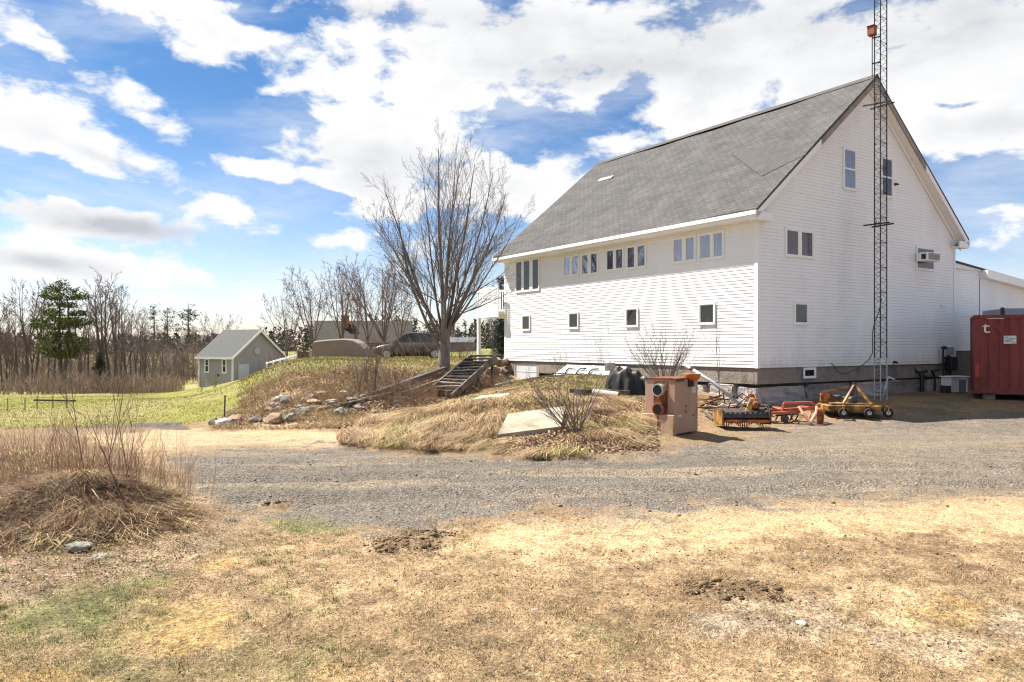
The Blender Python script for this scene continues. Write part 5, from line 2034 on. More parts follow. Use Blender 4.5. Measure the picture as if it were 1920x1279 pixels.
# fallen grey beams left of the stair
for i, (a, b, Ya, Yb, w_, mt, lab) in enumerate((((700, 741), (835, 694), 25.6, 28.2, .17, mat('grey_canvas', (.10, .092, .095), .9, .2, 3), 'long grey beam lying up the bank beside the stair'),
                                              ((752, 742), (838, 712), 25.3, 27.4, .14, M_OLDWOOD, 'dark rotten plank sloping beneath the grey beam'),
                                              ((770, 722), (832, 700), 27.2, 28.6, .10, mat('faded_red_timber', (.20, .06, .05), .8, .3, 5), 'faded red timber half hidden between beam and stair'),
                                              ((640, 764), (735, 742), 24.0, 25.2, .13, M_OLDWOOD, 'grey rotten log lying above the stones'))):
    A, Bq = hit(a[0], a[1] + 4), hit(b[0], b[1] + 6)
    A.z += .10
    Bq.z += .16
    mb = MB()
    mb.bar(Vector((0, 0, 0)), Bq - A, w_, w_)
    tag(obj('fallen_beam', mb, mt, None, bevel=.02, loc=A), lab, 'beam', 'fallen timbers beside the stair')
# retaining wall of rough blocks between stair head and barn
rw = thing('retaining_wall', 'rough stone retaining wall between the stair and the barn corner', 'wall', (0, 0, 0))
M_RUB = mat('brown_fieldstone', (.20, .155, .12), .9, .3, 4, col2=(.27, .21, .17), bump=.5, bscale=9)
rr = random.Random(12)
A, Bq = Vector((gxx := (908 - CX) * 33.0 / F, 33.0, 0)), B(.15, BL - .1, 0)
A = Vector(((908 - CX) * 32.6 / F, 32.6, 0))
for row in range(3):
    t = 0
    while t < 1:
        w_ = rr.uniform(.24, .42)
        p = A.lerp(B(.1, BL + .02, 0), min(t + w_ / 2, 1))
        mb = rock_mb((w_ * .82, .30, .24), 500 + row * 20 + int(t * 40), 2, .3)
        mb.turn(Matrix.Translation((p.x, p.y + rr.uniform(-.05, .05), .62 + row * .42 + rr.uniform(-.03, .03))) @ Matrix.Rotation(.7, 4, 'Z'))
        obj('wall_stone', mb, M_RUB, rw)
        t += w_

# ---------------------------------------------------------------- stones edging the bank, and the iron stake
P_ = 'pale'
stones = [(420, 798, 15, 0, 'round white fieldstone beside the iron stake', 'p'), (403, 796, 12, 0, 'dark low stone left of the white fieldstone', 'd'), (442, 795, 18, 0, 'long tan stone right of the white fieldstone', 'b'),
          (477, 792, 13, 0, 'dark humped stone in the middle of the edging row', 'd'), (515, 793, 19, 0, 'broad red brown stone in the edging row', 'b'), (545, 789, 15, 0, 'grey brown pointed stone closing the edging row', 'g'),
          (568, 778, 15, 0, 'flat greenish grey stone above the edging row', 'g'), (538, 757, 15, 0, 'dark slab standing on edge at the top left of the heap', 'd'), (524, 752, 12, 0, 'pale stone at the top left end of the heap', 'p'),
          (516, 764, 11, 0, 'small pale stone below the top left end of the heap', 'p'), (589, 757, 14, .3, 'yellowish split stone in the middle of the heap', 'y'), (622, 757, 14, .5, 'square pale grey slab in the upper heap', 'p'),
          (600, 742, 13, 0, 'brown half buried stone on top of the heap', 'b'), (645, 742, 10, 0, 'round pinkish stone at the right of the upper heap', 'p'), (640, 778, 14, 0, 'grey weathered stone low on the right of the heap', 'g'),
          (563, 766, 12, .3, 'flat mossy stone between heap and edging row', 'g'), (505, 775, 11, 0, 'brown stone at the left foot of the heap', 'b'), (660, 752, 13, .4, 'thin grey slab at the right end of the heap', 'g'),
          (585, 747, 9, 0, 'small brown stone left of the square slab', 'b'), (690, 752, 11, .4, 'dark flat stone near the rotten log', 'd'), (548, 776, 10, 0, 'little tan stone tucked above the red brown one', 'b'),
          (606, 768, 11, .2, 'brown stone under the yellowish split stone', 'b'), (632, 766, 10, .3, 'dark stone below the square slab', 'd'), (676, 768, 10, .3, 'grey chip of stone at the lower right of the bank', 'g')]
smt = {'p': mat('pale_stone', (.38, .35, .32), .85, .15, 4, bump=.4, bscale=9), 'd': mat('dark_stone', (.13, .115, .105), .9, .25, 4, bump=.4, bscale=9), 'b': mat('brown_stone', (.25, .17, .12), .9, .2, 4, bump=.4, bscale=9),
       'g': mat('grey_green_stone', (.21, .20, .165), .9, .2, 4, bump=.4, bscale=9), 'y': mat('yellow_stone', (.34, .25, .13), .9, .2, 4, bump=.4, bscale=9)}
for i, (px1, py1, s_, fl, lab, c_) in enumerate(stones):
    p = hit(px1, py1)
    k = s_ * p.y / F * 1.15
    mb = rock_mb((k, k * .8, k * (.62 if not fl else .36)), 700 + i, 3, .3, fl)
    mb.turn(Matrix.Rotation(rr.uniform(0, 6), 4, 'Z') @ Matrix.Rotation(rr.uniform(-.25, .25), 4, 'X'))
    tag(obj('fieldstone', mb, smt[c_], None, loc=(p.x, p.y, p.z + k * .22)), lab, 'stone', 'fieldstones along the bank')
for i in range(30):
    a_ = rr.uniform(0, 1)
    p = hit(480 + 330 * a_ + rr.uniform(-20, 20), (780 if i % 3 else 760) - 22 * a_ + rr.uniform(-16, 10))
    k = rr.uniform(5, 10) * p.y / F * 1.15
    mb = rock_mb((k, k * rr.uniform(.6, .9), k * rr.uniform(.4, .7)), 900 + i, 2, .3)
    mb.turn(Matrix.Rotation(rr.uniform(0, 6), 4, 'Z'))
    tag(obj('fieldstone', mb, smt['bgdgb'[i % 5]], None, loc=(p.x, p.y, p.z + k * .15)), 'small dull fieldstone half buried in the leaves of the bank', 'stone', 'small stones of the bank')
p = hit(420, 788)
sk = tag(obj('stake', MB().tube([(0, 0, -.2), (.02, 0, .3), (.03, 0, .72)], .022, 8), M_STEEL, None, loc=p), 'thin dark iron stake standing behind the white fieldstone', 'stake')
# grey flat stones at the foot of the brush on the left
for px1, py1, s_, lab in ((150, 1030, .16, 'flat grey stone at the foot of the near brush heap'), (190, 1047, .10, 'small grey stone in front of the near brush heap'), (1505 // 1 - 1, 1171, .05, 'white stone lying on bare soil in the right foreground'), (1788, 1168, .045, 'white pebble on the orange soil patch at the right'), (1002, 1146, .04, 'pale flat chip in the middle of the foreground')):
    p = hit(px1, py1)
    mb = rock_mb((s_, s_ * .7, s_ * .35), int(px1), 3, .3, .2)
    tag(obj('stone', mb, smt['p' if s_ < .06 else 'g'], None, loc=(p.x, p.y, p.z + s_ * .18)), lab, 'stone')


# ---------------------------------------------------------------- trees
class Tree:
    """grows a branching skeleton; thick limbs go to one mesh, fine branches to another"""

    def __init__(s, seed, split=0.02, minr=0.006):
        s.r = random.Random(seed)
        s.thick = MB(fix=False)
        s.thin = MB(fix=False)
        s.split = split
        s.minr = minr
        s.tips = []

    def limb(s, p, d, L, r0, r1, nseg, wob, trop, sides=None):
        r = s.r
        pts = [Vector(p)]
        rad = [r0]
        d = Vector(d).normalized()
        st = L / nseg
        for i in range(nseg):
            d = d + Vector((r.gauss(0, wob), r.gauss(0, wob), r.gauss(0, wob) + trop))
            d.normalize()
            pts.append(pts[-1] + d * st)
            t = (i + 1) / nseg
            rad.append(max(r0 + (r1 - r0) * t, s.minr * .6))
        mb = s.thick if r0 > s.split else s.thin
        k = sides or (9 if r0 > .09 else 6 if r0 > .03 else 4 if r0 > .014 else 3)
        mb.tube(pts, rad, k, cap=False)
        return pts, rad

    def side(s, d, ang):
        """a direction turned off d by ang"""
        r = s.r
        d = Vector(d).normalized()
        a = d.orthogonal().normalized()
        a = Matrix.Rotation(r.uniform(0, 6.283), 3, d) @ a
        return (d * math.cos(ang) + a * math.sin(ang)).normalized()

    def grow(s, p, d, L, r0, lvl, spec):
        r = s.r
        q = spec[lvl]
        pts, rad = s.limb(p, d, L, r0, r0 * q.get('end', .3), q['seg'], q['wob'], q['trop'])
        if lvl + 1 >= len(spec):
            s.tips.append(pts[-1])
            return
        n = max(1, int(round(q['n'] * r.uniform(.8, 1.2))))
        for i in range(n):
            f = q['from'] + (1 - q['from']) * (i + r.uniform(.1, .9)) / n
            x = f * (len(pts) - 1)
            k = min(int(x), len(pts) - 2)
            pos = pts[k].lerp(pts[k + 1], x - k)
            rr_ = (rad[k] + (rad[k + 1] - rad[k]) * (x - k)) * q.get('thin', .6)
            dd = s.side(pts[k + 1] - pts[k], R(r.uniform(*q['ang'])))
            if dd.z < q.get('minz', -.2):
                dd.z = abs(dd.z) * .5
            LL = L * q['len'] * r.uniform(.65, 1.15) * (1 - q.get('fall', .45) * f)
            s.grow(pos, dd, LL, max(rr_, s.minr), lvl + 1, spec)


def tree_objs(t, parent, m1=None, m2=None):
    obj('trunk', t.thick, m1 or M_BARK, parent, smooth=True)
    obj('crown', t.thin, m2 or M_TWIG, parent)


# the big vase-shaped tree by the stair
tp = hit(832, 694)
big = thing('bare_tree', 'big leafless vase shaped tree with many leaders beside the stair', 'tree', tp - Vector((0, 0, .1)))
T_ = Tree(21, .022, .0042)
spec = [dict(seg=14, wob=.034, trop=.022, n=14, ang=(16, 42), len=.46, fall=.62, end=.14, thin=.40, **{'from': .14}),
        dict(seg=8, wob=.045, trop=.030, n=7, ang=(16, 42), len=.46, fall=.4, end=.25, thin=.5, **{'from': .2}),
        dict(seg=5, wob=.08, trop=.03, n=5, ang=(20, 50), len=.58, fall=.3, end=.4, thin=.65, **{'from': .2}),
        dict(seg=3, wob=.12, trop=.02, n=0, ang=(0, 0), len=0)]
# fluted trunk
T_.thick.tube([(0, 0, -.3), (.0, 0, .1), (.02, 0, .6), (.03, 0, 1.2), (.03, .0, 1.75)], [.38, .28, .235, .225, .18], 14, cap=False)
#   start height, lean from the vertical, azimuth (0 = right, 90 = away, 180 = left), length, radius
for z0, lean, az, L_, r_ in ((1.0, 3, 200, 8.3, .15), (1.1, 9, 20, 7.9, .13), (1.1, 7, 100, 7.9, .12), (1.0, 8, 270, 7.8, .12), (.85, 20, 172, 7.6, .125), (.65, 27, 190, 7.0, .12),
                             (1.2, 15, 350, 7.6, .115), (1.2, 25, 8, 7.6, .12), (1.2, 14, 150, 7.7, .11), (1.3, 19, 75, 6.8, .09), (1.3, 20, 285, 6.6, .09), (1.5, 33, 178, 6.2, .085), (1.4, 33, 356, 6.8, .10), (1.5, 27, 30, 6.6, .085),
                             (1.1, 27, 215, 6.6, .09), (1.4, 26, 325, 6.2, .08), (1.5, 24, 130, 6.4, .08)):
    z0 += .35
    lean *= 1.12
    d = Vector((math.sin(R(lean)) * math.cos(R(az)), math.sin(R(lean)) * math.sin(R(az)), math.cos(R(lean))))
    p = Vector((.03, 0, z0 - .15)) + Vector((d.x, d.y, 0)) * .2
    T_.grow(p, d, L_ * (.955 - .0035 * lean), r_ * (.66 if r_ > .112 else .52), 0, spec)
for z0, lean, az, L_, r_ in ((2.1, 68, 5, 2.9, .035), (2.5, 60, 355, 3.0, .035), (2.7, 62, 185, 2.6, .03)):
    d = Vector((math.sin(R(lean)) * math.cos(R(az)), math.sin(R(lean)) * math.sin(R(az)), math.cos(R(lean))))
    T_.grow(Vector((.05, 0, z0)) + d * .1, d, L_, r_, 1, spec)
tree_objs(T_, big)

# spreading bare trees behind the bank, each its own growth
specM = [dict(seg=9, wob=.05, trop=.03, n=8, ang=(22, 45), len=.5, fall=.5, end=.2, thin=.55, **{'from': .2}),
         dict(seg=6, wob=.08, trop=.05, n=5, ang=(20, 48), len=.5, fall=.4, end=.3, thin=.65, **{'from': .25}),
         dict(seg=4, wob=.12, trop=.04, n=4, ang=(20, 50), len=.55, fall=.3, end=.5, thin=.8, **{'from': .2}),
         dict(seg=2, wob=.12, trop=.02, n=0, ang=(0, 0), len=0)]


def vase_tree(seed, H, leaders, trunk, spread_, r0, minr):
    t = Tree(seed, .03, minr)
    r = t.r
    t.thick.tube([(0, 0, -.4), (0, 0, .2), (.02, 0, trunk * .6), (.03, .02, trunk + .1)], [r0 * 1.4, r0 * 1.1, r0, r0 * .95], 8, cap=False)
    for i in range(leaders):
        a = 6.283 * (i + r.uniform(-.3, .3)) / leaders
        ln = R(r.uniform(.25, 1) * spread_)
        d = Vector((math.sin(ln) * math.cos(a), math.sin(ln) * math.sin(a), math.cos(ln)))
        t.grow(Vector((.02, .01, trunk * r.uniform(.7, 1))), d, (H - trunk) * r.uniform(.85, 1.02), r0 * r.uniform(.5, .7), 0, specM)
    return t


for i, (px_, py_, Y_, top, nl, sp_, lab) in enumerate(((538, 690, 58, 548, 5, 34, 'small pale leafless tree left of the brown roofed house'), (587, 682, 52, 510, 6, 32, 'leafless tree standing before the brown house gable'), (641, 674, 62, 487, 6, 24, 'leafless tree rising behind the brick chimney'),
                                                       (668, 672, 70, 520, 4, 22, 'thin leafless tree right of the brick chimney'), (690, 672, 66, 500, 5, 20, 'slim leafless tree between chimney tree and car'), (722, 680, 45, 484, 8, 30, 'many stemmed leafless tree over the dark car hood'), (750, 672, 60, 515, 5, 26, 'leafless tree directly above the dark car roof'),
                                                       (418, 690, 110, 590, 5, 34, 'faint small leafless tree over the grey garage ridge'), (925, 676, 60, 590, 4, 24, 'slim leafless sapling behind the deck post'))):
    x_ = (px_ - CX) * Y_ / F
    g_ = h(x_, Y_)
    H_ = CAMZ + (HY - top) * Y_ / F - g_
    th = thing('bare_tree', lab, 'tree', (x_, Y_, g_), random.Random(i).uniform(0, 6), 'leafless trees behind the bank')
    tree_objs(vase_tree(50 + i, H_, nl, H_ * .2, sp_, .013 * H_, .006 + Y_ * .00008), th, M_FARBARK, M_FARTWIG)

# wood edge on the left: a few grown kinds, then copies
specW = [dict(seg=10, wob=.035, trop=.02, n=16, ang=(25, 55), len=.32, fall=.35, end=.15, thin=.45, **{'from': .32}),
         dict(seg=5, wob=.08, trop=.06, n=5, ang=(22, 48), len=.5, fall=.4, end=.3, thin=.65, **{'from': .25}),
         dict(seg=3, wob=.12, trop=.05, n=3, ang=(20, 50), len=.6, fall=.3, end=.5, thin=.8, **{'from': .2}),
         dict(seg=2, wob=.12, trop=.02, n=0, ang=(0, 0), len=0)]
kinds = []
for s_ in range(6):
    t = Tree(80 + s_, .04, .016)
    if s_ < 3:
        t.grow((0, 0, -.3), (t.r.gauss(0, .05), t.r.gauss(0, .05), 1), 10.0, .17, 0, specW)
    elif s_ < 5:
        t.thick.tube([(0, 0, -.3), (0.03, 0, 1.5), (.08, 0, 3.6)], [.2, .17, .15], 7, cap=False)
        for a in range(4):
            ln = R(t.r.uniform(6, 20))
            d = Vector((math.sin(ln) * math.cos(a * 1.6), math.sin(ln) * math.sin(a * 1.6), math.cos(ln)))
            t.grow((.08, 0, 3.3 + a * .1), d, 6.6, .10, 0, [dict(specW[0], n=9)] + specW[1:])
    else:
        for a in range(5):
            ln = R(t.r.uniform(5, 24))
            d = Vector((math.sin(ln) * math.cos(a * 1.25), math.sin(ln) * math.sin(a * 1.25), math.cos(ln)))
            t.grow((.1 * math.cos(a), .1 * math.sin(a), -.2), d, t.r.uniform(6, 9), .07, 0, [dict(specW[0], n=9)] + specW[1:])
    kinds.append(t)
LABW = ['straight slender leafless tree in the wood edge behind the lawn', 'tall leafless tree with fine side boughs in the wood edge behind the lawn', 'leaning leafless tree in the wood edge behind the lawn',
        'forked leafless tree in the wood edge behind the lawn', 'broad leafless forked tree in the wood edge behind the lawn', 'clump stemmed leafless tree in the wood edge behind the lawn']
protos = [None] * 6
rr = random.Random(40)
plan = [(52, 78, 195, 3), (66, 80, 190, 0), (36, 79, 160, 1), (20, 78, 130, 5), (6, 77, 145, 2), (-20, 77, 170, 3), (-45, 78, 150, 1), (-80, 77, 180, 0), (188, 77, 190, 4), (207, 78, 195, 1), (216, 80, 185, 3), (228, 78, 160, 5),
        (246, 77, 150, 0), (262, 78, 120, 2), (273, 77, 110, 3), (284, 78, 95, 5), (298, 79, 100, 1), (309, 77, 75, 2), (168, 79, 150, 2), (152, 79, 120, 5), (100, 80, 110, 0), (88, 80, 115, 2), (325, 80, 90, 0), (-120, 78, 170, 4), (-160, 77, 150, 5),
        (240, 90, 165, 1), (270, 92, 130, 4), (300, 95, 120, 0), (10, 92, 150, 0), (80, 95, 140, 3), (150, 92, 150, 4), (345, 96, 110, 5), (362, 112, 90, 3), (388, 116, 80, 4), (-30, 95, 150, 1), (44, 84, 150, 5), (60, 86, 120, 4), (104, 86, 150, 3), (178, 84, 140, 2), (196, 86, 170, 4), (222, 84, 140, 2), (237, 84, 125, 1), (255, 84, 130, 4), (268, 86, 100, 5), (290, 84, 90, 4), (318, 84, 70, 5), (28, 88, 120, 4), (-8, 84, 135, 0), (12, 84, 110, 3), (-60, 84, 150, 4), (132, 88, 130, 5), (160, 92, 140, 0)]
for i, (px_, Y_, hp, kd) in enumerate(plan):
    x_ = (px_ - CX) * Y_ / F
    g_ = h(x_, Y_)
    H_ = hp * Y_ / F * 1.02
    if protos[kd] is None:
        th = thing('wood_edge_tree', LABW[kd], 'tree', (0, 0, 0), 0, 'leafless trees of the wood edge')
        tree_objs(kinds[kd], th, M_FARBARK, M_FARTWIG)
        protos[kd] = th
    else:
        th = copy_tree(protos[kd])
    th.location = (x_, Y_, g_)
    th.rotation_euler = (0, 0, rr.uniform(0, 6.28))
    k = H_ / 10
    th.scale = (k * rr.uniform(.75, 1.0), k * rr.uniform(.75, 1.0), k)

# evergreens: whorls of boughs carrying needle tufts
M_NEEDLE = col_mat('needles', .7, .2, 2.0)


def conifer(name, label, loc, H, width, seed, bare=.25, kind='pine', dens=1.0, ncol=(.050, .075, .022), group=None, forks=1):
    r = random.Random(seed)
    rg = np.random.default_rng(seed)
    th = thing(name, label, 'tree', loc, 0, group)
    mb = MB(fix=False)
    tops = []
    for fk in range(forks):
        off = (fk - (forks - 1) / 2)
        pts = [(0, 0, -.3), (off * .05 * H, 0, H * .25), (off * .09 * H, .02 * H, H * .55), (off * .07 * H, .01 * H, H * (1 - .12 * fk))]
        mb.tube(pts, [H * .022, H * .017, H * .012, H * .003], 7, cap=False)
        tops.append(pts)
    cen, siz = [], []

    def on(pts, z):
        for a, b in zip(pts, pts[1:]):
            if z <= b[2]:
                t = (z - a[2]) / (b[2] - a[2])
                return Vector(a).lerp(Vector(b), t)
        return Vector(pts[-1])
    z = H * bare
    while z < H * .99:
        f = (z - H * bare) / (H * (1 - bare))
        if kind == 'pine':
            prof = (math.sin(math.pi * min(f * .80 + .16, 1)) ** .75) * (.62 + .38 * math.sin(z * 2.3 + seed)) + .06
        else:
            prof = (1 - f) ** .85 + .03
        for pts in tops:
            if z > pts[-1][2]:
                continue
            n = r.randint(3, 5) if kind == 'pine' else r.randint(6, 8)
            a0 = r.uniform(0, 6.28)
            for i in range(n):
                if kind == 'pine' and r.random() < .18:
                    continue
                a = a0 + i * 6.283 / n + r.uniform(-.3, .3)
                L_ = width * .5 * prof * r.uniform(.55, 1.15)
                up_ = r.uniform(.05, .35) if kind == 'pine' else r.uniform(-.28, -.02)
                p0 = on(pts, z)
                p1 = p0 + Vector((math.cos(a) * L_, math.sin(a) * L_, L_ * up_))
                mb.tube([p0, p0.lerp(p1, .5) + Vector((0, 0, -.04 * L_)), p1], [H * .004, H * .003, H * .001], 3, cap=False)
                m = max(3, int(9 * L_ / (H * .1) * dens))
                for _ in range(m):
                    t = r.uniform(.35 if kind == 'pine' else .1, 1.05)
                    q = p0.lerp(p1, t)
                    s_ = H * (.030 if kind == 'pine' else .022)
                    cen.append(q + Vector((r.gauss(0, s_), r.gauss(0, s_), abs(r.gauss(0, s_ * (.30 if kind == 'pine' else .55))))))
                    siz.append(H * r.uniform(.016, .03))
        z += H * (.062 if kind == 'pine' else .034) * r.uniform(.8, 1.2)
    obj('trunk', mb, M_FARBARK if kind == 'pine' else M_BARK, th)
    C_ = np.repeat(np.array([c[:] for c in cen]), 5, axis=0)
    S_ = np.repeat(np.array(siz), 5)
    n = len(C_)
    C_ = C_ + rg.normal(0, 1, (n, 3)) * (S_ * .55)[:, None]
    d1 = rg.normal(0, 1, (n, 3))
    d1[:, 2] = np.abs(d1[:, 2]) * .6 + .1
    d1 /= np.linalg.norm(d1, axis=1)[:, None]
    d2 = rg.normal(0, 1, (n, 3))
    d2 /= np.linalg.norm(d2, axis=1)[:, None]
    V = np.stack([C_ - d2 * S_[:, None] * .28, C_ + d2 * S_[:, None] * .28, C_ + d1 * S_[:, None] * 1.15], 1).reshape(-1, 3)
    f = np.arange(3 * n).reshape(-1, 3)
    c = np.array(ncol)[None] * (1 + .45 * rg.uniform(-1, 1, (n, 1))) * (1 + .1 * rg.uniform(-1, 1, (n, 3)))
    o = np_mesh('crown', V, f, M_NEEDLE, np.repeat(c, 3, axis=0))
    o.parent = th
    return th


def con_at(name, label, px_, Y_, top, wpx, seed, **kw):
    x_ = (px_ - CX) * Y_ / F
    g_ = h(x_, Y_)
    H_ = CAMZ + (HY - top) * Y_ / F - g_
    return conifer(name, label, (x_, Y_, g_), H_, wpx * Y_ / F, seed, **kw)


con_at('pine_tree', 'big dark green pine with a forked trunk at the lawn edge', 118, 75, 530, 132, 5, bare=.31, forks=2, ncol=(.100, .118, .032), dens=2.1)
con_at('spruce_tree', 'small dark spruce at the right foot of the big pine', 187, 75, 664, 52, 9, bare=.06, kind='spruce', ncol=(.030, .045, .024))
con_at('pine_tree', 'tallest of the distant dark pines left of the grey garage', 352, 118, 568, 52, 12, bare=.38, ncol=(.040, .066, .034), group='distant pines')
con_at('pine_tree', 'middle distant pine with a thin ragged crown', 313, 120, 578, 34, 15, bare=.42, ncol=(.045, .068, .034), group='distant pines')
con_at('pine_tree', 'leftmost distant pine with a thin ragged crown', 288, 122, 574, 34, 18, bare=.42, ncol=(.045, .068, .034), group='distant pines')
con_at('spruce_tree', 'dark evergreen seen behind the deck of the barn', 940, 52, 519, 44, 22, bare=.05, kind='spruce', ncol=(.028, .045, .030))
con_at('spruce_tree', 'low dark evergreen hedge tree left of the grey garage', 338, 112, 652, 60, 25, bare=.02, kind='spruce', ncol=(.075, .075, .048))

# ---------------------------------------------------------------- brushwood (beyond counting)
def stems(name, x, y, z, hgt, lean, leandir, r0, col, m_, curl=.5, fork=2):
    """thin three-sided stems in three pieces with a couple of side twigs"""
    n0 = len(x)
    X, Yy, Zz, Hh, Ln, Ld, R0, Cc = [x], [y], [z], [hgt], [lean], [leandir], [r0], [col]
    for k in range(fork):
        f = rng.uniform(.3, .75, n0)
        lx = np.cos(leandir) * lean * hgt * f
        ly = np.sin(leandir) * lean * hgt * f
        X.append(x + lx)
        Yy.append(y + ly)
        Zz.append(z + hgt * f * .92)
        Hh.append(hgt * rng.uniform(.25, .5, n0))
        Ln.append(lean + rng.uniform(.2, .8, n0))
        Ld.append(leandir + rng.uniform(-2, 2, n0))
        R0.append(r0 * .65)
        Cc.append(col)
    x, y, z, hgt, lean, ld, r0 = (np.concatenate(q) for q in (X, Yy, Zz, Hh, Ln, Ld, R0))
    col = np.concatenate(Cc)
    n = len(x)
    rings = []
    for t in (0, .4, .75, 1.0):
        c = np.stack([x + np.cos(ld) * lean * hgt * t * (1 + curl * t), y + np.sin(ld) * lean * hgt * t * (1 + curl * t), z + hgt * t * (1 - .25 * np.clip(lean, 0, 2) * t)], -1)
        c = c + rng.normal(0, .02, (n, 3)) * hgt[:, None] * (t > 0)
        rr_ = r0 * (1 - .75 * t)
        for a in (0, 2.094, 4.189):
            rings.append(c + np.stack([np.cos(a) * rr_, np.sin(a) * rr_, np.zeros(n)], -1))
    V = np.stack(rings, 1).reshape(-1, 3)
    k = np.arange(n)[:, None] * 12
    fs = []
    for i in range(3):
        for a in range(3):
            b = (a + 1) % 3
            fs.append(k + np.array([[i * 3 + a, i * 3 + b, i * 3 + 3 + b, i * 3 + 3 + a]]))
    return np_mesh(name, V, np.concatenate(fs), m_, np.repeat(col, 12, axis=0))


M_STEM = col_mat('dry_stems', .9, .15, 10)


def pick(x, y, z, px, py, den):
    k = rng.uniform(0, 1, len(x)) < den
    return [q[k] for q in (x, y, z, px, py)]


# undergrowth of the wood edge
x, y, z, px, py = spread(6000, 72, 100, -46, -23)
x, y, z, px, py = pick(x, y, z, px, py, sstep(352, 325, px) * (.35 + .65 * sstep(.4, .6, fbm(x * .15, y * .15, 3, 4))))
n = len(x)
stems('undergrowth', x, y, z, rng.uniform(.4, 2.6, n) * (.2 + 1.1 * fbm(x * .25, y * .25, 3, 9) ** 1.3), rng.uniform(0, .35, n), rng.uniform(0, 6.28, n), rng.uniform(.010, .028, n),
      np.where((rng.uniform(0, 1, n) < .5)[:, None], jitter((.32, .22, .18), n, .3), jitter((.27, .215, .17), n, .3)), M_STEM, fork=4)
tag(bpy.data.objects['undergrowth'], 'tangled leafless undergrowth along the wood edge', kind='stuff')

# thicket further back, filling between the trunks
x, y, z, px, py = spread(2600, 100, 135, -50, -20)
x, y, z, px, py = pick(x, y, z, px, py, sstep(420, 380, px) * (.3 + .7 * sstep(.4, .6, fbm(x * .1, y * .1, 3, 14))))
n = len(x)
stems('thicket', x, y, z, rng.uniform(2.0, 6.5, n), rng.uniform(0, .3, n), rng.uniform(0, 6.28, n), rng.uniform(.018, .045, n), np.where((rng.uniform(0, 1, n) < .5)[:, None], jitter((.30, .215, .18), n, .3), jitter((.25, .215, .17), n, .3)), M_STEM, fork=5)
tag(bpy.data.objects['thicket'], 'leafless brown thicket behind the wood edge', kind='stuff')

# scrub behind the bank, round the car and the trailer
x, y, z, px, py = spread(5200, 34.5, 48, -20, -1)
x, y, z, px, py = pick(x, y, z, px, py, np.where((px > 690) & (px < 850) & (y < 40), .12, 0) + np.where((px > 600) & (px < 905) & (y > 46), .6, 0) + np.where((px > 480) & (px < 580) & (y > 44), .25, 0))
n = len(x)
stems('scrub', x, y, z, rng.uniform(.4, 1.5, n), rng.uniform(.05, .6, n), rng.uniform(0, 6.28, n), rng.uniform(.006, .014, n), jitter((.17, .115, .08), n, .35), M_STEM, fork=4)
tag(bpy.data.objects['scrub'], 'brown leafless scrub behind the bank around car and trailer', kind='stuff')
# dead weeds on the bank
x, y, z, px, py = spread(26000, 23, 32, -20, 1)
x, y, z, px, py = pick(x, y, z, px, py, sstep(-4, 10, sdpoly(px, py, P_BANK)) * .30 * (.3 + .7 * sstep(560, 760, px)))
n = len(x)
stems('bank_weeds', x, y, z, rng.uniform(.15, .75, n) * (.5 + .8 * fbm(x, y, 3, 2)), rng.uniform(.1, .9, n), rng.uniform(0, 6.28, n), rng.uniform(.003, .007, n),
      np.where((rng.uniform(0, 1, n) < .6)[:, None], jitter((.22, .135, .085), n, .3), jitter((.33, .245, .16), n, .25)), M_STEM, fork=3)
tag(bpy.data.objects['bank_weeds'], 'dead brown weed stalks standing over the bank', kind='stuff')

# the near brush heap: reddish brown tangle, straw and tall stalks
x, y, z, px, py = spread(6500, 7.8, 15, -40, -19)
hb = ((x + 5.45) / 1.35) ** 2 + ((y - 9.3) / .92) ** 2 + (fbm(x * 2, y * 2, 3, 160) - .5) * 1.2
wd = np.maximum(sstep(1.5, .5, hb), sstep(0, 40, sdpoly(px, py, [(-900, 800), (150, 830), (330, 880), (350, 905), (150, 935), (-900, 965)])) * .8)
x, y, z, px, py = pick(x, y, z, px, py, wd * .8)
n = len(x)
u = rng.uniform(0, 1, n)[:, None]
cB = np.where(u < .42, jitter((.25, .135, .078), n, .4), np.where(u < .80, jitter((.44, .32, .195), n, .3), jitter((.13, .09, .065), n, .35)))
stems('brush_tangle', x, y, z - .03, rng.uniform(.08, .40, n), rng.uniform(.4, 2.6, n), rng.uniform(-3.4, .6, n), rng.uniform(.002, .0065, n), cB, M_STEM, fork=2)
tag(bpy.data.objects['brush_tangle'], 'matted reddish brown brush heaped at the left foreground', kind='stuff')
x, y, z, px, py = spread(6500, 9.4, 15, -40, -19)
k_ = sstep(1.6, .3, ((x + 5.7) / 1.5) ** 2 + ((y - 10.0) / .8) ** 2) + sstep(0, 30, sdpoly(px, py, [(-900, 800), (120, 830), (300, 880), (280, 900), (100, 915), (-900, 945)])) * .6
x, y, z, px, py = pick(x, y, z, px, py, k_ * .55)
n = len(x)
u = rng.uniform(0, 1, n)[:, None]
stems('tall_stalks', x, y, z, rng.uniform(.30, 1.1, n), rng.uniform(.02, .38, n), rng.uniform(0, 6.28, n), rng.uniform(.002, .0038, n), np.where(u < .6, jitter((.44, .31, .20), n, .25), jitter((.30, .165, .105), n, .3)), M_STEM, fork=1)
tag(bpy.data.objects['tall_stalks'], 'pale dead stalks standing over the near brush heap', kind='stuff')
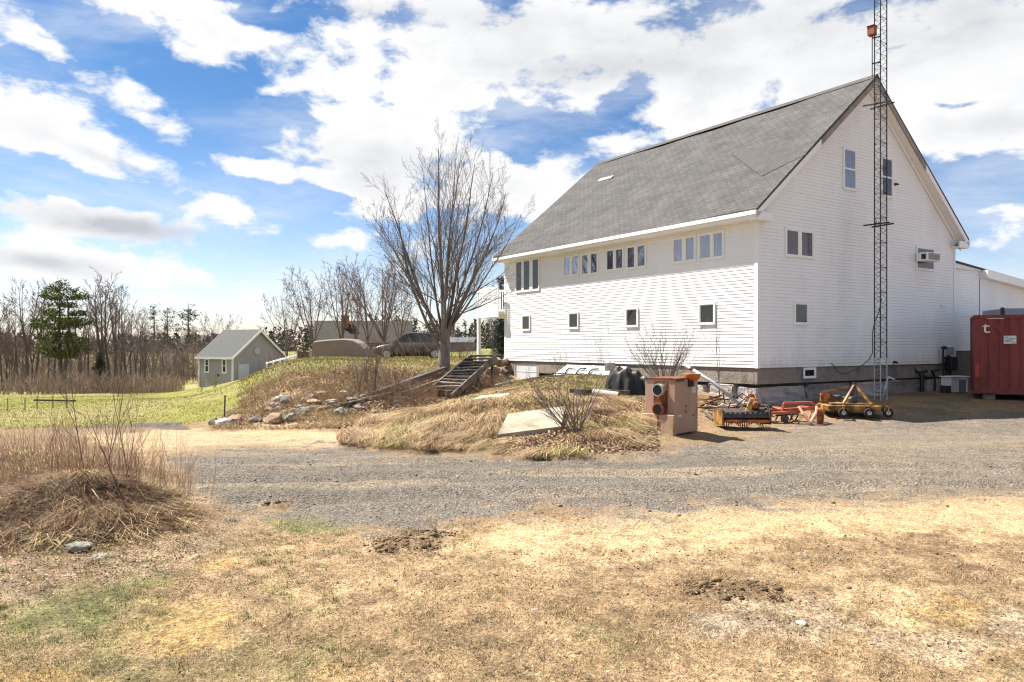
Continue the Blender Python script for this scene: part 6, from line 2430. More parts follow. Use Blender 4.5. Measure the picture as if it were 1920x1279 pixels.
# straw and cut branches lying down the heap's flank
x, y, z, px, py = spread(5200, 7.7, 11.5, -40, -18)
x, y, z, px, py = pick(x, y, z, px, py, sstep(1.4, .5, ((x + 5.5) / 1.6) ** 2 + ((y - 8.8) / .6) ** 2) * .4)
n = len(x)
stems('laid_branches', x, y, z + .04, rng.uniform(.05, .16, n), rng.uniform(3, 7, n), R(200) + rng.normal(0, .35, n), rng.uniform(.003, .007, n), np.where(rng.uniform(0, 1, n)[:, None] < .5, jitter((.34, .28, .22), n, .25), jitter((.16, .11, .08), n, .3)), M_STEM, curl=.1, fork=1)
tag(bpy.data.objects['laid_branches'], 'grey cut branches lying down the flank of the brush heap', kind='stuff')


def shrub(label, base, H, n, spread_, seed, r0=.012, m=None, name='bare_shrub', nb=5, lean0=(0, 0)):
    t = Tree(seed, 9, .003)
    sp_ = [dict(seg=6, wob=.05, trop=.02, n=nb, ang=(15, 38), len=.42, fall=.4, end=.3, thin=.6, **{'from': .3}), dict(seg=4, wob=.08, trop=.03, n=3, ang=(18, 40), len=.5, fall=.3, end=.5, thin=.8, **{'from': .3}), dict(seg=2, wob=.1, trop=.02, n=0, ang=(0, 0), len=0)]
    for i in range(n):
        a = t.r.uniform(0, 6.283)
        ln = R(spread_ * math.sqrt(t.r.uniform(0.02, 1)))
        d = Vector((math.sin(ln) * math.cos(a) + lean0[0], math.sin(ln) * math.sin(a) + lean0[1], math.cos(ln)))
        t.grow(Vector((t.r.gauss(0, .08), t.r.gauss(0, .08), -.05)), d, H * t.r.uniform(.65, 1.08), r0 * t.r.uniform(.6, 1.1), 0, sp_)
    return tag(obj(name, t.thin, m or M_TWIG, None, loc=base), label, 'shrub')


M_REDTWIG = mat('reddish_twigs', (.20, .125, .095), .9, .25, 4)
p = at(1248, 712, 23.2)
p.z = h(p.x, p.y)
shrub('large leafless shrub fanning up behind the furnace against the barn wall', p, 2.35, 46, 50, 3, .013, nb=5)
p = at(1353, 735, 23.4)
p.z = h(p.x, p.y)
shrub('single thin upright sapling before the wall near the barn corner', p, 3.0, 2, 4, 6, .018, name='sapling', nb=7)
p = at(1056, 700, 28.6)
p.z = h(p.x, p.y)
shrub('small leafless shrub at the left end of the white board', p, 1.2, 9, 30, 8, .010)
p = hit(1078, 815)
shrub('leafless shrub with arching stems growing at the right end of the concrete slab', p, 1.6, 30, 50, 14, .015, lean0=(-.32, 0), m=M_TWIG)
p = hit(1130, 800)
shrub('low reddish twiggy bush between the slab and the furnace', p, .65, 16, 55, 17, .007, m=M_REDTWIG)
p = hit(700, 742)
shrub('brown leafless bush on the bank above the grey beam', p, 1.9, 9, 26, 19, .016)
p = hit(675, 738)
shrub('thin leafless bush on the bank left of the grey beam', p, 1.5, 7, 24, 23, .013)
p = hit(738, 735)
shrub('low brown bush on the bank just above the beam', p, 1.1, 10, 38, 29, .011, m=M_REDTWIG)
p = at(872, 683, 40)
p.z = h(p.x, p.y)
shrub('small fan shaped shrub in the field right of the big tree', p, 1.5, 12, 36, 31, .014, m=M_REDTWIG)
p = hit(120, 960)
shrub('tall thin leafless sapling with spreading twigs rising from the near brush heap', p + Vector((0, .8, .1)), 1.85, 3, 17, 37, .011, name='sapling', nb=6)
p = hit(165, 950)
shrub('slender reddish sapling right of the taller one on the near brush heap', p + Vector((.1, .5, 0)), 1.6, 3, 24, 41, .009, name='sapling', nb=5, m=M_REDTWIG)
for px_, py_, s_, lab in ((375, 735, 43, 'thin yellow twigged bush before the grey garage wall'), (405, 727, 47, 'second thin yellow twigged bush nearer the bank'),):
    p = hit(px_, py_)
    shrub(lab, p, .9, 9, 24, s_, .010, m=mat('yellow_twigs', (.20, .19, .06), .9, .2, 4))
p = hit(1385, 770)


# ---------------------------------------------------------------- grey garage on the left
gc = at(436, 716, 72)
gz = h(gc.x, gc.y) - .2
gar = thing('garage', 'small grey gabled garage with white trim at the edge of the lawn', 'garage', (gc.x, gc.y, 0), math.atan2(5, 3))
GW, GL = 6.3, 5.0            # gable width (local x), side length (local y, to the left)
ze = at(436, 668, 72).z
zr = at(490, 620, 75).z
M_GREY = mat('grey_clapboard', (.35, .325, .335), .7, .06, 2, sc=(.2, .2, 6))
M_GROOF = mat('grey_green_shingle', (.068, .070, .067), .9, .14, 3)
mb = MB(fix=False)
lap_siding(mb, lambda s, z, n: (-n, s, z), gz, ze - .05, lambda z: (0, GL), .13, .016)


def ggs(z):
    if z < ze:
        return 0, GW
    k = (z - ze) / (zr - ze) * GW / 2
    return k, GW - k


lap_siding(mb, lambda s, z, n: (s, -n, z), gz, zr - .1, ggs, .13, .016)
mb.add([(GW, 0, gz), (GW, GL, gz), (GW, GL, ze), (GW, 0, ze)], [(0, 1, 2, 3)])
mb.add([(0, GL, gz), (GW, GL, gz), (GW, GL, ze), (GW / 2, GL, zr), (0, GL, ze)], [(0, 1, 2, 3, 4)])
obj('wall', mb, M_GREY, gar)
mb = MB()
sl = (zr - ze) / (GW / 2)
for s_ in (-1, 1):
    ue = GW / 2 + s_ * (GW / 2 + .28)
    z0 = zr - sl * (GW / 2 + .28)
    mb.prism([(ue, z0), (GW / 2, zr), (GW / 2, zr + .12), (ue, z0 + .12)], 1, -.3, GL + .3)
obj('roof', mb, M_GROOF, gar)
for s_ in (-1, 1):
    ue = GW / 2 + s_ * (GW / 2 + .30)
    z0 = zr - sl * (GW / 2 + .30)
    mb = MB()
    mb.prism([(ue, z0 - .16), (GW / 2, zr - .16), (GW / 2, zr + .10), (ue, z0 + .10)], 1, -.34, -.302)
    obj('rake_board', mb, M_TRIM, gar)
mb = MB()
mb.box(-.32, -.285, -.3, GL + .3, ze - .30, ze - .10)
obj('fascia', mb, M_TRIM, gar)
for x0, y0 in ((-.03, -.03), (-.03, GL - .10)):
    mb = MB()
    mb.box(x0, x0 + .14, y0, y0 + .14, gz, ze - .1)
    obj('corner_board', mb, M_TRIM, gar)
for s0 in (.95, 3.55):
    window(lambda s, z, n: (-n - .008, s, z), [(s0, s0 + .45, ze - 1.55, ze - .35)], M_DARKGLASS, gar, fr=.12, mid=True)
mb = MB()
mb.box(.75, 1.9, -.07, -.02, gz, ze + .2 - 1.0)
mb.box(.66, .749, -.08, -.02, gz, ze - .7)
obj('door', mb, mat('blue_white_paint', (.55, .58, .62)), gar)
mb = MB()
mb.lathe([(.001, -.16), (.30, -.14), (.40, -.08), (.41, -.02)], (GW / 2 - .3, -.02, ze + .45), 'y', 20)
obj('round_vent', mb, mat('pale_dish', (.40, .42, .44), .5, .1, 3), gar)
mb = MB()
mb.box(1.6, 1.9, -.35, GL, gz, gz + .02) if False else mb.box(-.05, -.021, 1.9, 2.2, gz + 1.1, gz + 1.35)
obj('wall_fitting', mb, M_STEEL, gar)

# low lean-to at its right end
mb = MB()
mb.box(GW + .01, GW + 4.2, 1.0, 4.4, gz - 1, ze - 1.25)
obj('lean_to_wall', mb, M_GREY, gar)
mb = MB()
mb.hexa([(GW + .005, .7, ze - 1.0), (GW + 4.5, .7, ze - 1.25), (GW + 4.5, 4.6, ze - .7), (GW + .005, 4.6, ze - .45)], [(GW + .005, .7, ze - .88), (GW + 4.5, .7, ze - 1.13), (GW + 4.5, 4.6, ze - .58), (GW + .005, 4.6, ze - .33)])
obj('lean_to_roof', mb, M_GROOF, gar)
mb = MB()
mb.hexa([(GW + .005, .66, ze - 1.14), (GW + 4.5, .66, ze - 1.39), (GW + 4.5, .695, ze - 1.39), (GW + .005, .695, ze - 1.14)], [(GW + .005, .66, ze - .9), (GW + 4.5, .66, ze - 1.15), (GW + 4.5, .695, ze - 1.15), (GW + .005, .695, ze - .9)])
obj('fascia', mb, M_TRIM, gar)

# low pale fence and pallets between garage and trailer
f0, f1 = at(500, 688, 58), at(600, 682, 50)
f0.z, f1.z = h(f0.x, f0.y), h(f1.x, f1.y)
fe = thing('white_fence', 'low pale rail fence running from the garage towards the covered trailer', 'fence', f0)
d_ = f1 - f0
n = 7
for i in range(n + 1):
    mb = MB()
    p = d_ * (i / n)
    mb.box(p.x - .05, p.x + .05, p.y - .05, p.y + .05, p.z - .3, p.z + .95)
    obj('post', mb, M_TRIM, fe)
mb = MB()
for zz in (.45, .85):
    mb.bar(Vector((0, -.07, zz)), d_ + Vector((0, -.07, zz)), .03, .12)
obj('rail', mb, M_TRIM, fe)
p = at(571, 685, 48)
p.z = h(p.x, p.y)
ct = thing('slatted_crate', 'dark slatted crate with pale posts left of the covered trailer', 'crate', p)
for xx in (-.38, .38):
    mb = MB()
    mb.box(xx - .04, xx + .04, -.3, .3, 0, .95)
    obj('post', mb, M_PALEWOOD, ct)
mb = MB()
for i in range(5):
    mb.box(-.30 + i * .13, -.24 + i * .13, -.28, -.25, .06, .88)
mb.box(-.34, .34, -.2, .28, .05, .85)
obj('slats', mb, M_OLDWOOD, ct)

# ---------------------------------------------------------------- brown-roofed house
q0 = at(590, 672, 92)
hs = thing('brown_house', 'long house with dull brown roof and brick chimney behind the bare trees', 'house', (q0.x, q0.y, 0), R(8))
hz = h(q0.x, q0.y) - .2
HWd, HLn = 7.0, 11.5
he, hr = at(590, 640, 92).z, at(590, 602, 92).z
mb = MB()
mb.box(0, HLn, 0, HWd, hz, he)
mb.prism([(0, he), (HWd, he), (HWd / 2, hr - .1)], 0, 0.0, HLn)
obj('wall', mb, mat('grey_house_wall', (.19, .18, .175), .8, .1, 2), hs)
mb = MB()
sl = (hr - he) / (HWd / 2)
for s_ in (-1, 1):
    ve = HWd / 2 + s_ * (HWd / 2 + .5)
    z0 = hr - sl * (HWd / 2 + .5)
    mb.prism([(ve, z0), (HWd / 2, hr), (HWd / 2, hr + .16), (ve, z0 + .16)], 0, -.4, HLn + .4)
rf = obj('roof', mb, mat('brown_shingle', (.040, .031, .026), .9, .3, 1.5), hs)
mb = MB()
cx_ = (643 - 590) * 92 / F
mb.box(cx_ - .45, cx_ + .45, HWd / 2 - 1.4, HWd / 2 - .5, hr - 1.4, hr + .62)
mb.box(cx_ - .53, cx_ + .53, HWd / 2 - 1.48, HWd / 2 - .42, hr + .621, hr + .80)
obj('chimney', mb, mat('orange_brick', (.30, .105, .045), .85, .25, 6), rf)
for xx in (1.2, 4.0, 7.5):
    mb = MB()
    mb.box(xx, xx + .9, -.05, -.001, he - 1.6, he - .5)
    obj('window', mb, M_DARKGLASS, hs)

# ---------------------------------------------------------------- tarpaulin-covered trailer
p0 = at(596, 676, 45)
p0.z = h(p0.x, p0.y)
tr = thing('covered_trailer', 'trailer under a taut taupe cover with a rounded right end', 'trailer', p0, R(-4))
prof = [(-.06, .26), (-.06, 1.10), (.02, 1.24), (.15, 1.29), (.9, 1.37), (1.8, 1.42), (2.3, 1.37), (2.72, 1.16), (3.02, .84), (3.28, .26)]
mb = MB()
n = len(prof)
for t, k in ((-.85, .93), (-.76, 1.0), (.76, 1.0), (.85, .93)):
    for x_, z_ in prof:
        mb.v.append((x_, t, .42 + (z_ - .42) * k))
for j in range(3):
    for i in range(n - 1):
        a = j * n + i
        mb.f.append((a, a + 1, a + n + 1, a + n))
mb.f.append(tuple(range(n)))
mb.f.append(tuple(reversed(range(3 * n, 4 * n))))
for j in range(3):
    mb.f.append((j * n, (j + 1) * n, (j + 1) * n + n - 1, j * n + n - 1))
obj('cover', mb, mat('taupe_canvas', (.22, .175, .15), .85, .08, 1.5), tr)
mb = MB()
mb.box(0, 3.1, -.7, .7, .30, .415)
mb.bar((3.1, 0, .34), (4.0, 0, .30), .08)
obj('chassis', mb, M_DKMET, tr)
for s_ in (-1, 1):
    mb = MB()
    mb.lathe([(.12, -.08), (.30, -.08), (.32, 0), (.30, .08), (.12, .08)], (1.5, s_ * .66, .31), 'y', 16)
    obj('wheel', mb, M_RUBBER, tr)
mb = MB()
mb.box(-.02, .06, -.75, -.68, -.05, .6)
mb.box(-.16, -.10, -.5, .5, .45, 1.12)
obj('tail_frame', mb, M_TRIM, tr)

# ---------------------------------------------------------------- parked car
p0 = at(772, 681, 41.5)
p0.z = h(p0.x, p0.y)
car = thing('parked_car', 'dark grey hatchback facing left, parked behind the big tree', 'car', p0, R(184))
M_CAR = mat('dark_car_paint', (.035, .038, .045), .22, .1, 2, spec=.6)
L2 = 2.1
secs = []
body = [(-2.08, .30, .62, .70), (-1.98, .22, .86, .80), (-1.5, .20, .93, .84), (-.6, .19, .95, .86), (.5, .19, .94, .86), (1.0, .19, .90, .85), (1.6, .20, .78, .80), (1.95, .24, .66, .74), (2.1, .32, .55, .66)]
mb = MB()
for x_, zb_, zt_, w_ in body:
    secs.append(len(mb.v))
    mb.v += [(x_, -w_, zb_ + .08), (x_, -w_ * 1.02, (zb_ + zt_) / 2), (x_, -w_ * .96, zt_), (x_, 0, zt_ + .03), (x_, w_ * .96, zt_), (x_, w_ * 1.02, (zb_ + zt_) / 2), (x_, w_, zb_ + .08), (x_, 0, zb_)]
for a, b in zip(secs, secs[1:]):
    for k in range(8):
        k2 = (k + 1) % 8
        mb.f.append((a + k, a + k2, b + k2, b + k))
mb.f.append(tuple(secs[0] + k for k in range(8)))
mb.f.append(tuple(secs[-1] + k for k in reversed(range(8))))
obj('body', mb, M_CAR, car, smooth=True)
mb = MB()
roofp = [(-1.55, 1.36, .56), (-.9, 1.45, .60), (0, 1.47, .61), (.25, 1.42, .60)]
secs = []
for x_, z_, w_ in roofp:
    secs.append(len(mb.v))
    mb.v += [(x_, -w_, z_), (x_, 0, z_ + .03), (x_, w_, z_), (x_, w_, z_ - .05), (x_, -w_, z_ - .05)]
for a, b in zip(secs, secs[1:]):
    for k in range(5):
        mb.f.append((a + k, a + (k + 1) % 5, b + (k + 1) % 5, b + k))
mb.f.append(tuple(secs[0] + k for k in range(5)))
mb.f.append(tuple(secs[-1] + k for k in range(5)))
obj('roof', mb, M_CAR, car, smooth=False)
mb = MB()
mb.hexa([(.22, -.58, 1.40), (1.02, -.76, .93), (1.02, .76, .93), (.22, .58, 1.40)], [(.26, -.58, 1.43), (1.07, -.76, .96), (1.07, .76, .96), (.26, .58, 1.43)])
obj('windscreen', mb, M_PALEGLASS, car)
mb = MB()
mb.hexa([(-1.95, -.70, .92), (-1.55, -.55, 1.33), (-1.55, .55, 1.33), (-1.95, .70, .92)], [(-2.0, -.70, .94), (-1.60, -.55, 1.36), (-1.60, .55, 1.36), (-2.0, .70, .94)])
obj('rear_window', mb, M_DARKGLASS, car)
for s_ in (-1, 1):
    mb = MB()
    mb.hexa([(-1.85, s_ * .80, .93), (.95, s_ * .80, .93), (.95, s_ * .76, .93), (-1.85, s_ * .76, .93)], [(-1.5, s_ * .585, 1.40), (.22, s_ * .60, 1.41), (.22, s_ * .56, 1.41), (-1.5, s_ * .545, 1.40)])
    sw = obj('side_window', mb, M_DARKGLASS, car)
    mb = MB()
    for xx in (-.35,):
        mb.bar((xx - .02, s_ * .815, .93), (xx, s_ * .61, 1.41), .07, .03)
    mb.bar((.98, s_ * .815, .94), (.25, s_ * .61, 1.42), .05, .03)
    obj('pillar', mb, M_CAR, sw)
    mb = MB()
    mb.box(.66, .82, s_ * .98 - .07, s_ * .98 + .07, .95, 1.07)
    obj('mirror', mb, M_CAR, car, bevel=.02)
    mb = MB()
    mb.box(1.80, 2.05, s_ * .58 - .13, s_ * .58 + .13, .56, .68)
    obj('headlight', mb, M_GALV, car, bevel=.02)
    for xx in (-1.3, 1.28):
        mb = MB()
        mb.lathe([(.10, -.1), (.29, -.1), (.32, -.05), (.32, .06), (.29, .10), (.10, .10)], (xx, s_ * .80, .32), 'y', 20)
        wh = obj('wheel', mb, M_RUBBER, car)
        mb = MB()
        mb.lathe([(.001, -.105), (.20, -.107), (.20, .107), (.001, .105)], (xx, s_ * .80, .32), 'y', 16)
        obj('rim', mb, M_GALV, wh)

# ---------------------------------------------------------------- far barn, field fence and forest
q0 = at(838, 641, 190)
fb_ = thing('far_barn', 'distant blue grey barn across the field right of the big tree', 'barn', (q0.x, q0.y, h(q0.x, q0.y) - .3), R(-6))
mb = MB()
hgt_ = (641 - 614) * 190 / F
mb.box(-5.0, 6.5, 0, 7, 0, hgt_ * .78)
obj('wall', mb, mat('blue_grey_boards', (.13, .15, .175), .8, .1, 1), fb_)
mb = MB()
for s_ in (-1, 1):
    mb.prism([(3.5 + s_ * 3.9, hgt_ * .70), (3.5, hgt_ * 1.05), (3.5, hgt_ * 1.12), (3.5 + s_ * 3.9, hgt_ * .77)], 0, -5.4, 6.9)
obj('roof', mb, mat('dark_far_roof', (.10, .11, .125), .9, .1, 1), fb_)
mb = MB()
mb.box(-2.5, .5, -.05, -.001, 0, 2.6)
obj('door', mb, M_STEEL, fb_)

p0 = hit(70, 766)
rb = thing('rail_barrier', 'low weathered rail on posts standing in the lawn at the far left', 'fence', p0)
for xx in (.0, .55, 1.05):
    mb = MB()
    mb.box(xx - .02, xx + .02, -.02, .02, -.1, .46)
    obj('post', mb, M_PALEWOOD, rb)
mb = MB()
mb.bar((-.1, -.05, .30), (1.4, -.05, .28), .03, .06)
obj('rail', mb, M_OLDWOOD, rb)
for px_, py_, lab in ((14, 771, 'short grey stake in the lawn at the far left edge'), (47, 770, 'short dark stake in the lawn beside the low rail')):
    p = hit(px_, py_)
    tag(obj('stake', MB().box(-.016, .016, -.016, .016, -.1, .45), M_PALEWOOD, None, loc=p), lab, 'stake')

# forest along the horizon: one mass of small crowns
rg = np.random.default_rng(77)
C_, S_, K_ = [], [], []
for _ in range(2600):
    a = R(rg.uniform(-50, 55))
    rad = rg.uniform(330, 430)
    x_, y_ = rad * math.sin(a), rad * math.cos(a)
    px_ = CX + F * math.tan(a) if abs(a) < 1.2 else 0
    top = 5.5 + 5.5 * vnoise(np.array([a * 14.0]), np.array([3.1]), 5)[0] + 2.5 * vnoise(np.array([a * 60.0]), np.array([7.7]), 6)[0]
    if px_ < 480:
        top *= 1.1
    elif px_ < 1000:
        top *= 1.45
    ev = rg.uniform() < .33
    hh = top * rg.uniform(.55, 1.1)
    k = 26
    t = rg.uniform(0, 1, k)
    w_ = (1 - t) * 2.0 + .2 if ev else np.sin(np.pi * np.clip(t * .8 + .2, 0, 1)) * 2.4 + .2
    th_ = rg.uniform(0, 6.28, k)
    C_.append(np.stack([x_ + np.cos(th_) * w_ * rg.uniform(.3, 1, k), y_ + np.sin(th_) * w_ * rg.uniform(.3, 1, k), t * hh], -1))
    S_.append(rg.uniform(.45, 1.2, k))
    c = np.array((.050, .066, .046)) if ev else np.array(((.125, .098, .085), (.15, .105, .09), (.11, .10, .085))[rg.integers(3)])
    if px_ < 480:
        c = c * 1.35
    K_.append(np.repeat((c * rg.uniform(.75, 1.25))[None], k, axis=0))
C_, S_, K_ = np.concatenate(C_), np.concatenate(S_), np.concatenate(K_)
n = len(C_)
d1 = rg.normal(0, 1, (n, 3))
d1 /= np.linalg.norm(d1, axis=1)[:, None]
d2 = rg.normal(0, 1, (n, 3))
d2 /= np.linalg.norm(d2, axis=1)[:, None]
V = np.stack([C_ - d1 * S_[:, None], C_ + d2 * S_[:, None], C_ + (d1 - d2) * S_[:, None] * .8], 1).reshape(-1, 3)
V[:, 2] += height(V[:, 0], V[:, 1]) - .5
np_mesh('far_forest', V, np.arange(3 * n).reshape(-1, 3), M_LEAF, np.repeat(K_, 3, axis=0))
tag(bpy.data.objects['far_forest'], 'distant mixed forest along the horizon', kind='stuff')
# ---------------------------------------------------------------- sky


SUN_EL = 55.5
SUN_DIR = Vector((-0.885, 0.465, 0)).normalized()
SUN_ROT = math.atan2(SUN_DIR.x, SUN_DIR.y)

def make_world():
    w = bpy.data.worlds.new("World")
    bpy.context.scene.world = w
    w.use_nodes = True
    nt = w.node_tree
    N = nt.nodes
    L = nt.links
    N.clear()
    out = N.new('ShaderNodeOutputWorld')
    bg = N.new('ShaderNodeBackground')
    bg.inputs['Strength'].default_value = 0.05
    L.new(bg.outputs[0], out.inputs[0])
    sky = N.new('ShaderNodeTexSky')
    sky.sky_type = 'NISHITA'
    sky.sun_disc = False
    sky.sun_elevation = R(SUN_EL)
    sky.sun_rotation = SUN_ROT
    sky.air_density = 1.0
    sky.dust_density = 0.6
    sky.ozone_density = 2.2
    tc = N.new('ShaderNodeTexCoord')
    sep = N.new('ShaderNodeSeparateXYZ')
    L.new(tc.outputs['Generated'], sep.inputs[0])

    def m(op, a, b=None, c=None, clamp=False):
        n = N.new('ShaderNodeMath')
        n.operation = op
        n.use_clamp = clamp
        for i, x in enumerate((a, b, c)):
            if x is None:
                continue
            if isinstance(x, (int, float)):
                n.inputs[i].default_value = x
            else:
                L.new(x, n.inputs[i])
        return n.outputs[0]

    def smooth(x, e0, e1):
        n = N.new('ShaderNodeMapRange')
        n.interpolation_type = 'SMOOTHSTEP'
        L.new(x, n.inputs[0])
        n.inputs[1].default_value = e0
        n.inputs[2].default_value = e1
        return n.outputs[0]

    az = m('ARCTAN2', sep.outputs[0], sep.outputs[1])
    el = m('ARCSINE', sep.outputs[2])
    comb = N.new('ShaderNodeCombineXYZ')
    L.new(az, comb.inputs[0])
    L.new(el, comb.inputs[1])
    ang = comb.outputs[0]

    def noise(vec, scale, detail, rough, dist=0.0, sc=(1, 1, 1), off=(0, 0, 0)):
        mp = N.new('ShaderNodeMapping')
        mp.inputs['Scale'].default_value = sc
        mp.inputs['Location'].default_value = off
        L.new(vec, mp.inputs[0])
        n = N.new('ShaderNodeTexNoise')
        n.inputs['Scale'].default_value = scale
        n.inputs['Detail'].default_value = detail
        n.inputs['Roughness'].default_value = rough
        n.inputs['Distortion'].default_value = dist
        L.new(mp.outputs[0], n.inputs['Vector'])
        return n

    def warp(off):
        # domain-warped angles so that the cloud banks have ragged, puffy borders
        vm = N.new('ShaderNodeVectorMath')
        vm.operation = 'ADD'
        L.new(ang, vm.inputs[0])
        vm.inputs[1].default_value = (off[0], off[1], 0)
        n = noise(vm.outputs[0], 5.0, 3, 0.55, 0.0, (1, 1.9, 1), (3.1, 1.7, 0))
        sub = N.new('ShaderNodeVectorMath')
        sub.operation = 'SUBTRACT'
        L.new(n.outputs['Color'], sub.inputs[0])
        sub.inputs[1].default_value = (0.5, 0.5, 0.5)
        mul = N.new('ShaderNodeVectorMath')
        mul.operation = 'MULTIPLY'
        L.new(sub.outputs[0], mul.inputs[0])
        mul.inputs[1].default_value = (0.20, 0.10, 0)
        ad = N.new('ShaderNodeVectorMath')
        ad.operation = 'ADD'
        L.new(vm.outputs[0], ad.inputs[0])
        L.new(mul.outputs[0], ad.inputs[1])
        return vm.outputs[0], ad.outputs[0]

    def toang(px, py):
        return (math.atan((px - CX) / F), math.atan((HY - py) / math.hypot(F, px - CX)))

    banks = [  # photo-space centre, radii, tilt (deg, + = falls to the right), weight
        (330, 30, 190, 50, 6, 1.0), (400, 88, 165, 42, 10, 1.0), (860, 70, 300, 150, 0, 1.1), (1400, 70, 560, 120, 0, 1.3),
        (2200, 120, 400, 200, 0, 0.9),
        (40, 50, 80, 22, 28, 1.0), (200, 160, 185, 42, 8, 1.15), (190, 262, 260, 45, 22, 1.3), (40, 215, 110, 40, 15, 0.9),
        (235, 418, 290, 44, 5, 1.5), (90, 490, 230, 40, 6, 1.3), (220, 518, 170, 20, 6, 0.8), (420, 560, 200, 14, 0, .5), (700, 470, 130, 40, 0, .9), (80, 560, 160, 12, 0, .5), (740, 250, 230, 100, 6, 1.35), (640, 340, 150, 36, 8, 1.1), (780, 370, 160, 50, 0, .8),
        (425, 385, 60, 22, 4, 0.7), (650, 455, 70, 24, -4, 0.9), (585, 398, 34, 12, 0, 0.8), (675, 398, 45, 12, 0, 0.7),
        (1030, 370, 190, 90, 0, 1.5), (1400, 200, 300, 90, 0, 1.2), (1800, 250, 130, 55, 0, 1.1), (1840, 130, 170, 60, 0, 1.0),
        (1840, 415, 45, 15, 4, 0.9), (1850, 462, 60, 14, 0, 0.8), (1860, 320, 80, 10, -6, 0.6), (1060, 200, 60, 16, 0, 0.5),
        (-300, 250, 260, 60, 5, 1.0), (-400, 450, 300, 50, 0, 0.9), (-200, 60, 150, 60, 0, 0.8), (2300, 400, 260, 30, 0, 0.9),
        # gaps of blue
        (160, 80, 70, 55, 30, -1.0), (440, 215, 110, 45, 20, -1.3), (500, 60, 60, 12, 0, -0.5), (110, 325, 180, 22, 14, -1.2),
        (330, 175, 40, 30, 0, 0.2), (540, 385, 90, 30, 0, -0.7), (1000, 232, 125, 40, 0, -1.5), (985, 285, 60, 26, 0, -1.0),
        (1150, 188, 60, 20, 0, -0.9), (1850, 360, 130, 40, -5, -1.3), (1785, 184, 60, 9, 0, -1.0), (560, 480, 130, 36, 0, -0.9), (600, 368, 120, 14, 0, -0.7), (520, 320, 120, 26, 6, .7), (330, 385, 100, 18, 4, .4), (470, 250, 60, 30, 20, -0.4), (600, 255, 170, 60, 0, .6), (30, 300, 140, 22, 12, -0.8),
        (20, 125, 50, 30, 0, -0.8), (430, 300, 90, 20, 25, -0.4), (575, 78, 45, 14, 0, -0.9), (420, 470, 120, 30, 0, -0.4),
    ]

    greys = [
        (240, 428, 210, 22, 5, 1.0), (80, 490, 160, 16, 6, 0.8), (700, 300, 170, 36, 6, 0.55), (1400, 60, 520, 70, 0, 0.5),
        (1830, 60, 260, 60, 0, 0.5), (640, 20, 120, 16, 0, 0.5), (900, 30, 200, 30, 0, 0.3), (1060, 130, 260, 30, 0, 0.3), (1900, 230, 150, 24, 0, 0.35),
        (380, 205, 40, 14, 20, 0.4), (250, 320, 120, 10, 18, 0.4),
    ]

    def gsum(wv, items):
        tot = None
        for (px, py, rx, ry, tilt, wt) in items:
            a, e = toang(px, py)
            mp = N.new('ShaderNodeMapping')
            mp.vector_type = 'TEXTURE'
            if tot is None:
                L.new(wv, mp.inputs[0])
            else:  # (chained, so that few values are alive at once when Cycles compiles the tree)
                ch = N.new('ShaderNodeVectorMath')
                ch.operation = 'MULTIPLY_ADD'
                L.new(tot, ch.inputs[0])
                ch.inputs[1].default_value = (1e-7, 1e-7, 0)
                L.new(wv, ch.inputs[2])
                L.new(ch.outputs[0], mp.inputs[0])
            mp.inputs['Location'].default_value = (a, e, 0)
            mp.inputs['Rotation'].default_value = (0, 0, -R(tilt))
            mp.inputs['Scale'].default_value = (rx / F, ry / F, 1)
            dt = N.new('ShaderNodeVectorMath')
            dt.operation = 'DOT_PRODUCT'
            L.new(mp.outputs[0], dt.inputs[0])
            L.new(mp.outputs[0], dt.inputs[1])
            ex = m('EXPONENT', m('MULTIPLY', dt.outputs['Value'], -1.1))
            tot = m('MULTIPLY', ex, wt) if tot is None else m('ADD', tot, m('MULTIPLY', ex, wt))
        return tot, wv

    def density():
        base, wv = warp((0, 0))
        tot, _ = gsum(wv, banks)
        n1 = noise(base, 11.5, 8, 0.60, 0.15, (1, 1.8, 1), (0.4, 0.9, 0)).outputs['Fac']
        return m('ADD', tot, m('MULTIPLY_ADD', n1, 4.8, -2.86)), base

    d0, base = density()
    # unseen cloud added overhead and behind, to whiten and lift the fill light
    rest = m('ADD', m('MULTIPLY', smooth(el, 0.50, 0.85), 0.60), m('MULTIPLY', smooth(m('ABSOLUTE', az), 0.75, 1.1), 0.50))
    d0 = m('ADD', d0, rest)
    cover = smooth(d0, 0.05, 0.95)
    # thin out towards the horizon
    cover = m('MULTIPLY', cover, smooth(el, 0.012, 0.09))
    # a thin veil of high cloud in the gaps
    veil = noise(base, 3.0, 6, 0.62, 0.3, (1, 3.2, 1), (2.2, 7.7, 0)).outputs['Fac']
    veil = m('MULTIPLY', smooth(veil, 0.40, 0.75), 0.55)
    cover = m('MAXIMUM', cover, m('MULTIPLY', veil, smooth(el, 0.0, 0.05)))
    n3 = noise(base, 4.0, 5, 0.55, 0.0, (1, 2.2, 1), (8.1, 4.4, 0)).outputs['Fac']
    soft = smooth(n3, 0.30, 0.72)
    grey, _ = gsum(base, greys)
    grey = m('MULTIPLY', m('ADD', m('MULTIPLY', grey, 1.15), m('MULTIPLY', smooth(d0, 0.9, 2.0), 0.25)), m('ADD', soft, 0.25), clamp=True)
    ccol = N.new('ShaderNodeMix')
    ccol.data_type = 'RGBA'
    L.new(grey, ccol.inputs[0])
    ccol.inputs[6].default_value = (7.9, 7.9, 7.9, 1)
    ccol.inputs[7].default_value = (4.4, 4.6, 5.0, 1)
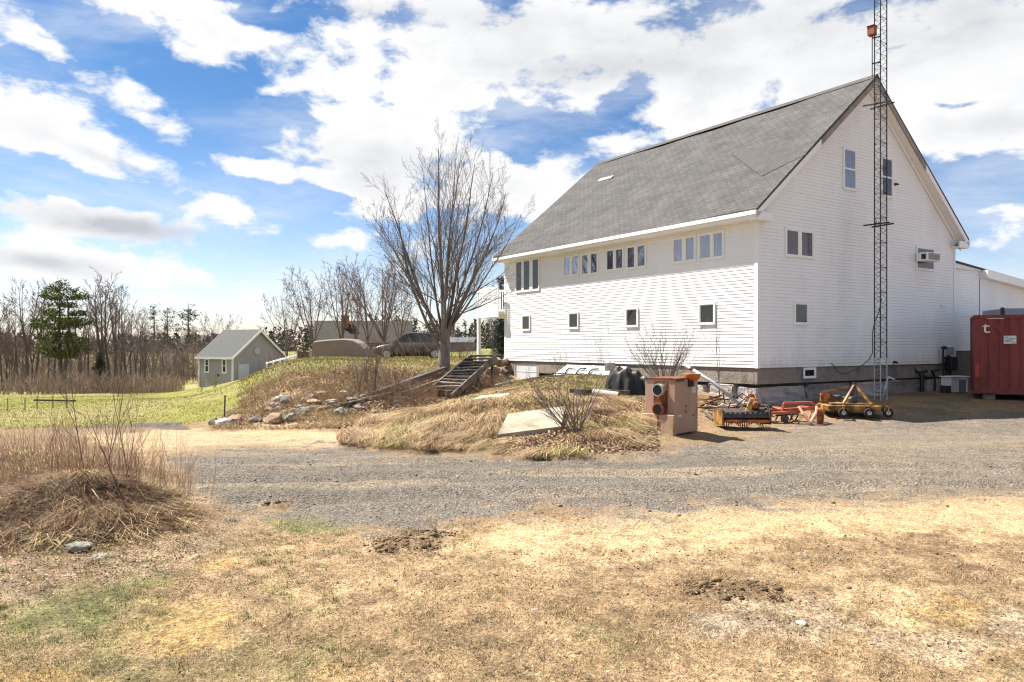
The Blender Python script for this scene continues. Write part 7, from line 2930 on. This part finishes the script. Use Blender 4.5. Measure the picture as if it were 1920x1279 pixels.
    # clear sky: Nishita, deepened overhead
    tmix = N.new('ShaderNodeMix')
    tmix.data_type = 'RGBA'
    L.new(smooth(el, 0.0, 0.34), tmix.inputs[0])
    tmix.inputs[6].default_value = (1.22, 1.17, 1.30, 1)
    tmix.inputs[7].default_value = (0.43, 0.69, 0.92, 1)
    tint = N.new('ShaderNodeMix')
    tint.data_type = 'RGBA'
    tint.blend_type = 'MULTIPLY'
    tint.inputs[0].default_value = 1.0
    L.new(sky.outputs[0], tint.inputs[6])
    L.new(tmix.outputs[2], tint.inputs[7])
    mix = N.new('ShaderNodeMix')
    mix.data_type = 'RGBA'
    L.new(cover, mix.inputs[0])
    L.new(tint.outputs[2], mix.inputs[6])
    L.new(ccol.outputs[2], mix.inputs[7])
    L.new(mix.outputs[2], bg.inputs['Color'])
    try:
        w.cycles.sampling_method = 'MANUAL'
        w.cycles.sample_map_resolution = 512
    except Exception:
        pass
    sun = bpy.data.lights.new('sun', 'SUN')
    sun.energy = 5.0
    sun.angle = R(0.55)
    sun.color = (1.0, 0.95, 0.87)
    so = bpy.data.objects.new('sun', sun)
    bpy.context.scene.collection.objects.link(so)
    c, s = math.cos(R(SUN_EL)), math.sin(R(SUN_EL))
    d = Vector((-SUN_DIR.x * c, -SUN_DIR.y * c, -s))
    so.rotation_euler = d.to_track_quat('-Z', 'Y').to_euler()
    so.location = (-30, 10, 40)

def make_camera():
    sc = bpy.context.scene
    cam = bpy.data.cameras.new('camera')
    cam.sensor_width = 36
    cam.lens = F / 1920 * 36
    cam.shift_y = (HY - 639.5) / 1920
    cam.clip_start = 0.1
    cam.clip_end = 6000
    o = bpy.data.objects.new('camera', cam)
    sc.collection.objects.link(o)
    o.location = (0, 0, CAMZ)
    o.rotation_euler = (R(90), 0, 0)
    sc.camera = o
    sc.view_settings.view_transform = 'Standard'
    sc.view_settings.look = 'None'
    sc.view_settings.exposure = EXPO
    sc.view_settings.gamma = 1
    sc.cycles.filter_width = 1.2


make_world()
make_camera()
